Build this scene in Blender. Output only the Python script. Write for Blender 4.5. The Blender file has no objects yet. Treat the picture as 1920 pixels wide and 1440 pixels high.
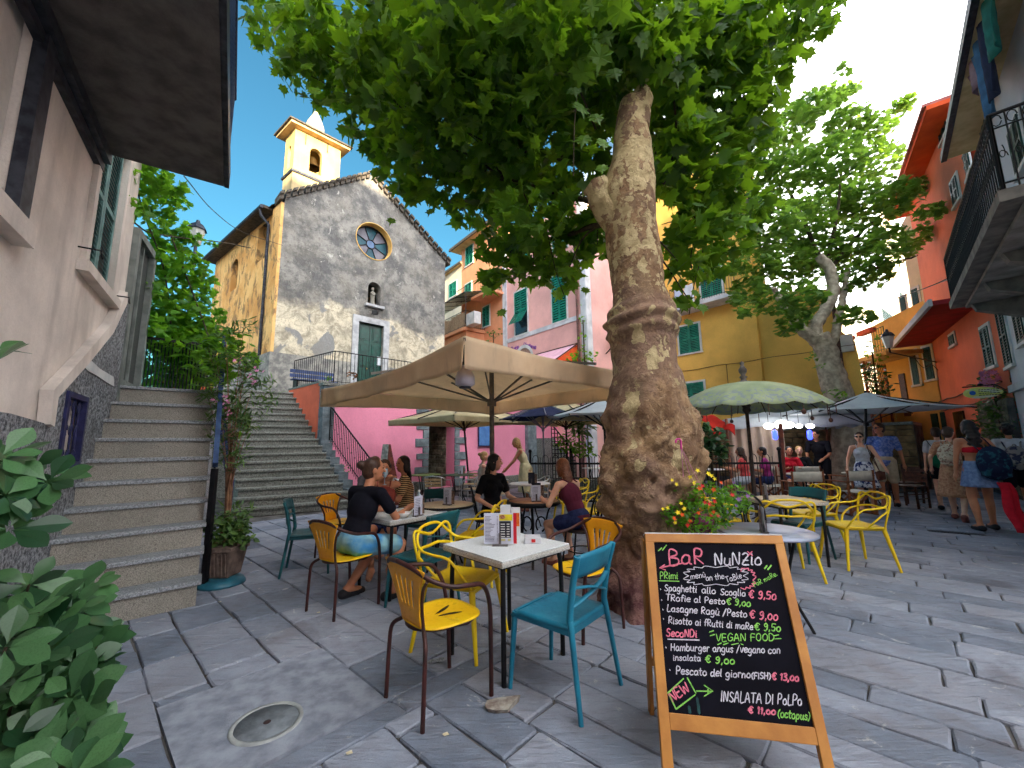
import bpy, math, random
import numpy as np
from math import sin, cos, pi, radians as RAD, hypot, atan2
from mathutils import Vector, Matrix, noise as NZ
from mathutils.geometry import tessellate_polygon
V = Vector
random.seed(7)
SC = bpy.context.scene
COL = SC.collection
# ------------------------------------------------------------------ camera
FPX, CH, TH, ROLL = 760.0, 1.45, RAD(8.5), RAD(0.8)
cam = bpy.data.cameras.new('camera'); cam.sensor_width = 36; cam.lens = 36*FPX/1920
cam.clip_start = 0.05; cam.clip_end = 3000
camo = bpy.data.objects.new('camera', cam); COL.objects.link(camo); SC.camera = camo
_r0, _u0, _f0 = V((1, 0, 0)), V((0, -sin(TH), cos(TH))), V((0, cos(TH), sin(TH)))
_r, _u = cos(ROLL)*_r0 - sin(ROLL)*_u0, sin(ROLL)*_r0 + cos(ROLL)*_u0
mm = Matrix((_r, _u, -_f0)).transposed().to_4x4(); mm.translation = V((0, 0, CH)); camo.matrix_world = mm
# ------------------------------------------------------------------ world, sun, exposure
SUN_AZ, SUN_EL = RAD(150), RAD(9)      # azimuth measured from +Y towards +X
w = bpy.data.worlds.new('World'); SC.world = w; w.use_nodes = True
nt = w.node_tree; nt.nodes.clear()
sky = nt.nodes.new('ShaderNodeTexSky'); sky.sky_type = 'NISHITA'; sky.sun_disc = False
sky.sun_elevation = SUN_EL; sky.sun_rotation = SUN_AZ; sky.air_density = 1.1; sky.dust_density = 1.0; sky.ozone_density = 1.5
tc = nt.nodes.new('ShaderNodeTexCoord')
sp = nt.nodes.new('ShaderNodeSeparateXYZ'); nt.links.new(tc.outputs['Generated'], sp.inputs[0])
def wmath(op, a, b=None, c=None):
    n = nt.nodes.new('ShaderNodeMath'); n.operation = op
    for i, q in enumerate((a, b, c)):
        if q is None: continue
        if hasattr(q, 'links'): nt.links.new(q, n.inputs[i])
        else: n.inputs[i].default_value = q
    return n.outputs[0]
nz = nt.nodes.new('ShaderNodeTexNoise'); nz.inputs['Scale'].default_value = 2.6; nz.inputs['Detail'].default_value = 7; nz.inputs['Roughness'].default_value = .55
mp = nt.nodes.new('ShaderNodeMapping'); mp.inputs['Scale'].default_value = (1, 1, 2.6)
nt.links.new(tc.outputs['Generated'], mp.inputs[0]); nt.links.new(mp.outputs[0], nz.inputs['Vector'])
# thin cloud veil, thicker toward +X and toward the horizon
veil = wmath('ADD', wmath('MULTIPLY', sp.outputs[0], 1.9), wmath('MULTIPLY', wmath('SUBTRACT', nz.outputs[0], .5), 2.6))
veil = wmath('ADD', veil, wmath('MULTIPLY', wmath('SUBTRACT', .42, sp.outputs[2]), .6))
veil = wmath('ADD', veil, wmath('MULTIPLY', wmath('MAXIMUM', wmath('MULTIPLY', sp.outputs[1], -1), -.15), 1.6))
mr = nt.nodes.new('ShaderNodeMapRange'); mr.inputs['From Min'].default_value = -.05; mr.inputs['From Max'].default_value = .75
mr.interpolation_type = 'SMOOTHSTEP'; nt.links.new(veil, mr.inputs['Value'])
skm = nt.nodes.new('ShaderNodeMix'); skm.data_type = 'RGBA'; skm.blend_type = 'MULTIPLY'; skm.inputs[0].default_value = 1
nt.links.new(sky.outputs[0], skm.inputs[6]); skm.inputs[7].default_value = (.075, .168, .19, 1)
mx = nt.nodes.new('ShaderNodeMix'); mx.data_type = 'RGBA'
nt.links.new(mr.outputs[0], mx.inputs[0]); nt.links.new(skm.outputs[2], mx.inputs[6]); mx.inputs[7].default_value = (3.0, 3.0, 3.08, 1)
bg = nt.nodes.new('ShaderNodeBackground'); nt.links.new(mx.outputs[2], bg.inputs[0]); bg.inputs[1].default_value = .14
wo = nt.nodes.new('ShaderNodeOutputWorld'); nt.links.new(bg.outputs[0], wo.inputs[0])
sl = bpy.data.lights.new('sun', 'SUN'); sl.energy = 2.0; sl.angle = RAD(.5); sl.color = (1, .80, .52)
so = bpy.data.objects.new('sun', sl); COL.objects.link(so)
sd = V((sin(SUN_AZ)*cos(SUN_EL), cos(SUN_AZ)*cos(SUN_EL), sin(SUN_EL)))
so.rotation_euler = sd.to_track_quat('Z', 'Y').to_euler(); so.location = (10, -20, 30)
vs = SC.view_settings; SC.display_settings.display_device = 'sRGB'
vs.view_transform = 'Standard'; vs.look = 'None'; vs.gamma = 1; vs.use_curve_mapping = False; vs.exposure = 3.6
cy = SC.cycles
cy.use_denoising = True; cy.max_bounces = 5; cy.diffuse_bounces = 4; cy.glossy_bounces = 2; cy.transmission_bounces = 4; cy.transparent_max_bounces = 6
cy.use_adaptive_sampling = True; cy.adaptive_threshold = .04; cy.caustics_reflective = False; cy.caustics_refractive = False

# ------------------------------------------------------------------ pixel -> world helpers (photo is 1920 x 1440)
def ray(px, py):
    x = (px-960)/FPX; y = (py-720)/FPX; c, s = cos(ROLL), sin(ROLL)
    xr, yr = x*c-y*s, x*s+y*c
    return V((xr, cos(TH)+yr*sin(TH), sin(TH)-yr*cos(TH)))
def G(px, py, z=0.):
    d = ray(px, py); t = (z-CH)/d.z; return V((d.x*t, d.y*t, z))
def PY(px, py, Y):
    d = ray(px, py); return V((0, 0, CH)) + d*(Y/d.y)
def PXY(px, Y, z):      # point at depth Y and height z seen in column px (approx.)
    p = PY(px, 840, Y); q = PY(px, 400, Y); t = (z-p.z)/(q.z-p.z); return p.lerp(q, t)
def proj(p):
    X, Y, Z = p[0], p[1], p[2]-CH
    f = Y*cos(TH)+Z*sin(TH); u = -Y*sin(TH)+Z*cos(TH)
    if f < .05: return (-1e5, -1e5)
    x = X/f; y = -u/f; c, s = cos(ROLL), sin(ROLL)
    return (960+FPX*(x*c+y*s), 720+FPX*(-x*s+y*c))
# ------------------------------------------------------------------ materials
def S(r, g=None, b=None):
    if g is None: r, g, b = r
    f = lambda c: (c/255)/12.92 if c/255 <= .04045 else ((c/255+.055)/1.055)**2.4
    return (f(r), f(g), f(b), 1)
class NT:
    def __init__(s, name):
        s.m = bpy.data.materials.new(name); s.m.use_nodes = True; s.t = s.m.node_tree
        s.b = s.t.nodes['Principled BSDF']; s.out = s.t.nodes['Material Output']
        s.tc = None
    def new(s, t): return s.t.nodes.new('ShaderNode'+t)
    def put(s, i, q):
        if hasattr(q, 'links'): s.t.links.new(q, i)
        else: i.default_value = q
    def co(s, which='Object'):
        if s.tc is None: s.tc = s.new('TexCoord')
        return s.tc.outputs[which]
    def pos(s):
        return s.new('NewGeometry').outputs['Position']
    def noise(s, scale, detail=5, rough=.55, vec=None, dist=0., col=False):
        n = s.new('TexNoise'); n.inputs['Scale'].default_value = scale; n.inputs['Detail'].default_value = detail
        n.inputs['Roughness'].default_value = rough; n.inputs['Distortion'].default_value = dist
        s.t.links.new(vec if vec is not None else s.co(), n.inputs['Vector']); return n.outputs[1 if col else 0]
    def vor(s, scale, vec=None, feature='F1', out='Distance'):
        n = s.new('TexVoronoi'); n.feature = feature; n.inputs['Scale'].default_value = scale
        s.t.links.new(vec if vec is not None else s.co(), n.inputs['Vector']); return n.outputs[out]
    def scale(s, v, vec=None):
        n = s.new('Mapping'); n.inputs['Scale'].default_value = v; s.t.links.new(vec if vec is not None else s.co(), n.inputs[0]); return n.outputs[0]
    def ramp(s, f, a, b, smooth=True):
        n = s.new('MapRange'); n.inputs['From Min'].default_value = a; n.inputs['From Max'].default_value = b
        if smooth: n.interpolation_type = 'SMOOTHSTEP'
        s.put(n.inputs['Value'], f); return n.outputs[0]
    def mix(s, f, a, b, mode='MIX'):
        n = s.new('Mix'); n.data_type = 'RGBA'; n.blend_type = mode
        s.put(n.inputs[0], f); s.put(n.inputs[6], a); s.put(n.inputs[7], b); return n.outputs[2]
    def math(s, op, a, b=0., clamp=False):
        n = s.new('Math'); n.operation = op; n.use_clamp = clamp; s.put(n.inputs[0], a); s.put(n.inputs[1], b); return n.outputs[0]
    def sep(s, vec):
        n = s.new('SeparateXYZ'); s.t.links.new(vec, n.inputs[0]); return n.outputs
    def attr(s, name):
        n = s.new('Attribute'); n.attribute_name = name; return n.outputs['Fac']
    def bump(s, h, strength=.4, dist=.01):
        n = s.new('Bump'); n.inputs['Strength'].default_value = strength; n.inputs['Distance'].default_value = dist
        s.t.links.new(h, n.inputs['Height']); s.t.links.new(n.outputs[0], s.b.inputs['Normal'])
    def fin(s, col, rough=.7, metal=0., spec=.4):
        s.put(s.b.inputs['Base Color'], col); s.put(s.b.inputs['Roughness'], rough)
        s.b.inputs['Metallic'].default_value = metal; s.b.inputs['Specular IOR Level'].default_value = spec
        return s.m
def mul(c, k): return (c[0]*k, c[1]*k, c[2]*k, 1)
MC = {}
def mat(name, c, c2=None, scale=6., rough=.7, metal=0., bump=.0, bscale=60., bdist=.004, spec=.4, detail=5):
    if name in MC: return MC[name]
    n = NT(name); c2 = c2 or mul(c, .72)
    f = n.ramp(n.noise(scale, detail), .3, .7)
    col = n.mix(f, c2, c)
    if bump: n.bump(n.noise(bscale, 5), bump, bdist)
    MC[name] = n.fin(col, rough, metal, spec); return MC[name]
def plaster(name, c, dirt=.6, scale=1.0, crack=True, stain=None):
    """lime plaster: broad blotches, fine grain, rain streaks"""
    n = NT(name)
    big = n.ramp(n.noise(.9*scale, 6, .6), .32, .68)
    streak = n.ramp(n.noise(2.2*scale, 5, .6, n.scale((1, 1, .16))), .42, .75)
    fine = n.noise(38*scale, 4, .6)
    col = n.mix(big, mul(c, .74), c)
    col = n.mix(n.math('MULTIPLY', streak, dirt*.55), col, stain or mul(c, .42))
    col = n.mix(n.math('MULTIPLY', n.ramp(fine, .35, .75), .22), col, mul(c, .6))
    h = n.math('ADD', n.math('MULTIPLY', n.noise(7*scale, 6, .6), 1.0), n.math('MULTIPLY', fine, .35))
    n.bump(h, .5, .012)
    MC[name] = n.fin(col, .88, 0, .2); return MC[name]

# ------------------------------------------------------------------ mesh builder
def frame_from(d, up=V((0, 0, 1))):
    d = d.normalized()
    if abs(d.dot(up)) > .98: up = V((1, 0, 0))
    x = d.cross(up).normalized(); y = x.cross(d).normalized(); return x, y
def spline(pts, n=6, closed=False):
    pts = [V(p) for p in pts]; out = []; m = len(pts)
    rng = range(m if closed else m-1)
    for i in rng:
        p0 = pts[(i-1) % m] if (closed or i > 0) else pts[0]*2-pts[1]
        p1 = pts[i]; p2 = pts[(i+1) % m]
        p3 = pts[(i+2) % m] if (closed or i+2 < m) else pts[-1]*2-pts[-2]
        for k in range(n):
            t = k/n; out.append(.5*((2*p1)+(-p0+p2)*t+(2*p0-5*p1+4*p2-p3)*t*t+(-p0+3*p1-3*p2+p3)*t**3))
    if not closed: out.append(pts[-1])
    return out
class MB:
    def __init__(s, T=None): s.v = []; s.f = []; s.sm = []; s.mi = []; s.T = T; s.cur = 0; s.uvs = None
    def add(s, vs, fs, smooth=False):
        o = len(s.v)
        s.v += [(s.T @ V(p)) if s.T else V(p) for p in vs]
        for f in fs: s.f.append(tuple(i+o for i in f)); s.sm.append(smooth); s.mi.append(s.cur)
        return s
    def box(s, c, sz, rz=0., R=None):
        x, y, z = sz[0]/2, sz[1]/2, sz[2]/2
        if R is None: R = Matrix.Rotation(rz, 3, 'Z') if rz else None
        vs = [V((a*x, b*y, d*z)) for d in (-1, 1) for b in (-1, 1) for a in (-1, 1)]
        if R is not None: vs = [R @ p for p in vs]
        c = V(c)
        return s.add([p+c for p in vs], [(0, 2, 3, 1), (4, 5, 7, 6), (0, 1, 5, 4), (2, 6, 7, 3), (0, 4, 6, 2), (1, 3, 7, 5)])
    def prism(s, poly, z0, z1):
        """poly: list of xy (ccw), z0/z1 floats or lists"""
        n = len(poly); a = z0 if hasattr(z0, '__len__') else [z0]*n; b = z1 if hasattr(z1, '__len__') else [z1]*n
        vs = [(p[0], p[1], a[i]) for i, p in enumerate(poly)] + [(p[0], p[1], b[i]) for i, p in enumerate(poly)]
        return s.add(vs, [tuple(reversed(range(n))), tuple(range(n, 2*n))] + [(i, (i+1) % n, (i+1) % n+n, i+n) for i in range(n)])
    def bar(s, a, b, w, h, up=V((0, 0, 1))):
        a, b = V(a), V(b); x, y = frame_from(b-a, up)
        x = x*w/2; y = y*h/2
        vs = [a-x-y, a+x-y, a+x+y, a-x+y, b-x-y, b+x-y, b+x+y, b-x+y]
        return s.add(vs, [(0, 1, 2, 3), (7, 6, 5, 4), (0, 4, 5, 1), (1, 5, 6, 2), (2, 6, 7, 3), (3, 7, 4, 0)])
    def tube(s, pts, r, seg=8, closed=False, flat=1.0, caps=True):
        pts = [V(p) for p in pts]; m = len(pts)
        if m < 2: return s
        rs = r if hasattr(r, '__len__') else [r]*m
        d0 = (pts[1]-pts[0]); x, y = frame_from(d0); vs = []; prev = d0.normalized()
        for i, p in enumerate(pts):
            if closed: d = pts[(i+1) % m]-pts[i-1]
            else: d = pts[min(i+1, m-1)]-pts[max(i-1, 0)]
            if d.length < 1e-9: d = prev.copy()
            d.normalize(); q = prev.rotation_difference(d); x = q @ x; y = q @ y; prev = d
            for k in range(seg):
                a = 2*pi*k/seg; vs.append(p + (x*cos(a) + y*sin(a)*flat)*rs[i])
        fs = [(i*seg+k, i*seg+(k+1) % seg, (i+1)*seg+(k+1) % seg, (i+1)*seg+k) for i in range(m-1) for k in range(seg)]
        if closed: fs += [((m-1)*seg+k, (m-1)*seg+(k+1) % seg, (k+1) % seg, k) for k in range(seg)]
        s.add(vs, fs, True)
        if caps and not closed:
            s.add(vs[:seg], [tuple(reversed(range(seg)))]); s.add(vs[-seg:], [tuple(range(seg))])
        return s
    def lathe(s, prof, c=(0, 0, 0), seg=20, a0=0., a1=2*pi, smooth=True):
        c = V(c); full = abs(a1-a0-2*pi) < 1e-6; n = seg if full else seg+1; m = len(prof); vs = []
        for r, z in prof:
            for k in range(n):
                a = a0+(a1-a0)*k/seg; vs.append(c+V((r*cos(a), r*sin(a), z)))
        fs = []
        for i in range(m-1):
            for k in range(seg):
                k2 = (k+1) % n; fs.append((i*n+k, i*n+k2, (i+1)*n+k2, (i+1)*n+k))
        return s.add(vs, fs, smooth)
    def ball(s, c, r, R=None, seg=12, rings=8):
        r = r if hasattr(r, '__len__') else (r, r, r); c = V(c); vs = []
        for i in range(rings+1):
            t = pi*i/rings
            for k in range(seg):
                a = 2*pi*k/seg; p = V((r[0]*sin(t)*cos(a), r[1]*sin(t)*sin(a), r[2]*cos(t)))
                vs.append(c+(R @ p if R else p))
        return s.add(vs, [(i*seg+k, (i+1)*seg+k, (i+1)*seg+(k+1) % seg, i*seg+(k+1) % seg) for i in range(rings) for k in range(seg)], True)
    def caps(s, a, b, ra, rb, seg=10, sx=1., up=V((0, 0, 1))):
        """closed tapered capsule"""
        a, b = V(a), V(b); d = (b-a).normalized(); pts = []; rs = []
        for k in range(5):
            t = pi/2*k/4; pts.append(a-d*ra*cos(t)); rs.append(max(ra*sin(t), 1e-4))
        for k in range(1, 5):
            t = k/5; pts.append(a.lerp(b, t)); rs.append(ra+(rb-ra)*t)
        for k in range(5):
            t = pi/2*k/4; pts.append(b+d*rb*sin(t)); rs.append(max(rb*cos(t), 1e-4))
        x, y = frame_from(d, up); vs = []
        for p, r in zip(pts, rs):
            for k in range(seg):
                q = 2*pi*k/seg; vs.append(p+x*cos(q)*r*sx+y*sin(q)*r)
        m = len(pts)
        fs = [(i*seg+k, i*seg+(k+1) % seg, (i+1)*seg+(k+1) % seg, (i+1)*seg+k) for i in range(m-1) for k in range(seg)]
        return s.add(vs, fs+[tuple(reversed(range(seg))), tuple(range((m-1)*seg, m*seg))], True)
    def grid(s, fn, nu, nv, skip=None, smooth=True, th=0.):
        """surface fn(u,v) u,v in 0..1; th: thickness along the mean normal via duplicate sheet"""
        P = [[V(fn(i/nu, j/nv)) for i in range(nu+1)] for j in range(nv+1)]
        vs = [p for row in P for p in row]; W = nu+1
        cells = [(i, j) for j in range(nv) for i in range(nu) if not (skip and skip(i, j))]
        fs = [(j*W+i, j*W+i+1, (j+1)*W+i+1, (j+1)*W+i) for i, j in cells]
        if not th: return s.add(vs, fs, smooth)
        nr = [V((0, 0, 0)) for _ in vs]
        for f in fs:
            n = (vs[f[1]]-vs[f[0]]).cross(vs[f[3]]-vs[f[0]])
            for i in f: nr[i] += n
        nr = [n.normalized() if n.length > 0 else V((0, 0, 1)) for n in nr]
        N = len(vs); vs2 = vs+[p-n*th for p, n in zip(vs, nr)]
        fs2 = fs+[tuple(reversed([i+N for i in f])) for f in fs]
        from collections import Counter
        ed = Counter()
        for f in fs:
            for a, b in zip(f, f[1:]+f[:1]): ed[(a, b)] += 1
        for (a, b) in list(ed):
            if (b, a) not in ed: fs2.append((b, a, a+N, b+N))
        return s.add(vs2, fs2, smooth)
    def obj(s, name, mats, parent=None, bevel=0., subsurf=0, solid=0., **props):
        me = bpy.data.meshes.new(name); me.from_pydata([tuple(p) for p in s.v], [], s.f)
        if s.f:
            me.polygons.foreach_set('use_smooth', s.sm); me.polygons.foreach_set('material_index', s.mi)
        for m in (mats if isinstance(mats, (list, tuple)) else [mats]): me.materials.append(m)
        me.update()
        return link(name, me, parent, bevel, subsurf, solid, **props)
def link(name, me, parent=None, bevel=0., subsurf=0, solid=0., **props):
    o = bpy.data.objects.new(name, me); COL.objects.link(o)
    if parent is not None:
        o.parent = parent
        if parent.type == 'EMPTY':
            pm = Matrix.Translation(parent.location) @ parent.rotation_euler.to_matrix().to_4x4()
            o.matrix_parent_inverse = pm.inverted()
    if solid:
        q = o.modifiers.new('solid', 'SOLIDIFY'); q.thickness = solid; q.offset = 0
    if bevel:
        q = o.modifiers.new('bevel', 'BEVEL'); q.width = bevel; q.segments = 2; q.limit_method = 'ANGLE'; q.angle_limit = RAD(40)
    if subsurf:
        q = o.modifiers.new('sub', 'SUBSURF'); q.levels = subsurf; q.render_levels = subsurf
    for k, x in props.items(): o[k] = x
    return o
def thing(name, label, cat, loc=(0, 0, 0), rz=0., group=None):
    o = bpy.data.objects.new(name, None); COL.objects.link(o); o.location = V(loc); o.rotation_euler = (0, 0, rz); o.empty_display_size = .1
    o['label'] = label; o['category'] = cat
    if group: o['group'] = group
    return o
KIDS = {}
def kids(o): return [c for c in o.children]
def copy_tree(o, loc, rz, label, group=None, scale=None):
    def rec(q, parent):
        c = q.copy(); COL.objects.link(c)
        if parent is not None: c.parent = parent
        for ch in kids(q): rec(ch, c)
        return c
    r = rec(o, None); r.location = V(loc); r.rotation_euler = (0, 0, rz); r['label'] = label
    if group: r['group'] = group
    if scale: r.scale = scale
    return r
# ------------------------------------------------------------------ walls in a facade frame
class Wall:
    """vertical plane from ground point A toward B; d>0 is outward (toward the camera side)"""
    def __init__(s, A, B):
        s.A = V((A[0], A[1], 0)); e = V((B[0]-A[0], B[1]-A[1], 0)); s.L = e.length; s.e = e.normalized()
        n = V((s.e.y, -s.e.x, 0))
        if n.dot(-s.A) < 0: n = -n
        s.n = n
        s.flip = s.e.cross(V((0, 0, 1))).dot(n) < 0
    def p(s, a, d, z): return s.A+s.e*a+s.n*d+V((0, 0, z))
    def px(s, x, y):
        r = ray(x, y); o = V((0, 0, CH)); t = (s.A-o).dot(s.n)/r.dot(s.n); q = o+r*t
        return ((q-s.A).dot(s.e), q.z)
    def box(s, mb, a0, a1, d0, d1, z0, z1):
        vs = [s.p(a, d, z) for z in (z0, z1) for d in (d0, d1) for a in (a0, a1)]
        f = [(0, 2, 3, 1), (4, 5, 7, 6), (0, 1, 5, 4), (2, 6, 7, 3), (0, 4, 6, 2), (1, 3, 7, 5)]
        if not s.flip: pass
        mb.add(vs, f); return mb
    def sheet(s, mb, outer, holes=(), th=.3, d=0., back=False):
        """polygon (a,z) with holes, reveals go back th"""
        loops = [[V((a, z, 0)) for a, z in outer]]+[[V((a, z, 0)) for a, z in h] for h in holes]
        flat = [p for l in loops for p in l]
        tr = tessellate_polygon(loops)
        mb.add([s.p(p.x, d, p.y) for p in flat], [tuple(t) for t in tr])
        for l in loops[1:] + ([loops[0]] if back else []):
            n = len(l)
            mb.add([s.p(p.x, d, p.y) for p in l]+[s.p(p.x, d-th, p.y) for p in l], [(i, (i+1) % n, (i+1) % n+n, i+n) for i in range(n)])
        if back: mb.add([s.p(p.x, d-th, p.y) for p in flat], [tuple(t) for t in tr])
        return mb
def arch(a0, a1, z0, zs, n=10):
    """opening outline with a round head springing at zs"""
    r = (a1-a0)/2; c = (a0+a1)/2
    return [(a0, z0), (a1, z0)]+[(c+r*cos(pi*k/n), zs+r*sin(pi*k/n)) for k in range(n+1)]
# =================================================================== MATERIALS
m_black = mat('black_iron', S(24, 24, 28), S(14, 14, 17), 20, .45, .3, .15, 120, .001)
m_grey_iron = mat('grey_iron', S(70, 74, 84), S(40, 42, 52), 12, .5, .4)
m_dwood = mat('dark_wood', S(92, 52, 30), S(50, 28, 18), 14, .55, 0, .3, 60)
m_green = mat('green_shutter', S(16, 128, 104), S(8, 96, 82), 5, .5, 0, .1, 80, .002)
m_dgreen = mat('dark_green_shutter', S(26, 66, 60), S(16, 44, 42), 5, .5)
m_churchdoor = mat('green_door', S(14, 74, 62), S(8, 50, 44), 6, .35, 0, .2, 60, .002, .5)
m_white = mat('white_paint', S(214, 214, 212), S(186, 188, 190), 3, .6)
m_pilaster = mat('pale_pilaster', S(214, 216, 222), S(178, 182, 190), 2, .8)
m_glassd = mat('dark_pane', S(22, 28, 34), S(12, 16, 20), 2, .12, 0, 0, 60, .004, .8)
m_tile = mat('roof_stone', S(96, 88, 78), S(58, 54, 50), 9, .85, 0, .6, 40, .01)
m_soffit = mat('eave_soffit', S(206, 178, 128), S(176, 142, 92), 2.5, .85)
# paving stones: cool blue grey sandstone, per-stone tint from the attribute rnd
def paving_mat():
    n = NT('paving_stone'); P = n.pos(); r = n.attr('rnd')
    big = n.ramp(n.noise(1.1, 6, .6, P), .35, .68)
    mid = n.ramp(n.noise(7, 6, .65, P), .36, .7)
    grain = n.noise(130, 3, .6, P)
    rot = n.new('Mapping'); rot.inputs['Rotation'].default_value = (0, 0, RAD(43)); rot.inputs['Scale'].default_value = (2.2, 16, 6); n.t.links.new(P, rot.inputs[0])
    chisel = n.noise(1.6, 5, .6, rot.outputs[0])
    c = n.mix(big, S(124, 138, 158), S(168, 178, 196))
    c = n.mix(n.math('MULTIPLY', mid, .45), c, S(118, 118, 128))
    c = n.mix(n.math('MULTIPLY', n.ramp(r, 0, 1, False), .5), c, S(150, 148, 152))
    c = n.mix(n.math('MULTIPLY', n.ramp(n.noise(2.4, 3, .5, P), .56, .72), .35), c, S(116, 104, 100))
    c = n.mix(n.math('MULTIPLY', n.ramp(grain, .55, .8), .4), c, S(60, 62, 72))
    c = n.mix(n.math('MULTIPLY', n.ramp(grain, .42, .2), .3), c, S(182, 186, 196))
    k = n.math('ADD', n.math('MULTIPLY', r, .62), .60)
    c = n.mix(1., c, n.mix(k, (0, 0, 0, 1), (1, 1, 1, 1)), 'MULTIPLY')
    c = n.mix(n.math('MULTIPLY', n.ramp(n.noise(.75, 7, .7, P, .4), .52, .66), .5), c, S(84, 84, 92)); c = n.mix(n.math('MULTIPLY', n.ramp(n.noise(5.2, 7, .75, P, .8), .60, .68), .55), c, S(206, 204, 200)); c = n.mix(n.math('MULTIPLY', n.ramp(chisel, .56, .66), .4), c, S(88, 90, 98))
    h = n.math('ADD', n.math('MULTIPLY', chisel, 1.6), n.math('MULTIPLY', grain, .18))
    h = n.math('ADD', h, n.math('MULTIPLY', n.noise(22, 4, .6, P), .5))
    n.bump(h, .75, .016)
    return n.fin(c, .62, 0, .35)
m_pave = paving_mat()
m_mortar = mat('mortar', S(112, 108, 104), S(52, 50, 50), 3, .95, 0, .8, 90, .006)
def church_mat():
    n = NT('church_facade'); P = n.pos(); z = n.sep(P)[2]
    edge = n.math('ADD', z, n.math('MULTIPLY', n.noise(.55, 6, .65, P), 3.4))
    top = n.ramp(edge, 7.9, 8.5)                      # grey render above, peeled below
    g = n.mix(n.ramp(n.noise(1.6, 8, .7, P), .38, .62), S(98, 98, 98), S(146, 144, 138))
    g = n.mix(n.math('MULTIPLY', n.ramp(n.noise(5.5, 8, .75, P, .6), .5, .62), .6), g, S(86, 84, 82))
    g = n.mix(n.ramp(n.noise(2.3, 7, .7, n.scale((1, 1, .8), P), 1.2), .61, .67), g, S(176, 174, 166))
    lo = n.mix(n.ramp(n.noise(2.6, 8, .7, P, .8), .36, .6), S(156, 148, 130), S(216, 206, 182))
    lo = n.mix(n.math('MULTIPLY', n.ramp(n.noise(9, 6, .7, n.scale((1, 1, 1.8), P), 1.5), .54, .62), .6), lo, S(140, 130, 114))
    lo = n.mix(n.ramp(n.noise(.9, 5, .6, P, .7), .58, .62), lo, S(140, 140, 138))
    c = n.mix(top, lo, g); c = n.mix(n.math('MULTIPLY', n.ramp(n.noise(1.1, 5, .6, P), .4, .7), .35), c, S(128, 122, 110))
    c = n.mix(n.ramp(z, 4.72, 4.66), c, n.mix(n.ramp(n.noise(3, 7, .7, P), .4, .6), S(118, 118, 116), S(160, 158, 150)))
    n.bump(n.math('ADD', n.noise(9, 8, .75, P), n.math('MULTIPLY', top, .35)), .9, .05)
    return n.fin(c, .92, 0, .15)
m_church = church_mat()
def church_side():
    n = NT('church_side'); P = n.pos()
    c = n.mix(n.ramp(n.noise(.8, 6, .6, P), .35, .65), S(206, 152, 88), S(232, 190, 124))
    c = n.mix(n.math('MULTIPLY', n.ramp(n.noise(3.2, 8, .7, n.scale((1, 1, .45), P), .8), .5, .6), .8), c, S(118, 96, 74))
    c = n.mix(n.ramp(n.sep(P)[2], 4.72, 4.66), c, S(132, 126, 118))
    n.bump(n.noise(8, 8, .7, P), .7, .04)
    return n.fin(c, .9, 0, .15)
m_cside = church_side()
m_tower = plaster('tower_plaster', S(212, 182, 118), .5, 1, stain=S(120, 104, 72))
m_towerside = plaster('tower_base_plaster', S(196, 176, 132), .9, 1, stain=S(90, 84, 70))
m_pink = plaster('pink_house_plaster', S(244, 188, 182), .14, .6)
m_pinkwall = plaster('hot_pink_wall', S(240, 150, 178), .1, .5)
m_orange = plaster('orange_house_plaster', S(234, 166, 126), .2, .7)
m_yellow = plaster('yellow_house_plaster', S(240, 194, 100), .2, .6)
m_yellow2 = plaster('old_yellow_plaster', S(226, 182, 104), .45, .8)
m_red = plaster('red_house_plaster', S(232, 130, 98), .15, .6)
m_whitehouse = plaster('white_house_plaster', S(214, 216, 226), .25, .5)
m_cream = plaster('cream_house_plaster', S(226, 214, 188), .2, .6)
m_salmon = plaster('salmon_parapet', S(238, 122, 92), .3, 1)
m_house = plaster('left_house_plaster', S(240, 228, 218), .6, 1.6, stain=S(128, 116, 108))
m_rough = None
def rough_mat():
    n = NT('grey_roughcast'); P = n.pos()
    f = n.noise(30, 5, .7, P); b = n.noise(2.4, 5, .6, P)
    c = n.mix(n.ramp(f, .38, .62), S(84, 86, 90), S(168, 170, 174)); c = n.mix(n.math('MULTIPLY', n.ramp(b, .4, .7), .4), c, S(96, 92, 90))
    n.bump(f, 1, .03); return n.fin(c, .95, 0, .1)
m_rough = rough_mat()
def speckle(name, a, b, c, sc=160):
    n = NT(name); P = n.co()
    f = n.noise(sc, 3, .7, P); col = n.mix(n.ramp(f, .42, .58), a, b); col = n.mix(n.ramp(n.noise(sc*.6, 3, .6, P), .6, .7), col, c)
    col = n.mix(n.math('MULTIPLY', n.ramp(n.noise(2.2, 5, .6, P), .4, .75), .5), col, mul(a, .8))
    return n.fin(col, .55, 0, .4)
m_riser = speckle('granite_riser', S(116, 112, 102), S(158, 152, 142), S(80, 76, 70), 130)
m_tread = speckle('slate_tread', S(112, 116, 120), S(158, 162, 166), S(78, 80, 84), 70)
m_step2 = speckle('stone_step', S(92, 94, 88), S(132, 134, 128), S(66, 66, 60), 30)
m_quoin = mat('grey_quoin', S(124, 136, 142), S(88, 98, 104), 5, .85, 0, .7, 30, .015)
m_rubble = mat('rubble_stone', S(140, 132, 112), S(86, 80, 66), 4, .9, 0, .8, 25, .02)
m_rubble2 = mat('rubble_brown', S(150, 122, 84), S(92, 72, 48), 4, .9, 0, .8, 25, .02)

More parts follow.
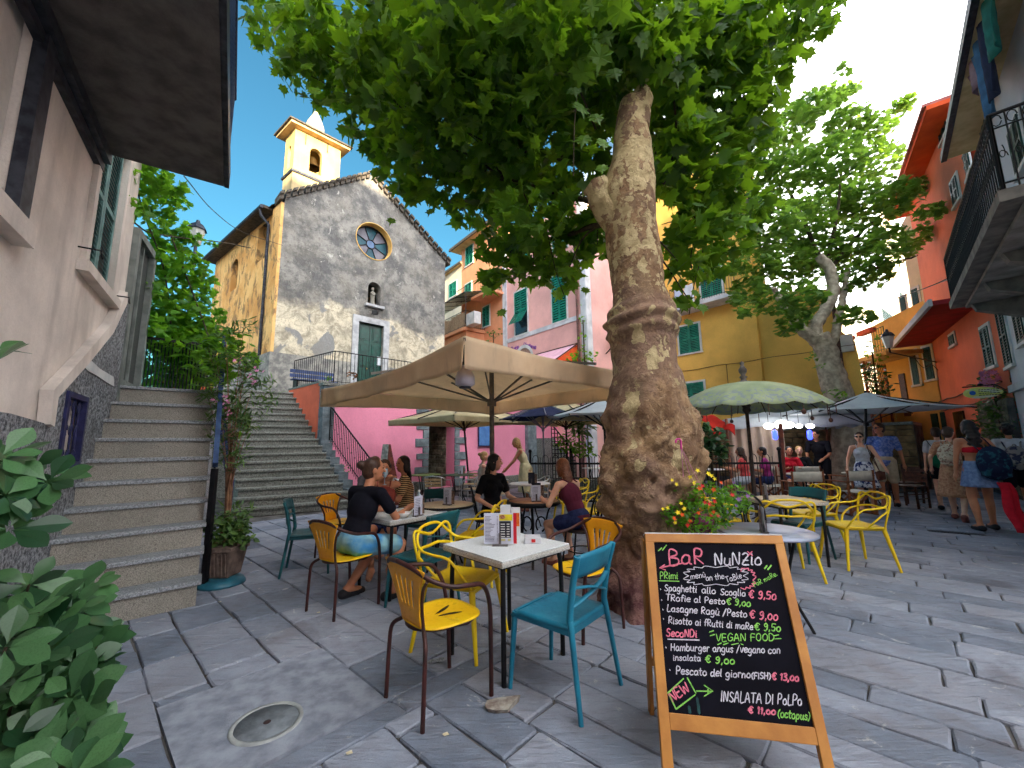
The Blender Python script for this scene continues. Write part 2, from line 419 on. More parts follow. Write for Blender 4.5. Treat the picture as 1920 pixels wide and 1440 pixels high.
# =================================================================== GROUND
o = MB().add([(-200, -60, -.02), (200, -60, -.02), (200, 300, -.02), (-200, 300, -.02)], [(0, 1, 2, 3)]).obj('ground', m_mortar, None); o['kind'] = 'structure'
EA, EB = V((.731, -.682, 0)), V((.682, .731, 0))
random.seed(11)
slabs = []
def slab_row(b0, b1, a0, a1, lmin, lmax, dd=.02):
    a = a0 - random.random()*lmin
    while a < a1:
        L = random.uniform(lmin, lmax); slabs.append([max(a, a0), b0, min(a+L, a1), b1]); a += L
b = -1.2
while b < 16:
    h = random.uniform(.26, .38); slab_row(b, b+h, -9.5, -2.30, .3, .62); b += h
b = -1.6
while b < 17:
    h = random.uniform(.2, .31) if b > 1.2 else random.uniform(.28, .36)
    slab_row(b, b+h, -2.13, 11, .4, 1.0); b += h
b = -1.6
while b < 16:
    h = random.uniform(.7, 1.2); slabs.append([-2.30, b, -2.13, b+h]); b += h
MANC = V((-1.33, 2.40, 0))
MA0 = MANC.dot(EA)-.62; MB0, MB1 = MANC.dot(EB)-.42, MANC.dot(EB)+.40
print('patch', MA0, MB0, MB1)
_rows = sorted({(round(s[1], 4), round(s[3], 4)) for s in slabs if s[0] < -3})
_in = [r for r in _rows if MB0 < (r[0]+r[1])/2 < MB1]
def slab_geo(s):
    a0, b0, a1, b1 = s; g = random.uniform(.003, .006); c = []
    for (a, b) in ((a0+g, b0+g), (a1-g, b0+g), (a1-g, b1-g), (a0+g, b1-g)):
        c.append(EA*(a+random.uniform(-.007, .007)) + EB*(b+random.uniform(-.008, .008)))
    ctr = sum(c, V((0, 0, 0)))/4; zt = random.uniform(-.003, .003); tilt = V((random.uniform(-.008, .008), random.uniform(-.008, .008), 0))
    top = []
    pts = []
    for i in range(4):          # irregular outline: corner + one wobbling mid point, corners clipped
        p, q, o_ = c[i], c[(i+1) % 4], c[i-1]
        k = random.uniform(.004, .02)
        pts.append(p+(o_-p).normalized()*k); pts.append(p+(q-p).normalized()*k)
        m = p.lerp(q, random.uniform(.35, .65)); pts.append(m+(ctr-m).normalized()*random.uniform(-.004, .007))
    zz = [zt+tilt.dot(p-ctr) for p in pts]
    n = len(pts)
    vs = [(p.x, p.y, -.03) for p in pts]+[(p.x, p.y, z-.008) for p, z in zip(pts, zz)]
    for p, z in zip(pts, zz):
        q = p+(ctr-p).normalized()*.010; vs.append((q.x, q.y, z))
    fs = [(i, (i+1) % n, (i+1) % n+n, i+n) for i in range(n)]+[(i+n, (i+1) % n+n, (i+1) % n+2*n, i+2*n) for i in range(n)]+[tuple(range(2*n, 3*n))]
    return vs, fs, ctr
pave = bpy.data.objects.new('stone_paving', None); COL.objects.link(pave); pave['kind'] = 'structure'
cand = []
for s in slabs:
    a, b = (s[0]+s[2])/2, (s[1]+s[3])/2; c = EA*a+EB*b
    if c.y < .3 or c.y > 16 or abs(c.x) > c.y*1.35+1.5: continue
    if a < -2.3 and MB0 < b < MB1:
        if s[0] >= MA0: continue
        if s[2] > MA0:
            s[2] = MA0
            if s[2]-s[0] < .06: continue
    q = proj(c); vis = -40 < q[0] < 1960 and -20 < q[1] < 1500
    cand.append((0 if vis else 1, c.length, s))
cand.sort(key=lambda t: (t[0], t[1]))
restv, restf, restr = [], [], []
for i, (vis, _, s) in enumerate(cand):
    vs, fs, ctr = slab_geo(s); r = random.random()
    if i < 290:
        me = bpy.data.meshes.new('paving_stone'); me.from_pydata(vs, [], fs); me.materials.append(m_pave)
        me.attributes.new('rnd', 'FLOAT', 'FACE').data.foreach_set('value', [r]*len(fs))
        o = bpy.data.objects.new('paving_stone', me); COL.objects.link(o); o.parent = pave
    else:
        k = len(restv); restv += vs; restf += [tuple(j+k for j in f) for f in fs]; restr += [r]*len(fs)
me = bpy.data.meshes.new('far_paving_stones'); me.from_pydata(restv, [], restf); me.materials.append(m_pave)
me.attributes.new('rnd', 'FLOAT', 'FACE').data.foreach_set('value', restr)
o = bpy.data.objects.new('far_paving_stones', me); COL.objects.link(o); o.parent = pave; o['kind'] = 'stuff'
# the repaired concrete patch with its round cover
m_patch = mat('concrete_patch', S(156, 162, 174), S(120, 126, 138), 9, .9, 0, .8, 120, .006)
pa = MB()
for i in range(1):
    cs = [EA*x+EB*y for x, y in ((MA0+.006, _in[0][0]+.006), (-2.306, _in[0][0]+.006), (-2.306, _in[-1][1]-.006), (MA0+.006, _in[-1][1]-.006))]
    pa.prism([(c.x, c.y) for c in cs], -.03, .0015)
pa.obj('concrete_patch', m_patch, pave)
mh = thing('manhole_cover', 'round concrete cover with pale rim set in the grey patch at lower left', 'manhole cover', MANC)
MB().lathe([(.001, .006), (.15, .006), (.150, -.004)], MANC, 40).obj('cover_disc', mat('cover_concrete', S(126, 134, 140), S(98, 104, 110), 14, .9, 0, .6, 90, .004), mh)
MB().lathe([(.150, -.004), (.152, .010), (.172, .010), (.176, -.006)], MANC, 48).obj('rim', mat('cover_rim', S(176, 180, 176), S(138, 142, 142), 8, .8, 0, .4, 60), mh)
MB().lathe([(.001, .0075), (.018, .008), (.02, .004)], MANC, 12).obj('keyhole', mat('rust_dark', S(60, 42, 44), S(34, 26, 28), 30, .8), mh)
gr = thing('drain_grate', 'narrow slotted iron drain grate set in the paving behind the passers-by', 'drain grate', G(1792, 999))
gc = G(1792, 999); gd = (G(1842, 1003)-G(1742, 995)).normalized()
ga = atan2(gd.y, gd.x); mb = MB(); mb.box(gc+V((0, 0, -.001)), (.62, .13, .006), ga); mb.obj('frame', m_black, gr)
for k in range(16):
    c = gc+gd*(-.27+k*.036); MB().box(c+V((0, 0, .004)), (.02, .11, .006), ga).obj('bar', m_grey_iron, gr)

# =================================================================== LEFT HOUSE (wall grazing the left edge)
HD = V((-.565, .825, 0)).normalized(); HN = V((HD.y, -HD.x, 0))          # along, outward
H0 = HN*(-1.30)
HW = Wall(H0, H0+HD)                                                     # a = metres along HD
hs = thing('stucco_house', 'pale pink stucco house with grey dado at the left edge, balcony slab overhead', 'house', H0)
A_door0 = HW.px(214, 700)[0]; A_end = A_door0+2.3
print('house a', A_door0, HW.px(0, 900), HW.px(149, 494), HW.px(201, 563))
win = [HW.px(*q) for q in ((150, 492), (203, 560))]
wa0, wa1 = win[0][0], win[1][0]; wz0 = win[0][1]
wtop = HW.px(214, 200)[1] if False else wz0+1.75
g0 = HW.px(87, 880); g1 = HW.px(150, 745)
outer = [(-4, 0), (A_door0, 0), (A_door0, 2.28), (A_door0, 4.4), (A_end, 4.4), (A_end, 12), (-4, 12)]
outer = [(-4, 0), (A_door0, 0), (A_door0, 12), (-4, 12)]
hole1 = [(wa0+.06, wz0+.05), (wa1-.06, wz0+.05), (wa1-.06, wtop), (wa0+.06, wtop)]
hole0 = [(1.0, 2.95), (HW.px(46, 290)[0]-.15, 2.95), (HW.px(46, 290)[0]-.15, 5.0), (1.0, 5.0)]
hole2 = [(g0[0], g0[1]), (g1[0], g0[1]), (g1[0], g1[1]), (g0[0], g1[1])]
HW.sheet(MB(), outer, [hole1, hole0, hole2], .22).obj('wall', m_house, hs)
mb = MB(); mb.prism([tuple(HW.p(a, d, 0)[:2]) for a, d in ((-4, -.3), (A_door0+.9, -.45), (A_door0+.9, -5), (-4, -5))], 0, 12); mb.obj('house_body', m_house, hs)
# grey roughcast dado following the stair, in front of the stucco
dz = lambda x, y: HW.px(x, y)
dl = [(-3.8, 0), (A_door0-.004, 0), (A_door0-.004, dz(222, 560)[1])]+[dz(*q) for q in ((190, 625), (140, 680), (75, 745))]+[(dz(72, 795)[0], dz(72, 795)[1]), (dz(0, 770)[0], dz(0, 775)[1]), (-3.8, dz(0, 775)[1])]
hole2d = hole2
HW.sheet(MB(), dl, [hole2], .05, d=.05, back=True).obj('roughcast_dado', m_rough, hs)
# smooth band along the top of the dado
band = [dz(222, 545), dz(190, 606), dz(138, 662), dz(72, 730), dz(66, 795), dz(74, 800), dz(82, 744), dz(144, 680), dz(194, 622), dz(222, 566)]
HW.sheet(MB(), band, [], .08, d=.085, back=True).obj('dado_band', m_house, hs)
# peeling pale patch
pp = [dz(*q) for q in ((140, 672), (150, 670), (172, 690), (200, 706), (201, 724), (186, 716), (168, 704), (150, 695), (139, 684))]
HW.sheet(MB(), pp, [], .01, d=.062, back=True).obj('bare_plaster_patch', m_white, hs)
# grille window in the dado
HW.box(MB(), g0[0]+.02, g1[0]-.02, -.2, -.16, g0[1]+.02, g1[1]-.02).obj('cellar_pane', m_glassd, hs)
mb = MB(); m_blue = mat('blue_grille', S(46, 48, 96), S(28, 30, 66), 12, .5, .2)
ga0, ga1, gz0, gz1 = g0[0], g1[0], g0[1], g1[1]
for a, b_, c, d in ((ga0, ga0+.05, gz0, gz1), (ga1-.05, ga1, gz0, gz1), (ga0+.05, ga1-.05, gz0, gz0+.05), (ga0+.05, ga1-.05, gz1-.05, gz1)): HW.box(mb, a, b_, .0, .07, c, d)
for k in range(1, 4):
    a = ga0+(ga1-ga0)*k/4; mb.tube([HW.p(a, .04, gz0+.05), HW.p(a, .04, gz1-.05)], .009, 6)
    for j in range(3):
        z = gz0+.12+(gz1-gz0-.24)*j/2; mb.tube([HW.p(a+.05*cos(t), .04, z+.05*sin(t)) for t in np.linspace(0, 5.2, 12)], .006, 5)
mb.obj('window_grille', m_blue, hs)
# shuttered window
def louvre_leaf(W, name, parent, a0, a1, d, z0, z1, m, n, fr=.05, tk=.035, mid=True):
    mb = MB()
    W.box(mb, a0, a0+fr, d, d+tk, z0, z1); W.box(mb, a1-fr, a1, d, d+tk, z0, z1)
    W.box(mb, a0+fr, a1-fr, d, d+tk, z0, z0+fr); W.box(mb, a0+fr, a1-fr, d, d+tk, z1-fr, z1)
    zm = (z0+z1)/2
    if mid: W.box(mb, a0+fr, a1-fr, d, d+tk, zm-fr/2, zm+fr/2)
    for k in range(n):
        z = z0+fr+(z1-z0-2*fr)*(k+.5)/n
        if mid and abs(z-zm) < fr*.7: continue
        h = (z1-z0-2*fr)/n*.36
        vs = [W.p(a, dd, zz) for a in (a0+fr, a1-fr) for dd, zz in ((d+.004, z+h), (d+tk-.004, z-h), (d+tk-.004, z-h+.006), (d+.004, z+h+.006))]
        mb.add(vs, [(0, 1, 2, 3), (7, 6, 5, 4), (0, 4, 5, 1), (1, 5, 6, 2), (2, 6, 7, 3), (3, 7, 4, 0)])
    return mb.obj(name, m, parent)
fo = MB()
for a, b_, c, d in ((wa0-.04, wa0+.06, wz0, wtop+.1), (wa1-.06, wa1+.04, wz0, wtop+.1), (wa0+.06, wa1-.06, wtop, wtop+.1)): HW.box(fo, a, b_, 0, .045, c, d)
wf = fo.obj('window_surround', m_house, hs)
HW.box(MB(), wa0-.1, wa1+.1, -.05, .09, wz0-.1, wz0).obj('sill', m_soffit if False else m_house, wf)
HW.box(MB(), wa0, wa1, -.21, -.19, wz0, wtop).obj('pane', m_glassd, wf)
m_teal = mat('pale_teal_shutter', S(120, 158, 154), S(86, 122, 122), 6, .6)
wm = (wa0+wa1)/2
for i, (a, b_) in enumerate(((wa0+.07, wm-.004), (wm+.004, wa1-.07))):
    o = louvre_leaf(HW, 'shutter', hs, a, b_, -.05, wz0+.06, wtop-.01, m_teal, 30, .055)
for (x, y, dx) in ((146, 462, 1), (208, 553, 1)):
    a, z = HW.px(x, y); MB().tube([HW.p(a, .0, z), HW.p(a, .16, z), HW.p(a+.0, .16, z-.05), HW.p(a+.05, .16, z-.06)], .008, 6).obj('shutter_stay', m_black, hs)
# upper left window: dark jamb and sill
j0 = HW.px(46, 290)
mb = MB(); HW.box(mb, j0[0]-.16, j0[0], 0, .07, 2.95, 8); mb.obj('window_jamb', m_grey_iron, hs)
mb = MB(); HW.box(mb, -3, j0[0]+.05, 0, .1, 2.8, 2.945); mb.obj('sill', m_house, hs)
HW.box(MB(), 1.0, j0[0]-.16, -.1, -.05, 2.95, 5.0).obj('blind', m_house, hs)
# balcony overhead
oc = PY(420, 350, 4.17); od = oc.dot(HN)+1.30; oa = (oc-H0).dot(HD); oz = oc.z
print('balcony', od, oa, oz)
m_slab = mat('dark_concrete', S(104, 101, 100), S(74, 72, 72), 5, .9, 0, .7, 60, .01)
mb = MB(); HW.box(mb, -5, oa, 0.002, od, oz, oz+.16); bs = mb.obj('balcony_slab', m_slab, hs)
mb = MB(); HW.box(mb, -5, oa+.05, od, od+.045, oz+.02, oz+.22); HW.box(mb, -5, oa+.02, 0, .10, oz-.10, oz-.003); HW.box(mb, -5, oa+.04, 0, .05, oz-.18, oz-.103); mb.obj('slab_edging', m_grey_iron, bs)
mb = MB()
aa = -2.
L = oa+2
for k in range(int(L/.07)):
    a = -2+k*.07
    for sgn in (-1, 1):
        pts = [HW.p(a+sgn*.035*(1-2*abs(((t*5) % 1)-.5)) , od+.02, oz+.24+t*.85) for t in np.linspace(0, 1, 21)]
        mb.tube(pts, .005, 4, caps=False)
mb.tube([HW.p(-2, od+.02, oz+1.12), HW.p(oa, od+.02, oz+1.12)], .018, 6); mb.tube([HW.p(oa, od+.02, oz+1.12), HW.p(oa, .0, oz+1.12)], .018, 6)
for k in range(9): mb.tube([HW.p(oa, od*(k+.5)/9, oz+.2), HW.p(oa, od*(k+.5)/9, oz+1.12)], .007, 5)
mb.obj('balcony_railing', mat('blue_iron', S(34, 58, 92), S(22, 36, 64), 8, .5, .2), hs)
# side face and glazed door
dr = Wall(HW.p(A_door0, 0, 0), HW.p(A_door0, 0, 0)+V((-.50, .866, 0)))
ft = MB(); DZ0 = 2.25
m_frame = mat('pale_door_frame', S(126, 132, 128), S(96, 102, 98), 6, .7)
dr.box(ft, 0, .10, -.05, .07, 1.75, 4.4); dr.box(ft, .80, .89, -.05, .07, DZ0, 4.3); dr.box(ft, .10, .80, -.05, .07, 4.3, 4.4); dr.box(ft, .10, .80, -.05, .02, DZ0, DZ0+.12)
dt = ft.obj('door_frame', m_frame, hs)
dr.box(MB(), .10, .80, -.02, .0, DZ0+.1, 4.3).obj('screen_door', mat('screen_mesh', S(58, 64, 62), S(40, 46, 46), 40, .7), dt)
dr.box(MB(), .42, .46, .0, .03, DZ0+.1, 4.3).obj('mullion', m_frame, dt)

# =================================================================== LEFT STAIR
st = thing('stone_staircase', 'granite staircase climbing beside the stucco house at left, ten steps with grey treads', 'staircase', (-3.5, 4.3, 0))
R1, R10 = V((-2.99, 4.05, 0)), V((-4.26, 5.75, 0)); SW = V((-.74, -.67, 0)).normalized(); RS = .2265
runv = (R10-R1)/9
def toWall(p):          # follow the step edge to the house wall
    t = (-1.285-p.dot(HN))/SW.dot(HN); return p+SW*t
for k in range(1, 11):
    r = R1+runv*(k-1); l = toWall(r); nx = runv*(1.0 if k < 10 else 5)
    nose = runv.normalized()*-.03
    top = RS*k
    a, b_, c, d = r+nose-SW*.03, l+nose, toWall(r+nx), r+nx-SW*.03
    MB().prism([tuple(q[:2]) for q in (a, d, c, b_)], top-.04, top).obj('tread', m_tread, st, bevel=.006)
    a, b_, c, d = r, l, toWall(r+nx), r+nx
    MB().prism([tuple(q[:2]) for q in (a, d, c, b_)], 0 if k < 2 else max(0, top-RS-.01), top-.041).obj('riser', m_riser, st)
    if k > 1:
        e = r+runv.normalized()*.0
mb = MB(); a, b_, c = R1+runv*.5, R10+runv*5, None
pl = [R1+runv*1.02-SW*.012, toWall(R1+runv*1.02), toWall(R10+runv*5), R10+runv*5-SW*.012]
m_side = m_rough
# solid flank under the steps
for k in range(1, 10):
    r = R1+runv*(k+.02); r2 = R1+runv*(k+1) if k < 9 else R10+runv*5
    q = [r, r2, toWall(r2), toWall(r)]
    mb.prism([tuple(p[:2]) for p in q], 0, RS*k-.012)
mb.obj('flank', m_side, st)
rl = thing('stair_railing', 'navy flat handrail with bars on the open side of the left staircase', 'railing', (-3.6, 4.9, 0))
off = -SW*.06
p0 = R1+runv*2.2+off; p1 = R10+runv*1.2+off
zr = lambda t: RS*(3.2+t*8)+.30
A = p0+V((0, 0, zr(0)+.25)); B_ = p1+V((0, 0, RS*10+.95))
mb = MB(); mb.bar(A, B_, .05, .07); mb.obj('handrail', mat('navy_rail', S(64, 88, 128), S(38, 54, 88), 8, .4, .2), rl)
mb = MB(); mb.bar(p0+V((0, 0, 0)), A-V((0, 0, .04)), .05, .05, V((1, 0, 0))); mb.bar(p1+V((0, 0, RS*10)), B_-V((0, 0, .04)), .04, .04, V((1, 0, 0)))
for k in range(14):
    t = (k+.5)/14; q = p0.lerp(p1, t); mb.tube([q+V((0, 0, RS*(3.2+t*7.8))), q+V((0, 0, A.z+(B_.z-A.z)*t))], .011, 6)
mb.bar(p0+V((0, 0, RS*3.4)), p1+V((0, 0, RS*10.6)), .03, .03)
mb.obj('bars', m_black, rl)
# back railing of the landing, with the red wall behind it
q0 = R10+runv*5; q1 = toWall(q0)
mb = MB(); q0z = q0+V((0, 0, 2.265)); q1z = q1+V((0, 0, 2.265))
q2z = q0z-SW*.1
mb.bar(q1z+V((0, 0, .9)), q2z+V((0, 0, .9)), .04, .04); mb.bar(q1z+V((0, 0, .08)), q2z+V((0, 0, .08)), .02, .02)
for k in range(26): a = q1z.lerp(q2z, k/25); mb.tube([a, a+V((0, 0, .9))], .009, 6)
r2 = thing('landing_railing', 'black iron railing behind the vine at the top of the left stair', 'railing', q0z)
mb.obj('bars', m_black, r2)
rw = Wall(q1+HD*1.6, q1+HD*1.6-SW*.9); rt = thing('red_garden_wall', 'low red wall behind the landing railing and vine', 'wall', q1+HD*1.6)
mb = MB(); rw.box(mb, 0, .9, -.2, 0, 0, 2.75); mb.obj('wall', m_salmon, rt); mb = MB(); rw.box(mb, 0, .9, -.23, .03, 2.752, 2.82); mb.obj('coping', m_step2, rt)
mb = MB(); mb.prism([tuple(p[:2]) for p in (R10+runv*4.9+SW*-.012, q0+SW*-.012, q0+HD*1.6, q1+HD*1.6, toWall(R10+runv*4.9))], 0, 2.25); o = mb.obj('raised_terrace', m_rough); o['kind'] = 'structure'
# =================================================================== CHURCH
PZ = 3.2
C0 = PY(507, 733, 13.5); C0.z = 0
zl = PY(537, 378, 13.5).z
r_ = ray(835, 490); rY = r_.z/r_.y; YR = (zl-CH)/rY; C1 = PY(835, 490, YR); C1.z = 0
CW = Wall(C0, C1); EF = CW.e.copy(); print('church', C0, C1, CW.L, 'eave', zl)
ch = thing('oratory', 'small stone church with patchy grey plaster facade, round window and bell tower', 'church', C0)
LW = CW.L
eL = CW.px(537, 372); eP = CW.px(695, 328); eR = CW.px(836, 488)
rc = CW.px(702, 453); rr = (CW.px(736, 460)[0]-CW.px(669, 446)[0])/2
circ = [(rc[0]+rr*cos(2*pi*k/40), rc[1]+rr*sin(2*pi*k/40)) for k in range(40)]
d0 = CW.px(668, 700); d1 = CW.px(716, 700); dtop = CW.px(670, 602)[1]
door = [(d0[0], PZ), (d1[0], PZ), (d1[0], dtop), (d0[0], dtop)]
n0 = CW.px(689, 570); n1 = CW.px(713, 573); nzt = CW.px(701, 541)[1]
niche = arch(n0[0], n1[0], n0[1], nzt)
CW.sheet(MB(), [(0, 0), (LW, 0), (LW, eR[1]), (eP[0], eP[1]), (0, eL[1])], [circ, door, niche], .42).obj('facade', m_church, ch)
# round window: leaded wheel of eight panes
glass = [mat('blue_green_glass', S(20, 84, 98), S(12, 56, 74), 3, .4, 0, 0, 60, .004, .3), mat('grey_violet_glass', S(112, 112, 124), S(84, 84, 98), 3, .4, 0, 0, 60, .004, .3)]
rw_ = MB(); rw_.tube([CW.p(rc[0]+(rr-.02)*cos(t), -.33, rc[1]+(rr-.02)*sin(t)) for t in np.linspace(0, 2*pi, 41)[:-1]], .05, 6, closed=True)
rw_.tube([CW.p(rc[0]+rr*.24*cos(t), -.33, rc[1]+rr*.24*sin(t)) for t in np.linspace(0, 2*pi, 21)[:-1]], .02, 6, closed=True)
for k in range(8):
    t = 2*pi*(k+.5)/8; rw_.tube([CW.p(rc[0]+rr*.24*cos(t), -.33, rc[1]+rr*.24*sin(t)), CW.p(rc[0]+rr*.98*cos(t), -.33, rc[1]+rr*.98*sin(t))], .018, 5)
rwo = rw_.obj('round_window', m_black, ch)
for k in range(8):
    ts = [2*pi*(k-.5+j/4)/8 for j in range(5)]
    vs = [CW.p(rc[0]+rr*.24*cos(t), -.35, rc[1]+rr*.24*sin(t)) for t in ts]+[CW.p(rc[0]+rr*cos(t), -.35, rc[1]+rr*sin(t)) for t in reversed(ts)]
    MB().add(vs, [tuple(range(10))]).obj('pane', glass[k % 2], rwo)
MB().add([CW.p(rc[0]+rr*.24*cos(t), -.34, rc[1]+rr*.24*sin(t)) for t in np.linspace(0, 2*pi, 17)[:-1]], [tuple(range(16))]).obj('pane', mat('blue_glass', S(70, 110, 150), S(50, 80, 120), 3, .2), rwo)
ringo = MB(); m_ring = mat('ring_plaster', S(226, 188, 112), S(190, 150, 84), 3, .85)
for k in range(40):
    t0, t1 = 2*pi*k/40, 2*pi*(k+1)/40
    vs = [CW.p(rc[0]+r*cos(t), d, rc[1]+r*sin(t)) for t in (t0, t1) for r, d in ((rr-.012, -.3), (rr-.012, .03), (rr+.015, .03), (rr+.015, -.01))]
    ringo.add(vs, [(0, 1, 5, 4), (1, 2, 6, 5), (2, 3, 7, 6)])
ringo.obj('window_ring', m_ring, ch)
# door: two leaves of three raised panels, pale stone surround
fr = MB(); m_stone = mat('pale_surround', S(188, 190, 192), S(150, 152, 156), 4, .8, 0, .3, 40)
for a, b_, c, d in ((d0[0]-.24, d0[0], PZ, dtop+.24), (d1[0], d1[0]+.24, PZ, dtop+.24), (d0[0], d1[0], dtop, dtop+.24)): CW.box(fr, a, b_, -.1, .07, c, d)
fro = fr.obj('door_surround', m_stone, ch)
dm = (d0[0]+d1[0])/2
for a, b_ in ((d0[0]+.01, dm-.006), (dm+.006, d1[0]-.01)):
    mb = MB(); CW.box(mb, a, b_, -.18, -.12, PZ+.01, dtop-.01); lf = mb.obj('door_leaf', m_churchdoor, ch)
    H_ = dtop-PZ
    for z0, z1 in ((.05, .40), (.44, .74), (.78, .97)):
        mb = MB(); CW.box(mb, a+.10, b_-.10, -.12, -.095, PZ+H_*z0, PZ+H_*z1); CW.box(mb, a+.15, b_-.15, -.095, -.075, PZ+H_*z0+.06, PZ+H_*z1-.06); mb.obj('panel', m_churchdoor, lf)
mb = MB(); mb.ball(CW.p(dm-.08, -.09, PZ+H_*.42), .03, None, 8, 6); mb.obj('door_knob', mat('brass', S(190, 160, 90), S(150, 120, 60), 8, .3, .8), ch)
for (x0, y0, x1, y1, cc) in ((708, 669, 717, 684, S(206, 214, 220)), (664, 654, 667, 664, S(200, 206, 206))):
    p0, p1 = CW.px(x0, y1), CW.px(x1, y0); mb = MB(); CW.box(mb, p0[0], p1[0], .072 if x0 < 700 else -.074, .08 if x0 < 700 else -.066, p0[1], p1[1]); mb.obj('notice', mat('notice%d' % x0, cc, mul(cc, .8), 30), ch)
# niche statue
nc = CW.p((n0[0]+n1[0])/2, -.16, n0[1]); mb = MB()
mb.lathe([(.001, .0), (.12, 0), (.10, .12), (.08, .35), (.11, .5), (.09, .6), (.03, .66), (.03, .7)], nc, 12); mb.ball(nc+V((0, 0, .75)), (.065, .065, .08)); mb.caps(nc+CW.e*.1+CW.n*.05+V((0, 0, .55)), nc+CW.n*.14+V((0, 0, .48)), .035, .03); mb.caps(nc-CW.e*.1+CW.n*.05+V((0, 0, .55)), nc+CW.n*.14+V((0, 0, .44)), .035, .03)
mb.obj('niche_statue', mat('old_marble', S(150, 146, 134), S(112, 108, 98), 8, .9), ch)
mb = MB(); CW.box(mb, n0[0]-.12, n1[0]+.12, 0, .16, n0[1]-.1, n0[1]); mb.obj('niche_sill', m_stone, ch)
cr = MB()
for k in range(40): pass
# verge slabs along the gable: individually visible stone slates
def verge(a, b_, n):
    for k in range(n):
        t0, t1 = k/n, (k+1)/n
        p, q = (a[0]+(b_[0]-a[0])*t0, a[1]+(b_[1]-a[1])*t0), (a[0]+(b_[0]-a[0])*(t1-.02), a[1]+(b_[1]-a[1])*(t1-.02))
        dz_ = random.uniform(-.01, .02)
        vs = [CW.p(x, d, z+h+dz_) for (x, z) in (p, q) for d, h in ((-.5, .02), (.22, .02), (.22, .12), (-.5, .12))]
        MB().add(vs, [(0, 1, 2, 3), (7, 6, 5, 4), (0, 4, 5, 1), (1, 5, 6, 2), (2, 6, 7, 3), (3, 7, 4, 0)]).obj('verge_slate', m_tile, ch)
        vs = [CW.p(x, d, z+h) for (x, z) in (p, q) for d, h in ((-.5, -.14), (.13, -.14), (.13, .018), (-.5, .018))]
        cr.add(vs, [(0, 1, 2, 3), (7, 6, 5, 4), (0, 4, 5, 1), (1, 5, 6, 2), (2, 6, 7, 3), (3, 7, 4, 0)])
verge((-.2, eL[1]-.06), eP, 16); verge((LW+.2, eR[1]-.1), eP, 16)
cr.obj('cornice', m_tile, ch)
# side wall
r_ = ray(405, 492); zs = zl-.1; YS = (zs-CH)/(r_.z/r_.y); S1 = PY(405, 492, YS); S1.z = 0
SWL = Wall(C0, S1); print('side', S1, SWL.L)
w1 = [SWL.px(*q) for q in ((500, 480), (481, 480), (490, 432))]; w2 = [SWL.px(*q) for q in ((443, 540), (431, 540), (437, 505))]
hl = [arch(w1[0][0], w1[1][0], w1[0][1], w1[2][1]), arch(w2[0][0], w2[1][0], w2[0][1], w2[2][1])]
SWL.sheet(MB(), [(0, 0), (SWL.L, 0), (SWL.L, zs), (0, zs)], hl, .3).obj('side_wall', m_cside, ch)
mb = MB()
for h in hl: SWL.sheet(mb, h, [], .02, d=-.28)
mb.obj('side_window_pane', m_glassd, ch)
mb = MB(); SWL.box(mb, .75, SWL.L+.3, -.3, .42, zs, zs+.1); mb.obj('eave', m_tile, ch)
mb = MB(); mb.tube([SWL.p(.75, .46, zs+.02), SWL.p(SWL.L+.3, .46, zs+.02)], .07, 8); mb.tube([SWL.p(.95, .46, zs), SWL.p(.95, .4, zs-.25), SWL.p(.95, .12, zs-.5), SWL.p(.95, .09, 3.3)], .055, 8); mb.obj('gutter_and_downpipe', m_grey_iron, ch)
SWL.box(MB(), 0, .72, .001, .10, 4.7, zs+.05).obj('corner_pilaster', m_cside, ch)
mb = MB(); SWL.box(mb, 0, SWL.L, 0, .12, 0, 4.68); CW.box(mb, -.12, d0[0]-.26, 0, .05, 0, 4.68); CW.box(mb, d1[0]+.26, LW, 0, .05, 0, 4.68); mb.obj('plinth', m_church, ch)
# roof and body behind
bk = SWL.L; e2 = SWL.e
pk = CW.p(eP[0], -.4, eP[1]); ll = CW.p(-.3, -.4, eL[1]-.2); rr_ = CW.p(LW+.3, -.4, eR[1]-.2)
vs = [ll, pk, rr_, ll+e2*bk, pk+e2*bk, rr_+e2*bk]
MB().add(vs, [(0, 1, 4, 3), (1, 2, 5, 4)]).obj('roof', m_tile, ch)
mb = MB(); c1 = CW.p(LW, 0, 0); vs = [c1, c1+e2*bk, c1+e2*bk+V((0, 0, eR[1]-.3)), c1+V((0, 0, eR[1]-.3))]; mb.add(vs, [(0, 1, 2, 3)])
a, b_ = C0+e2*bk, c1+e2*bk; mb.add([a, b_, b_+V((0, 0, eR[1]-.3)), pk+e2*bk, a+V((0, 0, zs))], [(0, 1, 2, 3, 4)]); mb.obj('rear_walls', m_cside, ch)
# bell tower
def alongpx(A, d, px, z):
    lo, hi = 0., 60.
    s0 = proj(A+V((0, 0, z)))[0]-px
    for _ in range(50):
        m = (lo+hi)/2; s = proj(A+d*m+V((0, 0, z)))[0]-px
        if (s > 0) == (s0 > 0): lo = m
        else: hi = m
    return (lo+hi)/2
T0 = PY(550, 300, 15.2); tz = T0.z; T0.z = 0
tw = alongpx(T0, EF, 629, 10); tl = alongpx(T0, e2, 522, 10); print('tower', T0, tw, tl)
TF = Wall(T0, T0+EF*tw); TS = Wall(T0, T0+e2*tl)
ztop = TF.px(555, 240)[1]; zbl = TF.px(549, 317)[1]; zb = TF.px(547, 362)[1]-1.5
o0, o1 = TF.px(579, 320), TF.px(602, 325); ozt = TF.px(590, 288)[1]
to = arch(o0[0], o1[0], o0[1], ozt)
TF.sheet(MB(), [(0, zbl), (tw, zbl), (tw, ztop), (0, ztop)], [to], .22).obj('belfry_front', m_tower, ch)
ho = arch(tl*.35, tl*.68, o0[1], ozt)
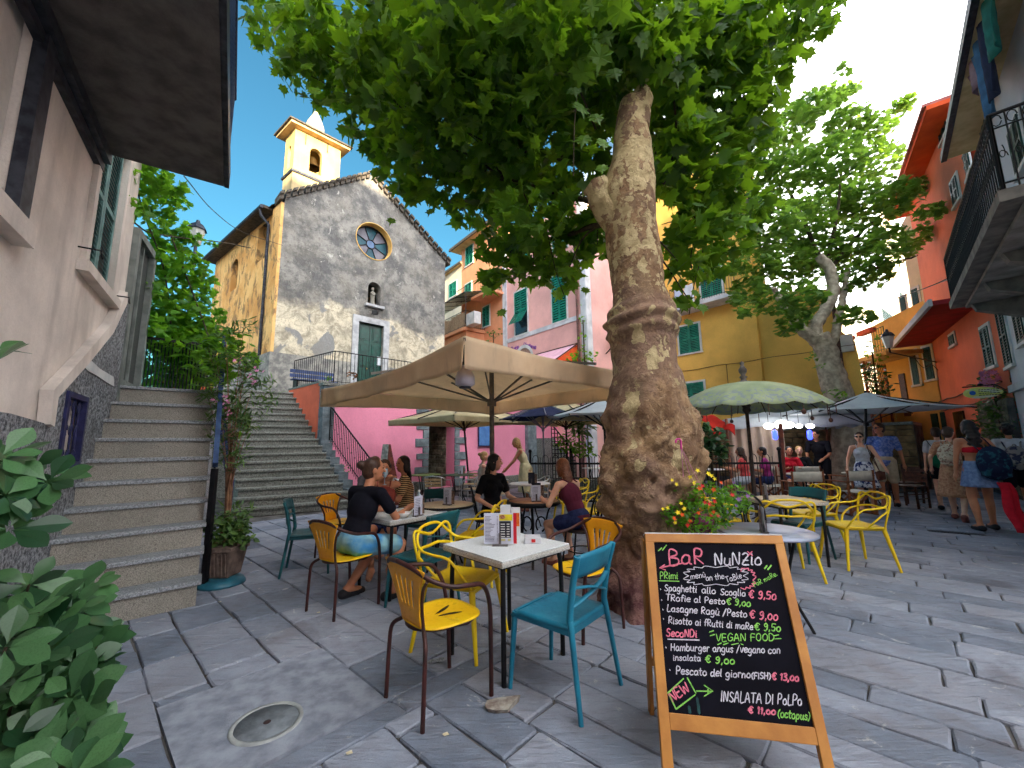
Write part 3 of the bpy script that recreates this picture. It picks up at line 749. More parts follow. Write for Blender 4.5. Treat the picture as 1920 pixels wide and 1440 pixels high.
TS.sheet(MB(), [(0, zbl), (tl, zbl), (tl, ztop), (0, ztop)], [ho], .22).obj('belfry_side', m_tower, ch)
TF2 = Wall(T0+e2*tl, T0+e2*tl+EF*tw); TS2 = Wall(T0+EF*tw, T0+EF*tw+e2*tl)
mb = MB(); TF2.sheet(mb, [(0, zbl), (tw, zbl), (tw, ztop), (0, ztop)], [to], .1); TS2.sheet(mb, [(0, zbl), (tl, zbl), (tl, ztop), (0, ztop)], [ho], .1); mb.obj('belfry_rear', m_tower, ch)
def quad4(e, g):     # tower footprint grown by g
    a = T0-EF*g-e2*g; return [a, a+EF*(tw+2*g), a+EF*(tw+2*g)+e2*(tl+2*g), a+e2*(tl+2*g)]
xy = lambda l: [tuple(p[:2]) for p in l]
MB().prism(xy(quad4(0, 0)), zb-2, zbl-.1).obj('tower_base', m_towerside, ch)
MB().prism(xy(quad4(0, .06)), zbl-.1, zbl).obj('string_course', m_grey_iron, ch)
MB().prism(xy(quad4(0, .28)), ztop, ztop+.1).obj('tower_soffit', m_soffit, ch)
q = quad4(0, .36); cc = (q[0]+q[2])/2
mb = MB(); mb.prism(xy(q), ztop+.1, ztop+.16); mb.add([p+V((0, 0, ztop+.16)) for p in q]+[cc+V((0, 0, ztop+.75))], [(0, 1, 4), (1, 2, 4), (2, 3, 4), (3, 0, 4)]); mb.obj('tower_roof', m_tile, ch)
mb = MB(); mb.lathe([(.42, ztop+.45), (.40, ztop+.75), (.30, ztop+1.05), (.16, ztop+1.35), (.06, ztop+1.6), (.001, ztop+1.66)], (cc.x, cc.y, 0), 8, smooth=False); mb.obj('spire', m_towerside, ch)
mb = MB(); b0 = cc+V((0, 0, ztop+1.6)); mb.tube([b0, b0+V((0, 0, .85))], .025, 6); mb.tube([b0-EF*.28+V((0, 0, .55)), b0+EF*.28+V((0, 0, .55))], .022, 6); mb.obj('cross', m_black, ch)
bell = MB(); bc = T0+EF*tw/2+e2*tl/2; bell.lathe([(.02, 0), (.12, -.03), (.17, -.2), (.24, -.42), (.30, -.5)], (bc.x, bc.y, ozt+.1), 14); bell.obj('bell', mat('bronze', S(110, 86, 50), S(70, 58, 36), 6, .45, .8), ch)
for x, y in ((573, 262), (614, 278)):
    a, z = TF.px(x, y); MB().bar(TF.p(a, .03, z-.22), TF.p(a, .03, z+.22), .03, .03, V((1, 0, 0))).obj('wall_tie', m_grey_iron, ch)
# lamp above door
a, z = CW.px(697, 593); mb = MB(); mb.tube([CW.p(a, 0, z+.1), CW.p(a, .25, z+.12)], .02, 6); mb.box(CW.p(a, .3, z+.08), (.2, .2, .14)); mb.obj('door_lamp', m_black, ch)

# =================================================================== CHURCH STAIR AND TERRACE
s2 = thing('church_staircase', 'wide grey stone staircase rising to the church, seventeen rounded steps', 'staircase', (-4.8, 9.5, 0))
SR0, SR1 = V((-3.89, 10.08, 0)), V((-7.2, 13.05, 0)); WD = V((-1.85, -1.17, 0)); N2 = 17; rn = (SR1-SR0)/N2; rs = PZ/N2
for k in range(1, N2+1):
    r = SR0+rn*(k-1); nx = rn if k < N2 else rn*2
    wv = WD*(1.0+.10*max(0, 3-k)); rx = r+(-WD.normalized())*(.12*max(0, 3-k))
    no = -rn.normalized()*.035
    q = [rx+no, rx+nx, rx+wv+nx, rx+wv+no]
    t = rs*k
    MB().prism(xy(q), t-.065, t).obj('tread', m_step2, s2, bevel=.018)
    q = [rx, rx+nx+rn*.3, rx+wv+nx+rn*.3, rx+wv]
    MB().prism(xy(q), max(0, t-rs-.07), t-.066).obj('riser', m_rubble if False else m_step2, s2)
# stepped flank blocks on the right
for k in range(0, 9):
    r = SR0+rn*(k+.2); q = [r-WD.normalized()*.02, r+rn*1.02-WD.normalized()*.02, r+rn*1.02-WD.normalized()*.26, r-WD.normalized()*.26]
    MB().prism(xy(q), 0, rs*(k+1)+.05).obj('edge_block', m_quoin, s2)
k0 = 8.7
PP = SR0+rn*k0-WD.normalized()*.02        # pillar foot
# salmon parapet beside upper flight
pw = Wall(PP, SR1+rn*.6)
pt = thing('salmon_parapet', 'salmon plastered parapet wall flanking the upper church steps', 'wall', PP)
pw.sheet(MB(), [(0, rs*k0-.3), (pw.L, PZ-.2), (pw.L, PZ+.10), (0, PZ+.10)], [], .22, back=True).obj('parapet', m_salmon, pt)
pw.sheet(MB(), [(-.02, PZ+.103), (pw.L, PZ+.103), (pw.L, PZ+.16), (-.02, PZ+.16)], [], .26, d=.02, back=True).obj('coping', m_step2, pt)
# pillar
ed = -WD.normalized()
pi_ = thing('stone_pillar', 'square grey stone pillar between the church steps and the pink wall', 'pillar', PP)
q = [PP-rn.normalized()*.30, PP-rn.normalized()*.02, PP-rn.normalized()*.02+ed*.30, PP-rn.normalized()*.30+ed*.30]
zc = 0
k = 0
while zc < PZ:
    h = min(random.uniform(.26, .4), PZ-zc); cx = sum((p for p in q), V((0, 0, 0)))/4; g = random.uniform(.0, .014)
    MB().prism(xy([p+(p-cx).normalized()*g for p in q]), zc, zc+h-.008).obj('stone', m_quoin, pi_); zc += h
MB().prism(xy([p+(p-cx).normalized()*.05 for p in q]), PZ, PZ+.08).obj('cap', m_step2, pi_)
# pink retaining wall
W0 = q[3]+ed*.0
W0 = PP-rn.normalized()*.1+ed*.28
KW = Wall(W0, W0+EF*13)
aE = alongpx(W0, EF, 1062, 1.2); print('pink wall', W0, aE)
pkw = thing('pink_retaining_wall', 'hot pink plastered terrace wall with a stone framed archway', 'wall', W0)
a0, a1 = KW.px(803, 850)[0], KW.px(852, 850)[0]
zsp = 2.05
hol = arch(a0, a1, 0, zsp)
KW.sheet(MB(), [(0, 0), (aE, 0), (aE, PZ-.02), (0, PZ-.02)], [hol], .5).obj('plaster', m_pinkwall, pkw)
mb = MB(); KW.box(mb, -.02, aE, -.5, .07, PZ-.018, PZ+.10); mb.obj('coping', m_step2, pkw)
mb = MB(); KW.box(mb, 0.6, a0-.55, 0, .32, 0, .30); mb.obj('stone_bench', m_step2, pkw)
mb = MB(); KW.box(mb, a1+.6, aE-1.2, 0, .25, 0, .22); mb.obj('stone_bench', m_step2, pkw)
# quoins
for side in (-1, 1):
    z = 0; k = 0
    while z < 2.7:
        h = random.uniform(.2, .3); wd = (.22 if k % 2 else .5)*random.uniform(.9, 1.1)
        aa, ab = (a0-wd, a0) if side < 0 else (a1, a1+wd)
        mb = MB(); KW.box(mb, aa, ab, -.02, .035+random.uniform(0, .015), z+.006, z+h-.006); mb.obj('quoin', m_quoin, pkw, bevel=.012); z += h; k += 1
rA = (a1-a0)/2
for k in range(9):
    t0, t1 = pi*(k+.04)/9, pi*(k+.96)/9
    vs = [KW.p((a0+a1)/2+r*cos(t), d, zsp+r*sin(t)) for t in (t0, t1) for r, d in ((rA, -.1), (rA, .04), (rA+.24, .04), (rA+.24, -.1))]
    MB().add(vs, [(0, 1, 2, 3), (7, 6, 5, 4), (0, 4, 5, 1), (1, 5, 6, 2), (2, 6, 7, 3), (3, 7, 4, 0)]).obj('voussoir', m_quoin, pkw)
# passage inside: rubble wall on the right, plaster left
def rubble(W, parent, a0, a1, z0, z1, h0, h1, mt, dd=.05, name='stone', clip=None):
    z = z0
    while z < z1:
        h = random.uniform(h0, h1); a = a0-random.random()*h
        while a < a1:
            L = random.uniform(h*1.1, h*2.6); x0, x1 = max(a, a0)+.006, min(a+L, a1)-.006; a += L
            if x1-x0 < .04: continue
            zt = min(z+h, z1)-.007; d = random.uniform(.01, dd); g = min(.03, (x1-x0)*.2, h*.25)
            j = lambda: random.uniform(-.008, .008)
            lo = [(x0+j(), z+.004), (x1+j(), z+.004), (x1+j(), zt), (x0+j(), zt)]; hi = [(x0+g, z+g), (x1-g, z+g), (x1-g, zt-g), (x0+g, zt-g)]
            if clip and not clip((x0+x1)/2, (z+zt)/2): continue
            vs = [W.p(u, -.02, v) for u, v in lo]+[W.p(u, d*.5, v) for u, v in lo]+[W.p(u+j(), d, v+j()) for u, v in hi]
            MB().add(vs, [(0, 1, 5, 4), (1, 2, 6, 5), (2, 3, 7, 6), (3, 0, 4, 7), (4, 5, 9, 8), (5, 6, 10, 9), (6, 7, 11, 10), (7, 4, 8, 11), (8, 9, 10, 11)]).obj(name, mt, parent)
        z += h
sideW = Wall(KW.p(a1, -.5, 0), KW.p(a1, -3.5, 0)); sideW.n = -KW.e
MB().add([sideW.p(0, -.03, 0), sideW.p(3, -.03, 0), sideW.p(3, -.03, 3.2), sideW.p(0, -.03, 3.2)], [(0, 1, 2, 3)]).obj('passage_mortar', m_mortar, pkw)
backW = Wall(KW.p(a0-1.5, -2.2, 0), KW.p(a1+.5, -2.2, 0)); MB().add([backW.p(0, 0, 0), backW.p(6, 0, 0), backW.p(6, 0, 3.2), backW.p(0, 0, 3.2)], [(0, 1, 2, 3)]).obj('passage_end', m_quoin, pkw)
KW2 = Wall(KW.p(a1+.001, -.0, 0), KW.p(a1+.6, -.0, 0))
rubble(sideW, pkw, 0, 2.6, 0, 2.6, .12, .22, m_rubble)
# passage ceiling
mb = MB(); KW.box(mb, a0-1.5, a1+.1, -2.4, -.5, 2.75, 2.9); mb.obj('passage_ceiling', m_rough, pkw)
# terrace deck behind the wall
far = 9
fp = [KW.p(0, -.05, 0), KW.p(a0-.6, -.05, 0), KW.p(a0-.6, -far, 0), C0+EF*0+e2*.5, SR1+WD+rn*1.9, SR1+rn*1.9]
o = MB().prism(xy([KW.p(.2, -.3, 0), KW.p(aE, -.3, 0), KW.p(aE, -10, 0), KW.p(.2, -10, 0)]), 2.95, PZ).obj('church_terrace', m_step2); o['kind'] = 'structure'
o = MB().prism(xy([SR1+rn*.9, SR1+rn*1.0+ed*1.2, CW.p(2, -.1, 0), CW.p(-2.5, -.1, 0), SR1+WD*2+rn*1.0]), 0, PZ-.004).obj('upper_landing', m_step2); o['kind'] = 'structure'
# terrace railing
tr = thing('terrace_railing', 'thin black iron railing round the church terrace in front of the green door', 'railing', KW.p(.3, -.2, PZ))
ca = KW.px(612, 700)[0]; c_ = KW.p(max(ca, .1), -.15, PZ+.1); l_ = SR1+rn*.4+ed*.1; l_.z = PZ+.1; r2_ = KW.p(max(ca, .1)+6, -.15, PZ+.1)
def iron_rail(mb, a, b_, h, gap=.12, r=.009, low=.08):
    n = max(2, int((b_-a).length/gap)); mb.tube([a+V((0, 0, h)), b_+V((0, 0, h))], .016, 6); mb.tube([a+V((0, 0, low)), b_+V((0, 0, low))], .010, 6)
    for k in range(n+1): p = a.lerp(b_, k/n); mb.tube([p, p+V((0, 0, h))], r*(1.8 if k in (0, n) else 1), 5)
mb = MB(); iron_rail(mb, c_, l_, 1.0); iron_rail(mb, c_, r2_, 1.0); mb.obj('bars', m_black, tr)
# balustrade on lower right of the church stair
br = thing('stair_balustrade', 'black wrought iron balustrade on the right of the church steps', 'railing', SR0)
b0 = SR0+ed*.34-rn*.4; b1 = PP-rn.normalized()*.32+ed*.2
mb = MB()
for k in range(24):
    t = k/23; q0 = b0.lerp(b1, t); zb0 = rs*(1+t*(k0-1)); p = q0+V((0, 0, zb0)); h = .95
    mb.tube([p, p+V((0, 0, h))], .010 if 0 < k < 23 else .02, 5)
    if k % 2 == 0: mb.ball(p+V((0, 0, h*.5)), .022, None, 6, 4)
    mb.ball(p+V((0, 0, h*.72)), .016, None, 6, 4)
mb.tube([b0+V((0, 0, rs+.95)), b1+V((0, 0, rs*k0+.95))], .02, 6); mb.tube([b0+V((0, 0, rs+.12)), b1+V((0, 0, rs*k0+.12))], .01, 6); mb.obj('balusters', m_black, br)
# scrolled railing at left of church stair
bl = thing('scroll_railing', 'scrolled blue-black iron railing with pale handrail left of the church steps', 'railing', SR0+WD)
b0 = SR0+WD*1.12-rn*.3; b1 = SR0+WD*1.0+rn*10
mb = MB()
for k in range(26):
    t = k/25; p = b0.lerp(b1, t)+V((0, 0, rs*(1+t*9.5))); mb.tube([p, p+V((0, 0, .95))], .012 if k else .028, 5)
    for z in (.2, .45, .7): mb.tube([p+V((0, 0, z))+(b1-b0).normalized()*.06*cos(a)+V((0, 0, .09*sin(a))) for a in np.linspace(0, 5.4, 9)], .009, 4)
mb.obj('balusters', m_blue, bl)
MB().bar(b0+V((0, 0, rs+.97)), b1+V((0, 0, rs*10.5+.97)), .05, .04).obj('handrail', mat('pale_rail', S(168, 160, 156), S(130, 124, 122), 8, .4, .3), bl)
# bench on the landing
bn = thing('blue_bench', 'slatted blue bench against the church wall at the top of the steps', 'bench', PXY(555, 13.0, PZ))
bc = PXY(548, 13.1, PZ); bw = Wall(bc, bc+EF); bw.n = (C0-C1).normalized().cross(V((0, 0, 1)))
if bw.n.dot(-bc) < 0: bw.n = -bw.n
m_bb = mat('bench_blue', S(64, 84, 130), S(44, 60, 100), 6, .6)
for k in range(3): mb = MB(); bw.box(mb, -.1, 1.3, .02+k*.12, .12+k*.12, .42+PZ, .45+PZ); mb.obj('seat_slat', m_bb, bn)
for k in range(2): mb = MB(); bw.box(mb, -.1, 1.3, -.05, -.02, .55+PZ+k*.15, .66+PZ+k*.15); mb.obj('back_slat', m_bb, bn)
for a in (0, 1.2): mb = MB(); bw.box(mb, a, a+.06, -.01, .34, PZ, PZ+.418); mb.obj('leg', m_black, bn)
# blue board on the pink wall
p0, p1 = KW.px(896, 836), KW.px(918, 797)
bd = thing('blue_notice_board', 'blue metal notice board hung on the pink wall right of the archway', 'notice board', KW.p(p0[0], .05, p0[1]))
mb = MB(); KW.box(mb, p0[0], p1[0], .03, .07, p0[1], p1[1]); mb.obj('panel', mat('board_blue', S(92, 138, 196), S(70, 112, 170), 4, .35), bd, bevel=.01)
mb = MB()
for a, b_, c, d in ((p0[0]-.02, p0[0], p0[1]-.02, p1[1]+.02), (p1[0], p1[0]+.02, p0[1]-.02, p1[1]+.02), (p0[0], p1[0], p0[1]-.02, p0[1]), (p0[0], p1[0], p1[1], p1[1]+.02)): KW.box(mb, a, b_, .02, .085, c, d)
mb.obj('frame', m_blue, bd)
# grey pilaster and small stair with lattice rail at its right end
gp = thing('grey_pilaster', 'tall grey stone pilaster at the right end of the pink wall', 'pillar', W0)
a_, b__ = KW.px(985, 850)[0], KW.px(1001, 850)[0]; KW.box(MB(), a_, b__, 0, .18, 0, PZ-.02).obj('shaft', m_quoin, gp)
ss = thing('side_steps', 'short stone steps with a black lattice railing against the pink wall', 'staircase', KW.p(b__, .5, 0))
sa0, sa1 = b__, KW.px(1060, 850)[0]; n = 8
for k in range(n):
    x0 = sa0+(sa1-sa0)*k/n; x1 = sa0+(sa1-sa0)*(k+1)/n; KW.box(MB(), x0, x1, .02, 1.0, 0, 1.7*(1-k/n)).obj('step', m_step2, ss)
mb = MB()
zt_ = lambda a: 2.3-1.75*(a-sa0)/(sa1-sa0)
for k in range(12):
    a = sa0+(sa1-sa0)*k/11; mb.tube([KW.p(a, 1.02, 0), KW.p(a, 1.02, zt_(a))], .018, 4)
for z in np.arange(.2, 2.2, .17):
    ae = sa0+(sa1-sa0)*(2.3-z)/1.75; mb.tube([KW.p(sa0, 1.02, z), KW.p(min(ae, sa1), 1.02, z)], .018, 4)
mb.tube([KW.p(sa0, 1.02, 2.3), KW.p(sa1, 1.02, .55)], .03, 5)
mb.obj('lattice_railing', m_black, ss)
# =================================================================== OTHER HOUSES
def house(name, label, A, B, outer, m, depth=6, holes=()):
    W = Wall(A, B); r = thing(name, label, 'house', W.A)
    W.sheet(MB(), outer, holes, .25).obj('wall', m, r)
    a0, a1 = min(a for a, z in outer), max(a for a, z in outer); zt = min(z for a, z in outer if z > 2.5)
    mb = MB(); W.box(mb, a0, a1, -depth, -.3, 0, zt-.02); mb.obj('house_body', m, r)
    return r, W
def wrect(W, l, r, yt, yb):
    c = (l+r)/2; ym = (yt+yb)/2
    a0, a1 = W.px(l, ym)[0], W.px(r, ym)[0]; z0, z1 = W.px(c, yb)[1], W.px(c, yt)[1]
    return min(a0, a1), max(a0, a1), z0, z1
def shutters(W, parent, l, r, yt, yb, m=None, frame=m_white, open_half=False, n=16, rect=None, sill=True):
    a0, a1, z0, z1 = rect or wrect(W, l, r, yt, yb); m = m or m_green; t = .09
    mb = MB(); W.box(mb, a0-t, a0, 0, .03, z0, z1+t); W.box(mb, a1, a1+t, 0, .03, z0, z1+t); W.box(mb, a0, a1, 0, .03, z1, z1+t)
    wo_ = mb.obj('window', frame, parent)
    if sill: mb = MB(); W.box(mb, a0-t*1.3, a1+t*1.3, 0, .07, z0-.07, z0); mb.obj('sill', frame, wo_)
    W.box(MB(), a0, a1, .003, .012, z0, z1).obj('pane', m_glassd, wo_)
    am = (a0+a1)/2; zz = z0+(z1-z0)*.52
    for s0, s1 in ((a0, am-.004), (am+.004, a1)):
        if open_half:
            louvre_leaf(W, 'shutter', wo_, s0, s1, .02, zz, z1, m, n//2, mid=False)
            # lower flap pushed out from the sill
            mb = MB(); dz_ = (zz-z0)
            for k in range(9):
                t0, t1 = k/9, (k+.7)/9
                vs = [W.p(a, .03+.45*tt, zz-.03-dz_*.55*tt) for tt in (t0, t1) for a in (s0, s1)]; vs += [v-W.n*.02 for v in vs]
                mb.add(vs, [(0, 1, 3, 2), (4, 6, 7, 5), (0, 2, 6, 4), (1, 5, 7, 3), (2, 3, 7, 6), (0, 4, 5, 1)])
            for a in (s0, s1-.04):
                mb.bar(W.p(a+.02, .04, zz-.01), W.p(a+.02, .49, zz-.03-dz_*.55), .04, .03)
            mb.obj('shutter', m, wo_)
        else: louvre_leaf(W, 'shutter', wo_, s0, s1, .02, z0, z1, m, n)
    return wo_
def eave(W, parent, a0, a1, z, over=.5, th=.12, m=None, fascia=None):
    mb = MB(); W.box(mb, a0, a1, -.3, over, z, z+th); mb.obj('eave', m or m_soffit, parent)
    mb = MB(); W.box(mb, a0-.05, a1+.05, -.3, over+.06, z+th, z+th+.07); W.box(mb, a0-.05, a1+.05, over, over+.1, z-.02, z+th); mb.obj('roof_edge', fascia or m_tile, parent)
# ---- pink house (near corner at px 1097)
K = PY(1099, 595, 17.5); K.z = 0
dl_ = V((-.62, .784, 0)).normalized(); tl_ = alongpx(K, dl_, 945, 6)
pr = Wall(K, K+dl_); zb_ = pr.px(1080, 597)[1]
ph, PW = house('pink_house', 'salmon pink house with white corner pilasters and green shutters behind the parasol', K, K+dl_*tl_, [(0, 0), (tl_, 0), (tl_, 13), (0, 13)], m_pink, 8)
mb = MB(); PW.box(mb, .25, tl_-.3, 0, .05, zb_-.11, zb_+.11); mb.obj('string_band', m_pilaster, ph)
mb = MB(); PW.box(mb, -.02, .26, 0, .06, 0, 13); PW.box(mb, tl_-.35, tl_, 0, .06, 0, 13); mb.obj('corner_pilaster', m_pilaster, ph)
shutters(PW, ph, 1036, 1062, 515, 603, n=18, open_half=False); shutters(PW, ph, 966, 989, 545, 627, open_half=True)
shutters(PW, ph, 1036, 1062, 380, 470); shutters(PW, ph, 968, 990, 420, 490)
R2 = V((.68, .733, 0)).normalized(); PW2 = Wall(K, K+R2*9)
PW2.sheet(MB(), [(0, 0), (9, 0), (9, 13), (0, 13)], [], .2).obj('wall', m_pink, ph)
mb = MB(); PW2.box(mb, .4, 9, 0, .05, zb_-.11, zb_+.11); PW2.box(mb, -.05, .4, 0, .06, 0, 13); mb.obj('pilaster_and_band', m_pilaster, ph)
shutters(PW2, ph, 1133, 1150, 518, 566); shutters(PW2, ph, 1130, 1150, 655, 700, m_green)
mb = MB(); mb.tube([PW.p(.42, .1, 0), PW.p(.42, .1, 13)], .06, 6); mb.obj('downpipe', mat('rust_pipe', S(120, 80, 72), S(84, 56, 52), 9, .6), ph)
# arched doorway with painted lettering
ax0, ax1, az0, az1 = wrect(PW, 968, 999, 655, 700)
mb = MB(); PW.sheet(mb, arch(ax0-.12, ax1+.12, az0-1.5, az1-.55, 14), [arch(ax0+.03, ax1-.03, az0-1.49, az1-.57, 14)], .05, d=.05); mb.obj('arch_surround', m_white, ph)
mb = MB(); PW.sheet(mb, arch(ax0+.03, ax1-.03, az0-1.49, az1-.57, 14), [], .02, d=.01); mb.obj('arched_door', mat('door_slats', S(168, 136, 120), S(126, 98, 86), 20, .7), ph)
# awning
aw0, aw1 = PW.px(1085, 650)[0], PW.px(1000, 665)[0]; awz = PW.px(1083, 645)[1]; lo, hi_ = min(aw0, aw1), max(aw0, aw1)
aw = thing('pink_awning', 'pale pink sloping awning with an orange side over the bar front of the pink house', 'awning', PW.p(lo, 0, awz))
mb = MB(); mb.add([PW.p(lo, .02, awz), PW.p(hi_, .02, awz), PW.p(hi_, 1.6, awz-1.0), PW.p(lo, 1.6, awz-1.0)], [(0, 1, 2, 3)]); mb.obj('cloth', mat('awning_pink', S(240, 190, 206), S(222, 168, 186), 3, .85), aw, solid=.02)
mb = MB(); mb.add([PW.p(lo, .02, awz-.03), PW.p(lo, 1.6, awz-1.02), PW.p(lo, 1.6, awz-1.4), PW.p(lo, .02, awz-1.4)], [(0, 1, 2, 3)]); mb.obj('side_cloth', mat('awning_orange', S(236, 96, 40), S(210, 70, 30), 3, .85), aw, solid=.02)
mb = MB(); mb.bar(PW.p(lo, .03, awz+.02), PW.p(hi_, .03, awz+.02), .05, .05); mb.bar(PW.p(lo, .03, awz+.02), PW.p(lo, 1.6, awz-.98), .04, .04); mb.obj('frame', m_dwood, aw)
# ---- orange house further left
O0 = K+dl_*(tl_+.3); O0 = K+dl_*tl_+PW.n*-.05; to_ = alongpx(O0, dl_, 865, 9)
oz = Wall(O0, O0+dl_).px(868, 470)[1]
oh, OW = house('orange_house', 'orange house with green shutters, balconies and a glass canopy between church and pink house', O0, O0+dl_*to_, [(0, 0), (to_, 0), (to_, oz), (0, oz)], m_orange, 7)
eave(OW, oh, -1, to_+.5, oz, .6)
for q in ((874, 887, 462, 496), (873, 884, 532, 563), (908, 920, 540, 556), (906, 918, 575, 612)): shutters(OW, oh, *q, n=12)
gz = OW.px(880, 585)[1]
# protruding lower block with balcony
bz = OW.px(870, 636)[1]
gb = thing('canopy_balcony', 'orange balcony with bamboo screens and a corrugated glass canopy beside the church', 'balcony', OW.p(to_, 1, bz))
b0a, b1a = OW.px(934, 625)[0]-.2, to_+2.2
mb = MB(); OW.box(mb, b0a+1.5, b1a, .01, 1.5, bz-.18, bz); mb.obj('slab', m_orange, gb)
mb = MB(); OW.box(mb, b0a+1.6, b1a, .01, 1.3, 0, bz-.2); mb.obj('lower_wing', m_orange, gb)
mb = MB(); c1, c2, c3 = OW.p(b0a+1.5, 1.45, bz), OW.p(b1a, 1.45, bz), OW.p(b0a+1.5, .05, bz); iron_rail(mb, c1, c2, 1.0, .14); iron_rail(mb, c1, c3, 1., .14); mb.obj('railing', m_black, gb)
random.seed(5)
for k in range(12):
    a = b0a+1.6+k*.28; mb = MB(); OW.box(mb, a, a+.25, 1.33, 1.37, bz+.03, bz+random.uniform(.85, 1.0)); mb.obj('bamboo_screen', mat('bamboo', S(206, 178, 146), S(168, 138, 108), 20, .8), gb)
mb = MB(); OW.box(mb, b0a+.5, b0a+1.35, 1.0, 1.45, bz, bz+.7); mb.obj('air_unit', m_white, gb)
cz = bz+1.9
mb = MB(); mb.add([OW.p(b0a+1.0, .02, cz+.5), OW.p(b1a, .02, cz+.5), OW.p(b1a, 1.8, cz), OW.p(b0a+1.0, 1.8, cz)], [(0, 1, 2, 3)]); mb.obj('canopy_sheet', mat('canopy_glass', S(176, 196, 180), S(146, 170, 152), 8, .5), gb, solid=.02)
mb = MB()
for k in range(6):
    a = b0a+1.0+(b1a-b0a-1.0)*k/5; mb.bar(OW.p(a, .02, cz+.48), OW.p(a, 1.8, cz-.02), .04, .04)
mb.bar(OW.p(b0a+1, 1.8, cz-.02), OW.p(b1a, 1.8, cz-.02), .05, .05); mb.bar(OW.p(b0a+1, 1.7, bz), OW.p(b0a+1, 1.7, cz), .04, .04)
mb.obj('canopy_frame', m_black, gb)
ub = MB(); OW.box(ub, -.1, 1.8, .01, 1.1, gz, gz+.14); ubo = ub.obj('upper_balcony', m_orange, oh)
mb = MB(); iron_rail(mb, OW.p(-.1, 1.05, gz+.14), OW.p(3.6, 1.05, gz+.14), .95, .16); mb.obj('railing', m_black, ubo)
# small grey house sliver left of it
g_ = OW.p(to_+1.0, -3.5, 0)
_gw = Wall(g_-dl_*.8, g_+dl_*4); _ga, _gb = sorted((_gw.px(868, 540)[0]-1, _gw.px(834, 540)[0])) if False else (_gw.px(868, 540)[0], _gw.px(826, 540)[0]+2); _gz = _gw.px(850, 508)[1]
print('grey', _ga, _gb, _gz)
gh, GW = house('grey_house', 'narrow pale grey house seen between the church roof and the orange house', g_-dl_*.8, g_+dl_*4, [(_ga, 0), (_gb, 0), (_gb, _gz), (_ga, _gz)], m_cream, 4)
# re-place so its roof meets the photo
shutters(GW, gh, 843, 856, 530, 556, n=10)
eave(GW, gh, min(_ga, _gb)-.1, max(_ga, _gb)+.2, _gz, .3)
# ---- yellow house
YR0 = PY(1627, 740, 13.6); YR0.z = 0; dy = V((-.64, .768, 0)).normalized(); ty = alongpx(YR0, dy, 1240, 3)
yw = Wall(YR0, YR0+dy)
t1 = yw.px(1570, 640)[0]; zl0 = yw.px(1625, 740)[1]; zl1 = yw.px(1603, 640)[1]; a1_ = yw.px(1603, 640)[0]; zl2 = yw.px(1573, 612)[1]
zt_y = yw.px(1350, 288)[1]
tc_ = yw.px(1432, 500)[0]; zmid = yw.px(1450, 545)[1]
print('yellow', ty, t1, zl0, zl1, zl2, zt_y)
yh, YW = house('yellow_house', 'ochre yellow house with green shutters, balcony and brown downpipe behind the green parasol', YR0, YR0+dy*ty, [(0, 0), (ty, 0), (ty, zt_y), (tc_, zt_y), (tc_, zmid), (t1, zmid-.5), (t1, zl2), (a1_, zl1), (.05, zl0)], m_yellow, 5)
aj = YW.px(1432, 700)[0]
mb = MB(); YW.box(mb, aj, ty, .0, .16, 0, zt_y-.01); mb.obj('wall', m_yellow, yh)
YF = Wall(YW.p(0, .16, 0), YW.p(1, .16, 0))
for q in ((1274, 1312, 610, 662), (1274, 1321, 718, 764)): shutters(YF, yh, *q, n=16)
shutters(YF, yh, 1313, 1352, 478, 556, n=20)
byz = YF.px(1330, 572)[1]; ba0, ba1 = YF.px(1395, 560)[0], YF.px(1275, 575)[0]
mb = MB(); YF.box(mb, ba0, ba1, 0, .9, byz-.16, byz); yb_ = mb.obj('balcony_slab', m_pilaster, yh)
mb = MB(); iron_rail(mb, YF.p(ba0, .85, byz), YF.p(ba1, .85, byz), .9, .1); iron_rail(mb, YF.p(ba1, .85, byz), YF.p(ba1, 0, byz), .9, .1); mb.obj('railing', m_grey_iron, yb_)
for k, (cc, a) in enumerate(((S(196, 204, 226), .75), (S(220, 222, 232), .9))):
    a = ba1-.25-k*.45; MB().grid(lambda u, v: YF.p(a-.4*u, .9+.03*sin(u*9+v*2), byz+.85-.8*v), 8, 4).obj('towel', mat('laundry%d' % k, cc, mul(cc, .85), 5, .9), yb_)
cbz = YF.px(1300, 693)[1]
mb = MB(); mb.tube([YF.p(t, .03, cbz+.02*sin(t*3)) for t in np.linspace(0.1, ty-.1, 30)], .012, 5); mb.tube([YF.p(YF.px(1364, 700)[0], .03, cbz), YF.p(YF.px(1364, 700)[0], .03, 0)], .012, 5); mb.obj('cable', m_dwood, yh)
ap = YW.px(1580, 690)[0]; mb = MB(); mb.tube([YW.p(ap, .1, 0), YW.p(ap, .1, zmid-.5)], .065, 8); mb.obj('downpipe', mat('brown_pipe', S(96, 62, 56), S(66, 44, 42), 9, .5), yh)
a, z = YW.px(1585, 655); mb = MB(); YW.box(mb, a-.25, a+.1, .0, .12, z-.1, z+.5); mb.obj('meter_box', m_white, yh)
# stone wall below (terrace back)
sbw = Wall(YW.p(-1.2, 2.2, 0), YW.p(6.0, 2.2, 0)); sb = thing('rubble_wall', 'low brown rubble stone wall behind the canvas chairs under the yellow house', 'wall', sbw.A)
mb = MB(); sbw.box(mb, 0, 6.4, -1.9, -.03, 0, 1.85); mb.obj('core', m_mortar, sb)
mb = MB(); sbw.box(mb, 0, 6.4, -1.9, .06, 1.855, 1.93); mb.obj('coping', m_step2, sb)
random.seed(3); rubble(sbw, sb, 0, 6.4, .2, 1.85, .13, .24, m_rubble2, .07)
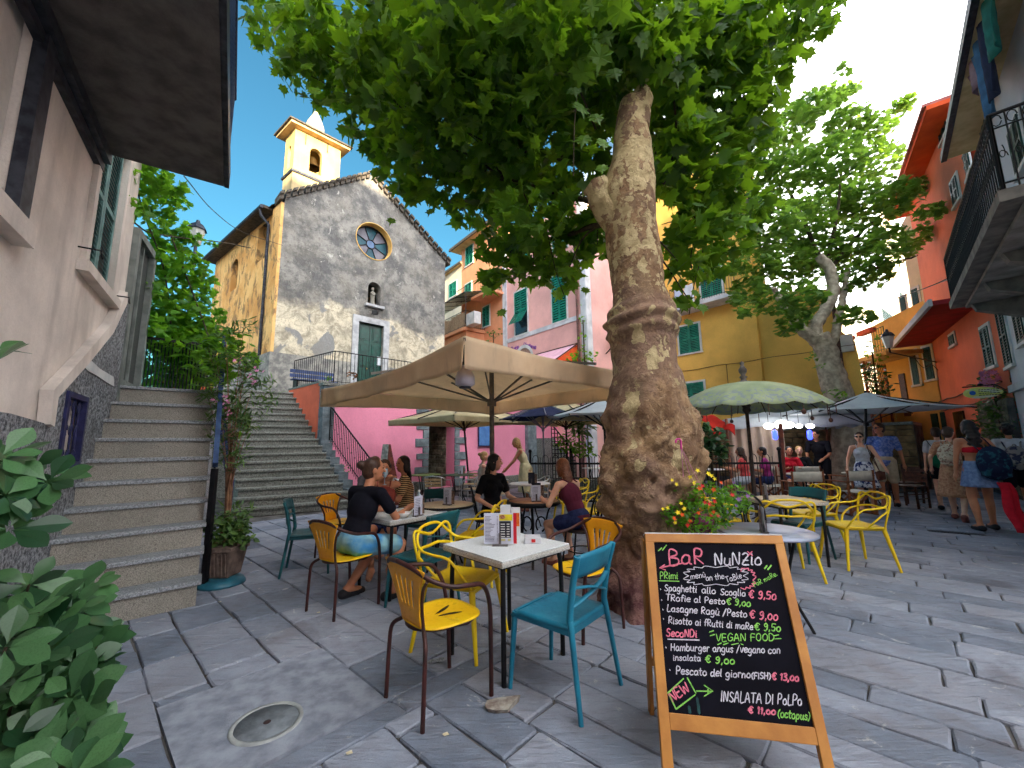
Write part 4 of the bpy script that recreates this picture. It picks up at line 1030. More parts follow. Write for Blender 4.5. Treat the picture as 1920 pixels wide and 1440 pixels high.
# ---- far beige house with glazed veranda
B0 = PY(1590, 640, 27); B0.z = 0; dB = V((.8, .6, 0)).normalized(); tB = 18
bw_ = Wall(B0-dB*2, B0+dB); bz0, bz1 = bw_.px(1606, 600)[1], bw_.px(1690, 545)[1]
bh, BW = house('beige_house', 'distant cream house with a glazed veranda beyond the yellow house', B0-dB*2, B0+dB*tB, [(0, 0), (tB, 0), (tB, bz1+8), (bw_.px(1712, 500)[0], bz1+8), (bw_.px(1712, 500)[0], bz1), (0, bz0)], m_cream, 5)
vr = wrect(BW, 1600, 1652, 600, 660)
for i in range(5):
    for j in range(3):
        a = vr[0]+(vr[1]-vr[0])*i/5; z = vr[2]+(vr[3]-vr[2])*j/3; BW.box(MB(), a+.06, a+(vr[1]-vr[0])/5-.06, 0.02, .04, z+.06, z+(vr[3]-vr[2])/3-.06).obj('pane', mat('pale_pane', S(176, 180, 178), S(150, 156, 156), 2, .25), bh)
mb = MB(); BW.box(mb, vr[0]-.1, vr[1]+.1, 0, .018, vr[2]-.1, vr[3]+.1); mb.obj('veranda_frame', m_cream, bh)
shutters(BW, bh, 1656, 1676, 588, 622, m_dgreen, n=10)
for q in ((1690, 1700, 555, 600), (1713, 1724, 540, 590)): shutters(BW, bh, *q, m=m_dgreen, n=10)
# ---- right row: white house, red house, old yellow house
WA = PY(1914, 800, 9.5); WA.z = 0; dR = V((-.677, -.736, 0)).normalized()
ww = Wall(WA, WA+dR); off = Wall(WA+ww.n*.5, WA+ww.n*.5+dR)
ez = off.px(1776, 297)[1]; ea = off.px(1776, 297)[0]; print('white eave', ez, ea, WA)
wh, WW = house('white_house', 'tall white house at the right edge with wrought iron balcony and dark shutters', WA, WA+dR*9, [(0, 0), (9, 0), (9, ez+.02), (0, ez+.02)], m_whitehouse, 7)
eave(WW, wh, ea-.05, 9, ez, .5, .14, mat('cream_soffit', S(206, 190, 150), S(176, 158, 118), 3, .8), m_grey_iron)
ob = Wall(WA+ww.n*1.05, WA+ww.n*1.05+dR)
b_far, b_near = ob.px(1783, 590), ob.px(1871, 362); bz_ = b_far[1]; print('wbalcony', b_far, b_near)
bn_a = b_far[0]
lo_, hi2 = 1e9, 0
# near end where the px column is 1871 at slab height
def a_at(W, px, z):
    A = W.A.copy(); return alongpx(A, W.e, px, z)
an = ob.px(1871, 362)[0]
bz_ = (b_far[1]+b_near[1])/2
wb = thing('iron_balcony', 'long stone balcony with scrolled black iron railing on the white house', 'balcony', WW.p(bn_a, 0, bz_))
mb = MB(); WW.box(mb, b_far[0], an, .002, 1.05, bz_, bz_+.14); mb.obj('slab', mat('balcony_stone', S(128, 124, 118), S(92, 90, 86), 5, .9, 0, .6, 40), wb)
mb = MB(); WW.box(mb, b_far[0]+.15, an-.15, .002, .85, bz_-.06, bz_-.002); mb.obj('slab_moulding', mat('stone_grey', S(150, 148, 142), S(110, 108, 104), 4, .85), wb)
for k in range(4):
    a = b_far[0]+.4+(an-b_far[0]-.8)*k/3; mb = MB(); vs = [WW.p(a+s, d, z) for s in (-.09, .09) for d, z in ((0, bz_-.5), (.1, bz_-.48), (.75, bz_-.2), (.8, bz_-.065), (0, bz_-.065))]
    mb.add(vs, [(0, 1, 2, 3, 4), (9, 8, 7, 6, 5)]+[(i, (i+1) % 5, (i+1) % 5+5, i+5) for i in range(5)]); mb.obj('corbel', mat('balcony_stone', S(1, 1, 1)), wb)
def scroll_rail(mb, a, b_, h):
    n = max(2, int((b_-a).length/.11)); e = (b_-a).normalized()
    mb.tube([a+V((0, 0, h)), b_+V((0, 0, h))], .02, 6); mb.tube([a+V((0, 0, .08)), b_+V((0, 0, .08))], .012, 6); mb.tube([a+V((0, 0, h-.18)), b_+V((0, 0, h-.18))], .01, 6)
    for k in range(n+1):
        p = a.lerp(b_, k/n); mb.tube([p, p+V((0, 0, h))], .009 if k not in (0, n) else .022, 5)
        if k < n:
            c = p+e*.05+V((0, 0, h*.42)); mb.tube([c+e*.035*cos(t)*(1-t/12)+V((0, 0, .06*sin(t)+t*.012)) for t in np.linspace(0, 7.5, 14)], .006, 4)
            c = p+e*.05+V((0, 0, h-.09)); mb.tube([c+e*.04*cos(t)+V((0, 0, .07*sin(t))) for t in np.linspace(0, 6, 9)], .006, 4)
mb = MB(); scroll_rail(mb, WW.p(b_far[0]+.03, 1.0, bz_+.14), WW.p(an-.03, 1.0, bz_+.14), .95); scroll_rail(mb, WW.p(an-.03, 1.0, bz_+.14), WW.p(an-.03, .05, bz_+.14), .95); scroll_rail(mb, WW.p(b_far[0]+.03, 1.0, bz_+.14), WW.p(b_far[0]+.03, .05, bz_+.14), .95); mb.obj('railing', m_black, wb)
for q in ((1838, 1852, 175, 275), (1808, 1822, 270, 340), (1878, 1892, 560, 692), (1902, 1918, 520, 650)): shutters(WW, wh, *q, m=m_dgreen, n=20)
shutters(WW, wh, 1899, 1925, 210, 330, m=m_dgreen, n=20)
sc_ = WW.px(1905, 735)[1]; mb = MB(); WW.box(mb, -.02, 9, 0, .08, sc_, sc_+.16); mb.obj('string_course', m_pilaster, wh)
# laundry at the top
lw = WW.px(1888, 90)
for k, (cc, da, L, wd) in enumerate(((S(150, 120, 130), 0, 1.0, .6), (S(64, 110, 150), .45, 1.9, .45), (S(30, 40, 70), .95, 1.8, .45), (S(28, 110, 100), 1.5, 1.4, .6))):
    l = thing('hanging_laundry', ['mauve top hung out under the eave of the white house', 'light blue jeans hung out under the white house eave', 'navy trousers hung out under the white house eave', 'green cloth hung out at the top right under the eave'][k], 'laundry', WW.p(lw[0]+da, .7, lw[1]+.3), 0, 'washing on the white house')
    z0 = lw[1]+.45
    MB().grid(lambda u, v: WW.p(lw[0]+da+wd*(u-.5)*(1-.2*v)+.02*sin(v*8), .42+.05*sin(u*7+v*5+k), z0-L*v), 8, 8).obj('cloth', mat('cloth%d' % k, cc, mul(cc, .6), 6, .9), l, solid=.015)
mb = MB(); mb.tube([WW.p(lw[0]-1, .42, lw[1]+.46), WW.p(9, .42, lw[1]+.5)], .008, 4)
l = thing('clothes_line', 'thin line under the eave of the white house carrying washing', 'clothes line', WW.p(lw[0]-1, .72, lw[1]+.46)); mb.obj('line', m_black, l)
# red house
RA = V((12.15, 9.95, 0)); RB = V((15.9, 14.7, 0))
RA = WW.p(-.02, .02, 0); RB = PXY(1791, 14.6, 0)
rwl = Wall(RA, RB); rt0 = rwl.px(1750, 150)
print('red', RA, RB, rwl.L, rt0)
rz = rwl.px(1800, 170)[1]
rz = min(rz, 14)
rh, RW = house('red_house', 'orange red house with deep painted eave beside the white house', RA, RB, [(0, 0), (rwl.L, 0), (rwl.L, rz), (0, rz)], m_red, 7)
mb = MB(); RW.box(mb, -.1, rwl.L+.6, -.2, .55, rz, rz+.12); mb.obj('eave', mat('orange_soffit', S(232, 92, 34), S(216, 76, 28), 3, .8), rh)
mb = MB(); RW.box(mb, -.1, rwl.L+.65, -.2, .62, rz+.122, rz+.2); mb.obj('roof_edge', mat('pink_fascia', S(206, 122, 112), S(170, 96, 90), 3, .8), rh)
for q in ((1759, 1777, 195, 265), (1786, 1800, 330, 385), (1846, 1862, 610, 690), (1782, 1792, 628, 648)): shutters(RW, rh, *q, m=m_dgreen, n=14)
# dark red canopy of the lower balcony
cz0 = RW.px(1800, 600)[1]; ca1 = RW.L
rc_ = thing('red_canopy', 'dark red painted porch roof projecting from the red house below the iron balcony', 'canopy', RW.p(1, .5, cz0))
mb = MB(); RW.box(mb, .3, ca1+.3, .01, 1.0, cz0, cz0+.12); mb.obj('soffit', mat('crimson', S(176, 34, 44), S(140, 22, 34), 3, .7), rc_); mb = MB(); RW.box(mb, .25, ca1+.35, 1.0, 1.08, cz0-.02, cz0+.16); mb.obj('fascia', m_whitehouse, rc_)
p = RW.px(1868, 770); mb = MB(); RW.box(mb, -.0, 2.2, 0, .1, 0, RW.px(1840, 758)[1]); mb.obj('stone_base', m_mortar, rh)
rbw = Wall(RW.p(0, .10, 0), RW.p(1, .10, 0)); random.seed(8)
rubble(rbw, rh, .1, 2.2, .1, RW.px(1840, 758)[1]-.02, .16, .26, m_rubble, .05)
for q in ((1796, 1815, 770, 850),): r0 = wrect(RW, *q); RW.box(MB(), r0[0], r0[1], 0, .05, 0, r0[3]).obj('door', m_glassd, rh)
mb = MB(); cz1 = RW.px(1790, 745)[1]
for z in (cz1, cz1-.35): mb.tube([RW.p(t, .06, z+.02*sin(t*4)) for t in np.linspace(.3, rwl.L, 12)], .02, 5)
mb.obj('cable', m_dwood, rh)
# old yellow house beyond, with big stone stairs
OY0 = RB+V((-.02, .02, 0)); OY1 = PXY(1672, 17.5, 0)
oyw = Wall(OY0, OY1); oyz = oyw.px(1740, 560)[1]+1.5; print('oldyellow', oyw.L, oyz)
oyh, OYW = house('old_yellow_house', 'weathered yellow house with stone balcony at the end of the square', OY0, OY1, [(0, 0), (oyw.L, 0), (oyw.L, oyz-1.7), (0, oyz-1.5)], m_yellow2, 5)
cu = Wall(OYW.p(-.3, -.6, 0), OYW.p(oyw.L*.8, -.6, 0)); cz = cu.px(1705, 415)[1]; cl_ = cu.px(1694, 470)[0]
cuh, CUW = house('cream_house', 'cream upper house with dark shutters rising behind the stone balcony at right', OYW.p(-.3, -.6, 0), OYW.p(oyw.L*.8, -.6, 0), [(0, 0), (cl_, 0), (cl_, cz), (0, cz+1.2)], m_cream, 4)
for q in ((1692, 1701, 556, 600), (1714, 1725, 540, 590), (1738, 1748, 520, 570)): shutters(CUW, cuh, *q, m=m_dgreen, n=10)
bzy = OYW.px(1700, 690)[1]
mb = MB(); OYW.box(mb, .3, oyw.L+1, .002, 1.3, bzy+.4, bzy+.56); ybo = mb.obj('balcony_slab', m_soffit, oyh)
mb = MB(); iron_rail(mb, OYW.p(.3, 1.25, bzy+.56), OYW.p(oyw.L+1, 1.25, bzy+.56), .95, .13); mb.obj('railing', mat('green_rail', S(96, 124, 92), S(66, 96, 70), 9, .6), ybo)
for k in range(2): a = .8+k*1.3; mb = MB(); OYW.box(mb, a, a+.8, 1.15, 1.4, bzy+1.45, bzy+1.62); mb.obj('flower_box', mat('terracotta', S(206, 96, 72), S(170, 76, 58), 6, .8), ybo)
for q in ((1711, 1722, 658, 722), (1736, 1750, 650, 712)): shutters(OYW, oyh, *q, m=m_dgreen, n=12)
q = wrect(OYW, 1690, 1701, 700, 762); OYW.box(MB(), q[0], q[1], 0, .04, q[2]-.4, q[3]).obj('door', m_dwood, oyh)
for q in ((1752, 1764, 775, 850), (1770, 1782, 772, 850)): r0 = wrect(OYW, *q); OYW.box(MB(), r0[0], r0[1], 0, .04, 0, r0[3]).obj('door', m_dgreen, oyh)
# lattice trellis
q = wrect(OYW, 1645, 1688, 690, 745)
# stair in front of old yellow house
es = thing('street_steps', 'pale stone steps climbing between the yellow houses behind the white parasol', 'staircase', PXY(1715, 13.5, 0))
e0, e1 = PXY(1745, 13.0, 0), PXY(1690, 13.2, 0); ex = (e1-e0); ey = V((.5, .86, 0))*.30; m_es = mat('pale_step', S(206, 196, 180), S(160, 150, 136), 5, .85)
for k in range(13):
    a = e0+ey*k; b_ = e1+ey*k; q = [a, b_, b_+ey*(1.1 if k < 12 else 6), a+ey*(1.1 if k < 12 else 6)]
    MB().prism(xy(q), 0, .17*(k+1)-.03).obj('riser', m_step2, es); MB().prism(xy([a-ey*.1, b_-ey*.1, b_+ey*1.1, a+ey*1.1]), .17*(k+1)-.028, .17*(k+1)).obj('tread', m_es, es)
# street lantern on the old yellow house
lz = OYW.px(1710, 650)
ln = thing('street_lantern', 'old iron wall lantern on a scrolled bracket in front of the old yellow house', 'lantern', OYW.p(.2, .1, lz[1]))
lc = PXY(1708, 12.6, 0); lc.z = PY(1708, 640, 12.6).z; wl_ = RW.p(rwl.L-.3, .02, lc.z-.35)
mb = MB(); mb.tube([wl_, lc+V((0, 0, -.35))], .02, 6); mb.tube([wl_+V((0, 0, -.3))+(lc-wl_)*t+V((0, 0, .12*sin(t*14))) for t in np.linspace(0, .5, 20)], .012, 5); mb.tube([lc+V((0, 0, -.35)), lc+V((0, 0, -.2))], .03, 6); mb.obj('bracket', m_black, ln)
mb = MB(); mb.lathe([(.09, -.2), (.16, .15), (.165, .16)], lc, 6, smooth=False); mb.obj('lantern_glass', mat('lamp_glass', S(206, 206, 200), S(180, 182, 178), 5, .3), ln)
mb = MB(); mb.lathe([(.19, .16), (.13, .27), (.05, .33), (.03, .40), (.001, .42)], lc, 6, smooth=False); mb.obj('lantern_cap', m_grey_iron, ln)
# lantern near trunk on pink house + lamp far behind the vine
def wall_lantern(label, W, a, z, out=.7, s=1.):
    l = thing('wall_lantern', label, 'lantern', W.p(a, 0, z)); c = W.p(a, out, z)
    mb = MB(); mb.tube(spline([W.p(a, .02, z-.55*s), W.p(a, out*.5, z-.42*s), W.p(a, out, z-.2*s)], 5), .018*s, 5); mb.obj('bracket', m_black, l)
    mb = MB(); mb.lathe([(.07*s, -.2*s), (.13*s, .12*s)], c, 6, smooth=False); mb.obj('lantern_glass', mat('lamp_glass', S(1, 1, 1)), l)
    mb = MB(); mb.lathe([(.16*s, .12*s), (.10*s, .22*s), (.03*s, .3*s), (.001, .33*s)], c, 6, smooth=False); mb.obj('lantern_cap', m_grey_iron, l)
a, z = PW2.px(1128, 640); wall_lantern('small iron wall lantern on the pink house beside the trunk', PW2, a, z, .6, 1.3)
# lantern on post behind the vine at left
lp = PY(369, 440, 9.0); lt = thing('post_lantern', 'white capped lantern standing against the sky above the vine', 'lantern', (lp.x, lp.y, 0))
mb = MB(); mb.tube([V((lp.x, lp.y, 2.3)), lp-V((0, 0, .25))], .035, 6); mb.obj('pole', m_grey_iron, lt)
mb = MB(); mb.lathe([(.09, -.25), (.17, .12)], lp, 6, smooth=False); mb.obj('lantern_glass', mat('lamp_glass', S(1, 1, 1)), lt)
mb = MB(); mb.lathe([(.21, .12), (.13, .24), (.05, .3), (.04, .36), (.001, .38)], lp, 6, smooth=False); mb.obj('lantern_cap', m_grey_iron, lt)
# overhead cables
cb = thing('overhead_cable', 'thin cable crossing the blue sky from the balcony to the church', 'cable', PY(350, 335, 5.5))
pts = [PY(345, 330, 5.6), PY(400, 395, 8), PY(455, 435, 11), PY(530, 460, 13.4)]; MB().tube(spline(pts, 6), .009, 5).obj('wire', m_black, cb)
cb = thing('overhead_cable', 'dark sagging cable strung under the iron balcony at right', 'cable', PY(1920, 425, 6))
MB().tube(spline([PY(1960, 400, 7), PY(1880, 450, 8.5), PY(1760, 530, 11), PY(1600, 585, 16)], 6), .014, 5).obj('wire', m_black, cb)
cb = thing('overhead_cable', 'pale cable pair running below the iron balcony at right', 'cable', PY(1920, 440, 6))
MB().tube(spline([PY(1960, 420, 7), PY(1860, 480, 8.5), PY(1800, 515, 10), PY(1680, 560, 14)], 6), .014, 5).obj('wire', m_white, cb)
# unseen houses invented behind the viewpoint to keep the low sun off the square
for i, (x0, x1, yy, dpt, hh, mm_, lb) in enumerate(((-16, -4, -27, -34, 19.5, m_orange, 'tall orange house block added unseen behind the viewpoint to shade the square'), (-4, 10, -26, -34, 19.5, m_cream, 'tall cream house block added unseen behind the viewpoint to shade the square'), (10, 34, -25, -34, 19.8, m_pink, 'tall pink house block added unseen behind the viewpoint at right to shade the square'))):
    r = thing('sun_block_house', lb, 'house', (x0, yy, 0), 0, 'added sun blocking houses behind the viewpoint')
    mb = MB(); mb.box(((x0+x1)/2, (yy+dpt)/2, hh/2), (x1-x0-.01, yy-dpt, hh)); mb.obj('wall', mm_, r)
    for a in np.arange(x0+1.5, x1-1.5, 2.6):
        for z in (1.2, 4.4, 7.6, 10.8, 13.6):
            mb = MB(); mb.box((a, yy+.03, z+.8), (1.0, .06, 1.6)); mb.obj('shutter', m_green, r)
# =================================================================== FURNITURE PROTOTYPES (front = +Y)
m_maroon = mat('maroon_tube', S(74, 30, 26), S(40, 16, 16), 8, .28, .3, 0, 60, .004, .6)
m_yel = mat('yellow_enamel', S(246, 206, 10), S(232, 180, 8), 3, .38, 0, .05, 60, .002, .5)
m_yelback = mat('amber_enamel', S(246, 178, 14), S(228, 148, 10), 3, .35, 0, .05, 60, .002, .5)
m_yplastic = mat('yellow_plastic', S(238, 208, 16), S(222, 184, 14), 3, .45, 0, 0, 60, .004, .45)
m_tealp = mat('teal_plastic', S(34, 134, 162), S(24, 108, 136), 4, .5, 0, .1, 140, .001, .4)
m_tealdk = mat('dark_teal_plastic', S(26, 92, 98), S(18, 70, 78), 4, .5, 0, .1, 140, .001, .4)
m_alu = mat('aluminium', S(208, 208, 206), S(176, 178, 178), 6, .3, .85)
m_slatw = mat('pale_slat', S(214, 186, 142), S(184, 152, 108), 9, .6)
m_canvas = mat('canvas', S(208, 202, 188), S(178, 172, 158), 6, .9)
m_teak = mat('teak', S(156, 92, 52), S(104, 58, 34), 16, .55, 0, .3, 80, .002)
def worn(m, k=.5):
    t = m.node_tree; b_ = t.nodes['Principled BSDF']; src = b_.inputs['Base Color'].links[0].from_socket; tc_ = t.nodes.new('ShaderNodeTexCoord'); nz_ = t.nodes.new('ShaderNodeTexNoise'); nz_.inputs['Scale'].default_value = 26; nz_.inputs['Detail'].default_value = 9; nz_.inputs['Roughness'].default_value = .75; nz_.inputs['Distortion'].default_value = 1.2
    t.links.new(tc_.outputs['Object'], nz_.inputs['Vector']); r_ = t.nodes.new('ShaderNodeMapRange'); r_.inputs['From Min'].default_value = .56; r_.inputs['From Max'].default_value = .68; r_.inputs['To Max'].default_value = k; t.links.new(nz_.outputs[0], r_.inputs['Value'])
    x = t.nodes.new('ShaderNodeMix'); x.data_type = 'RGBA'; t.links.new(r_.outputs[0], x.inputs[0]); t.links.new(src, x.inputs[6]); x.inputs[7].default_value = S(96, 84, 66); t.links.new(x.outputs[2], b_.inputs['Base Color']); t.links.new(nz_.outputs[0], r_.inputs['Value'])
    r2 = t.nodes.new('ShaderNodeMapRange'); r2.inputs['From Min'].default_value = .3; r2.inputs['From Max'].default_value = .7; r2.inputs['To Min'].default_value = .3; r2.inputs['To Max'].default_value = .62; t.links.new(nz_.outputs[0], r2.inputs['Value']); t.links.new(r2.outputs[0], b_.inputs['Roughness'])
for m_ in (m_yel, m_yelback, m_tealp, m_tealdk, m_yplastic): worn(m_, .32)
worn(m_maroon, .5)
def chair_metal():
    t = thing('metal_armchair', 'x', 'chair')
    for s in (-1, 1):
        # rear leg: floor, bend, then side of the back
        MB().tube(spline([(s*.205, -.235, 0), (s*.20, -.225, .30), (s*.185, -.215, .40), (s*.115, -.185, .45)], 5), .0125, 8).obj('leg', m_maroon, t)
        # front leg rising into the arm and the top rail
        MB().tube(spline([(s*.215, .215, 0), (s*.225, .205, .30), (s*.245, .18, .52), (s*.27, .11, .645), (s*.285, -.0, .675), (s*.275, -.11, .69), (s*.235, -.215, .735), (s*.13, -.275, .79), (0, -.29, .805)], 6), .0135, 8).obj('leg', m_maroon, t)
    MB().tube([V((.20*cos(a)*(1.0 if sin(a) > 0 else .85)+0, .0+.205*sin(a), .437)) for a in np.linspace(0, 2*pi, 25)[:-1]], .0115, 7, closed=True).obj('seat_ring', m_maroon, t)
    for s in (-1, 1): MB().tube(spline([(s*.115, -.185, .45), (s*.12, -.20, .56), (s*.17, -.225, .67), (s*.225, -.235, .73)], 6), .010, 7).obj('back_frame', m_maroon, t)
    def bk(u, v):
        w = .105+.0*v+.125*(v**1.7); x = (u*2-1)*w; z = .455+.345*v-.02*(u*2-1)**2*v
        y = -.19-.07*v+.30*x*x-.012
        return (x, y, z)
    def skip(i, j): return (i in (4, 7, 10, 13)) and 6 <= j <= 14
    MB().grid(bk, 18, 20, skip, th=.005).obj('backrest', m_yelback, t)
    def seat(u, v):
        a = u*2*pi; r = v; k = (abs(cos(a))**3.2+abs(sin(a))**3.2)**(-1/3.2); wx = .205*(1.0+.06*sin(a)*k); x = wx*cos(a)*r*k; y = .205*sin(a)*r*k
        return (x, y, .452-.012*(1-r*r)+(.004 if r > .95 else 0)-(.008 if r > .99 else 0))
    MB().grid(seat, 40, 8, th=.006).obj('seat', m_yel, t)
    mb = MB()
    for s in (-1, 1):
        pts = [V((s*(.018+.035*q+.03*q*q), -.03+.16*q, .4472+.003*q)) for q in np.linspace(0, 1, 9)]
        for i in range(8):
            w0, w1 = .014*sin(pi*i/8)+.001, .014*sin(pi*(i+1)/8)+.001
            mb.add([pts[i]-V((w0, 0, 0)), pts[i]+V((w0, 0, 0)), pts[i+1]+V((w1, 0, 0)), pts[i+1]-V((w1, 0, 0))], [(0, 1, 2, 3)])
    mb.obj('seat_slots', m_black, t)
    return t
def chair_teal(m):
    t = thing('plastic_chair', 'x', 'chair')
    for s in (-1, 1):
        MB().tube(spline([(s*.235, -.275, 0), (s*.205, -.215, .42), (s*.20, -.205, .50), (s*.205, -.235, .68), (s*.215, -.275, .83)], 6), [.0135+.006*min(1, i/8) for i in range(25)], 8).obj('leg', m, t)
        MB().tube([(s*.215, .225, 0), (s*.195, .195, .435)], [.013, .019], 8).obj('leg', m, t)
    def seat(u, v):
        x = (u*2-1)*.215; y = -.205+v*.42; z = .452-.020*cos((u-.5)*pi)*sin(pi*min(1, v*1.1))-(.03*max(0, v-.85)/.15)
        return (x, y, z)
    MB().grid(seat, 14, 14, th=.022).obj('seat', m, t)
    mb = MB()
    for x0, y0, x1, y1 in ((-.2, -.2, -.19, .2), (.2, -.2, .19, .2), (-.2, -.2, .2, -.2), (-.19, .2, .19, .2)): mb.bar((x0, y0, .42), (x1, y1, .42), .02, .04)
    mb.obj('seat_frame', m, t)
    def top(u, v): x = (u*2-1)*.215; return (x, -.238-.038*v-.045*cos((u-.5)*pi), .70+.13*v+.012*cos((u-.5)*pi))
    MB().grid(top, 14, 5, th=.014).obj('backrest', m, t)
    for s in (-1, 1):
        MB().tube(spline([(s*.205, -.225, .655), (s*.06, -.262, .635), (-s*.08, -.25, .59), (-s*.203, -.208, .545)], 6), .017, 8, flat=.45).obj('back_slat', m, t)
    return t
def chair_loop():
    t = thing('loop_back_chair', 'x', 'chair'); m = m_yplastic
    for s in (-1, 1):
        MB().tube([(s*.275, -.265, 0), (s*.20, -.20, .44)], [.013, .024], 8).obj('leg', m, t)
        MB().tube([(s*.265, .255, 0), (s*.205, .19, .44)], [.013, .024], 8).obj('leg', m, t)
    def seat(u, v):
        a = u*2-1; wx = .225-.02*v; return (a*wx, -.215+v*.43, .465-.022*cos(a*pi/2)*sin(pi*min(1, v*1.05))-(.03*max(0, v-.88)/.12))
    MB().grid(seat, 14, 14, th=.02).obj('seat', m, t)
    mb = MB(); mb.tube([(-.2, -.2, .44), (.2, -.2, .44), (.19, .19, .44), (-.19, .19, .44)], .017, 6, closed=True); mb.obj('seat_frame', m, t)
    def loop(p, r=.0125): MB().tube(spline(p, 7), r, 8, flat=.8).obj('back_loop', m, t)
    mir = lambda h: h+[(-x, y, z) for x, y, z in reversed(h[:-1])]
    loop(mir([(.215, .19, .45), (.275, .15, .55), (.29, .05, .655), (.285, -.09, .675), (.255, -.2, .69), (.215, -.265, .745), (.13, -.30, .815), (0, -.305, .83)]))
    loop(mir([(.215, -.20, .45), (.235, -.22, .56), (.25, -.25, .68), (.252, -.27, .775), (.21, -.288, .81), (.12, -.29, .785), (0, -.285, .755)]))
    loop(mir([(.225, -.02, .455), (.27, -.07, .53), (.275, -.15, .60), (.235, -.235, .64), (.13, -.29, .665), (0, -.305, .66)]))
    return t
def chair_alu():
    t = thing('aluminium_armchair', 'x', 'chair')
    for s in (-1, 1):
        MB().tube(spline([(s*.24, .22, 0), (s*.25, .2, .4), (s*.26, .16, .62), (s*.265, .05, .665), (s*.255, -.12, .68), (s*.20, -.22, .74), (0, -.28, .77)], 5), .0125, 7).obj('leg', m_alu, t)
        MB().tube([(s*.23, -.26, 0), (s*.2, -.18, .44), (s*.2, -.25, .74)], .0125, 7).obj('leg', m_alu, t)
    mb = MB(); mb.tube([(-.21, -.19, .43), (.21, -.19, .43), (.22, .2, .43), (-.22, .2, .43)], .012, 6, closed=True); mb.obj('seat_frame', m_alu, t)
    for k in range(7): MB().box((0, -.165+k*.055, .447), (.42, .044, .01)).obj('seat_slat', m_slatw, t)
    for k in range(3): MB().box((0, -.235-k*.014, .55+k*.07), (.40, .01, .05)).obj('back_slat', m_slatw, t)
    return t
def chair_iron():
    t = thing('wrought_iron_chair', 'x', 'chair'); m = m_black
    for s in (-1, 1):
        MB().tube([(s*.19, .19, 0), (s*.16, .13, .44)], .011, 6).obj('leg', m, t); MB().tube([(s*.19, -.21, 0), (s*.165, -.15, .44)], .011, 6).obj('leg', m, t)
    MB().tube(spline([(.165, -.15, .44), (.205, -.19, .62), (.2, -.225, .78), (.12, -.25, .875), (0, -.255, .905), (-.12, -.25, .875), (-.2, -.225, .78), (-.205, -.19, .62), (-.165, -.15, .44)], 6), .0125, 8).obj('back_hoop', m, t)
    mb = MB()
    for s in (-1, 1):
        pts = []
        for q in np.linspace(0, 1, 26):
            a = s*(pi*.5+q*3.4*pi*.62); r = .085*(1-.55*q); pts.append(V((s*.085+r*cos(a), -.225-.0*q, .72+r*sin(a))))
        mb.tube(pts, .007, 6); mb.tube(spline([(s*.09, -.225, .80), (s*.02, -.22, .68), (s*.03, -.2, .56), (s*.12, -.165, .46)], 6), .007, 6)
    mb.tube([(0, -.255, .9), (0, -.235, .80), (0, -.16, .46)], .006, 6); mb.obj('back_scrolls', m, t)
    MB().lathe([(.001, .46), (.18, .462), (.2, .45), (.2, .435), (.001, .435)], (0, 0, 0), 22).obj('seat', mat('dark_seat', S(52, 34, 30), S(32, 22, 22), 6, .5), t)
    MB().tube([(.175*cos(a), .165*sin(a), .22) for a in np.linspace(0, 2*pi, 21)[:-1]], .007, 6, closed=True).obj('leg_ring', m, t)
    return t
def chair_director():
    t = thing('directors_chair', 'x', 'chair'); m = m_teak
    for s in (-1, 1):
        for yy in (-.19, .19):
            MB().bar((s*.27, yy, .02), (-s*.25, yy, .44), .035, .022, V((0, 1, 0))).obj('cross_leg', m, t)
        MB().bar((s*.27, -.24, .02), (s*.27, .26, .02), .035, .03).obj('foot_rail', m, t)
        MB().bar((s*.27, -.25, .64), (s*.27, .25, .64), .055, .022).obj('armrest', m, t)
        MB().bar((s*.27, -.22, .04), (s*.27, -.25, .86), .035, .028, V((1, 0, 0))).obj('back_post', m, t)
        MB().bar((s*.27, .21, .04), (s*.27, .22, .63), .035, .028, V((1, 0, 0))).obj('front_post', m, t)
    MB().grid(lambda u, v: ((u*2-1)*.26, -.21+v*.42, .455-.03*cos((u-.5)*pi)), 8, 2, th=.006).obj('canvas_seat', m_canvas, t)
    MB().grid(lambda u, v: ((u*2-1)*.285, -.245-.03*cos((u-.5)*pi), .66+v*.19), 8, 2, th=.006).obj('canvas_back', m_canvas, t)
    return t
m_marble = speckle('terrazzo', S(196, 200, 200), S(222, 226, 226), S(110, 116, 120), 240)
m_marble_edge = speckle('terrazzo_edge', S(160, 152, 142), S(206, 204, 198), S(84, 80, 76), 150)
def table_square(top=None, half=.325, tz=.74):
    t = thing('square_table', 'x', 'table')
    MB().box((0, 0, tz-.005), (half*2, half*2, .01)).obj('table_top', top or m_marble, t, bevel=.004)
    MB().box((0, 0, tz-.028), (half*2+.006, half*2+.006, .036)).obj('table_edge', m_marble_edge, t, bevel=.01)
    for a in (-1, 1):
        for b_ in (-1, 1): MB().tube(spline([(a*(half-.05), b_*(half-.05), 0), (a*(half-.05), b_*(half-.05), tz-.12), (a*(half-.08), b_*(half-.08), tz-.05)], 4), .0165, 9).obj('leg', m_black, t)
    mb = MB()
    for q in ((-1, -1, 1, -1), (1, -1, 1, 1), (1, 1, -1, 1), (-1, 1, -1, -1)): mb.bar((q[0]*(half-.07), q[1]*(half-.07), tz-.06), (q[2]*(half-.07), q[3]*(half-.07), tz-.06), .02, .03)
    mb.obj('apron', m_black, t)
    return t
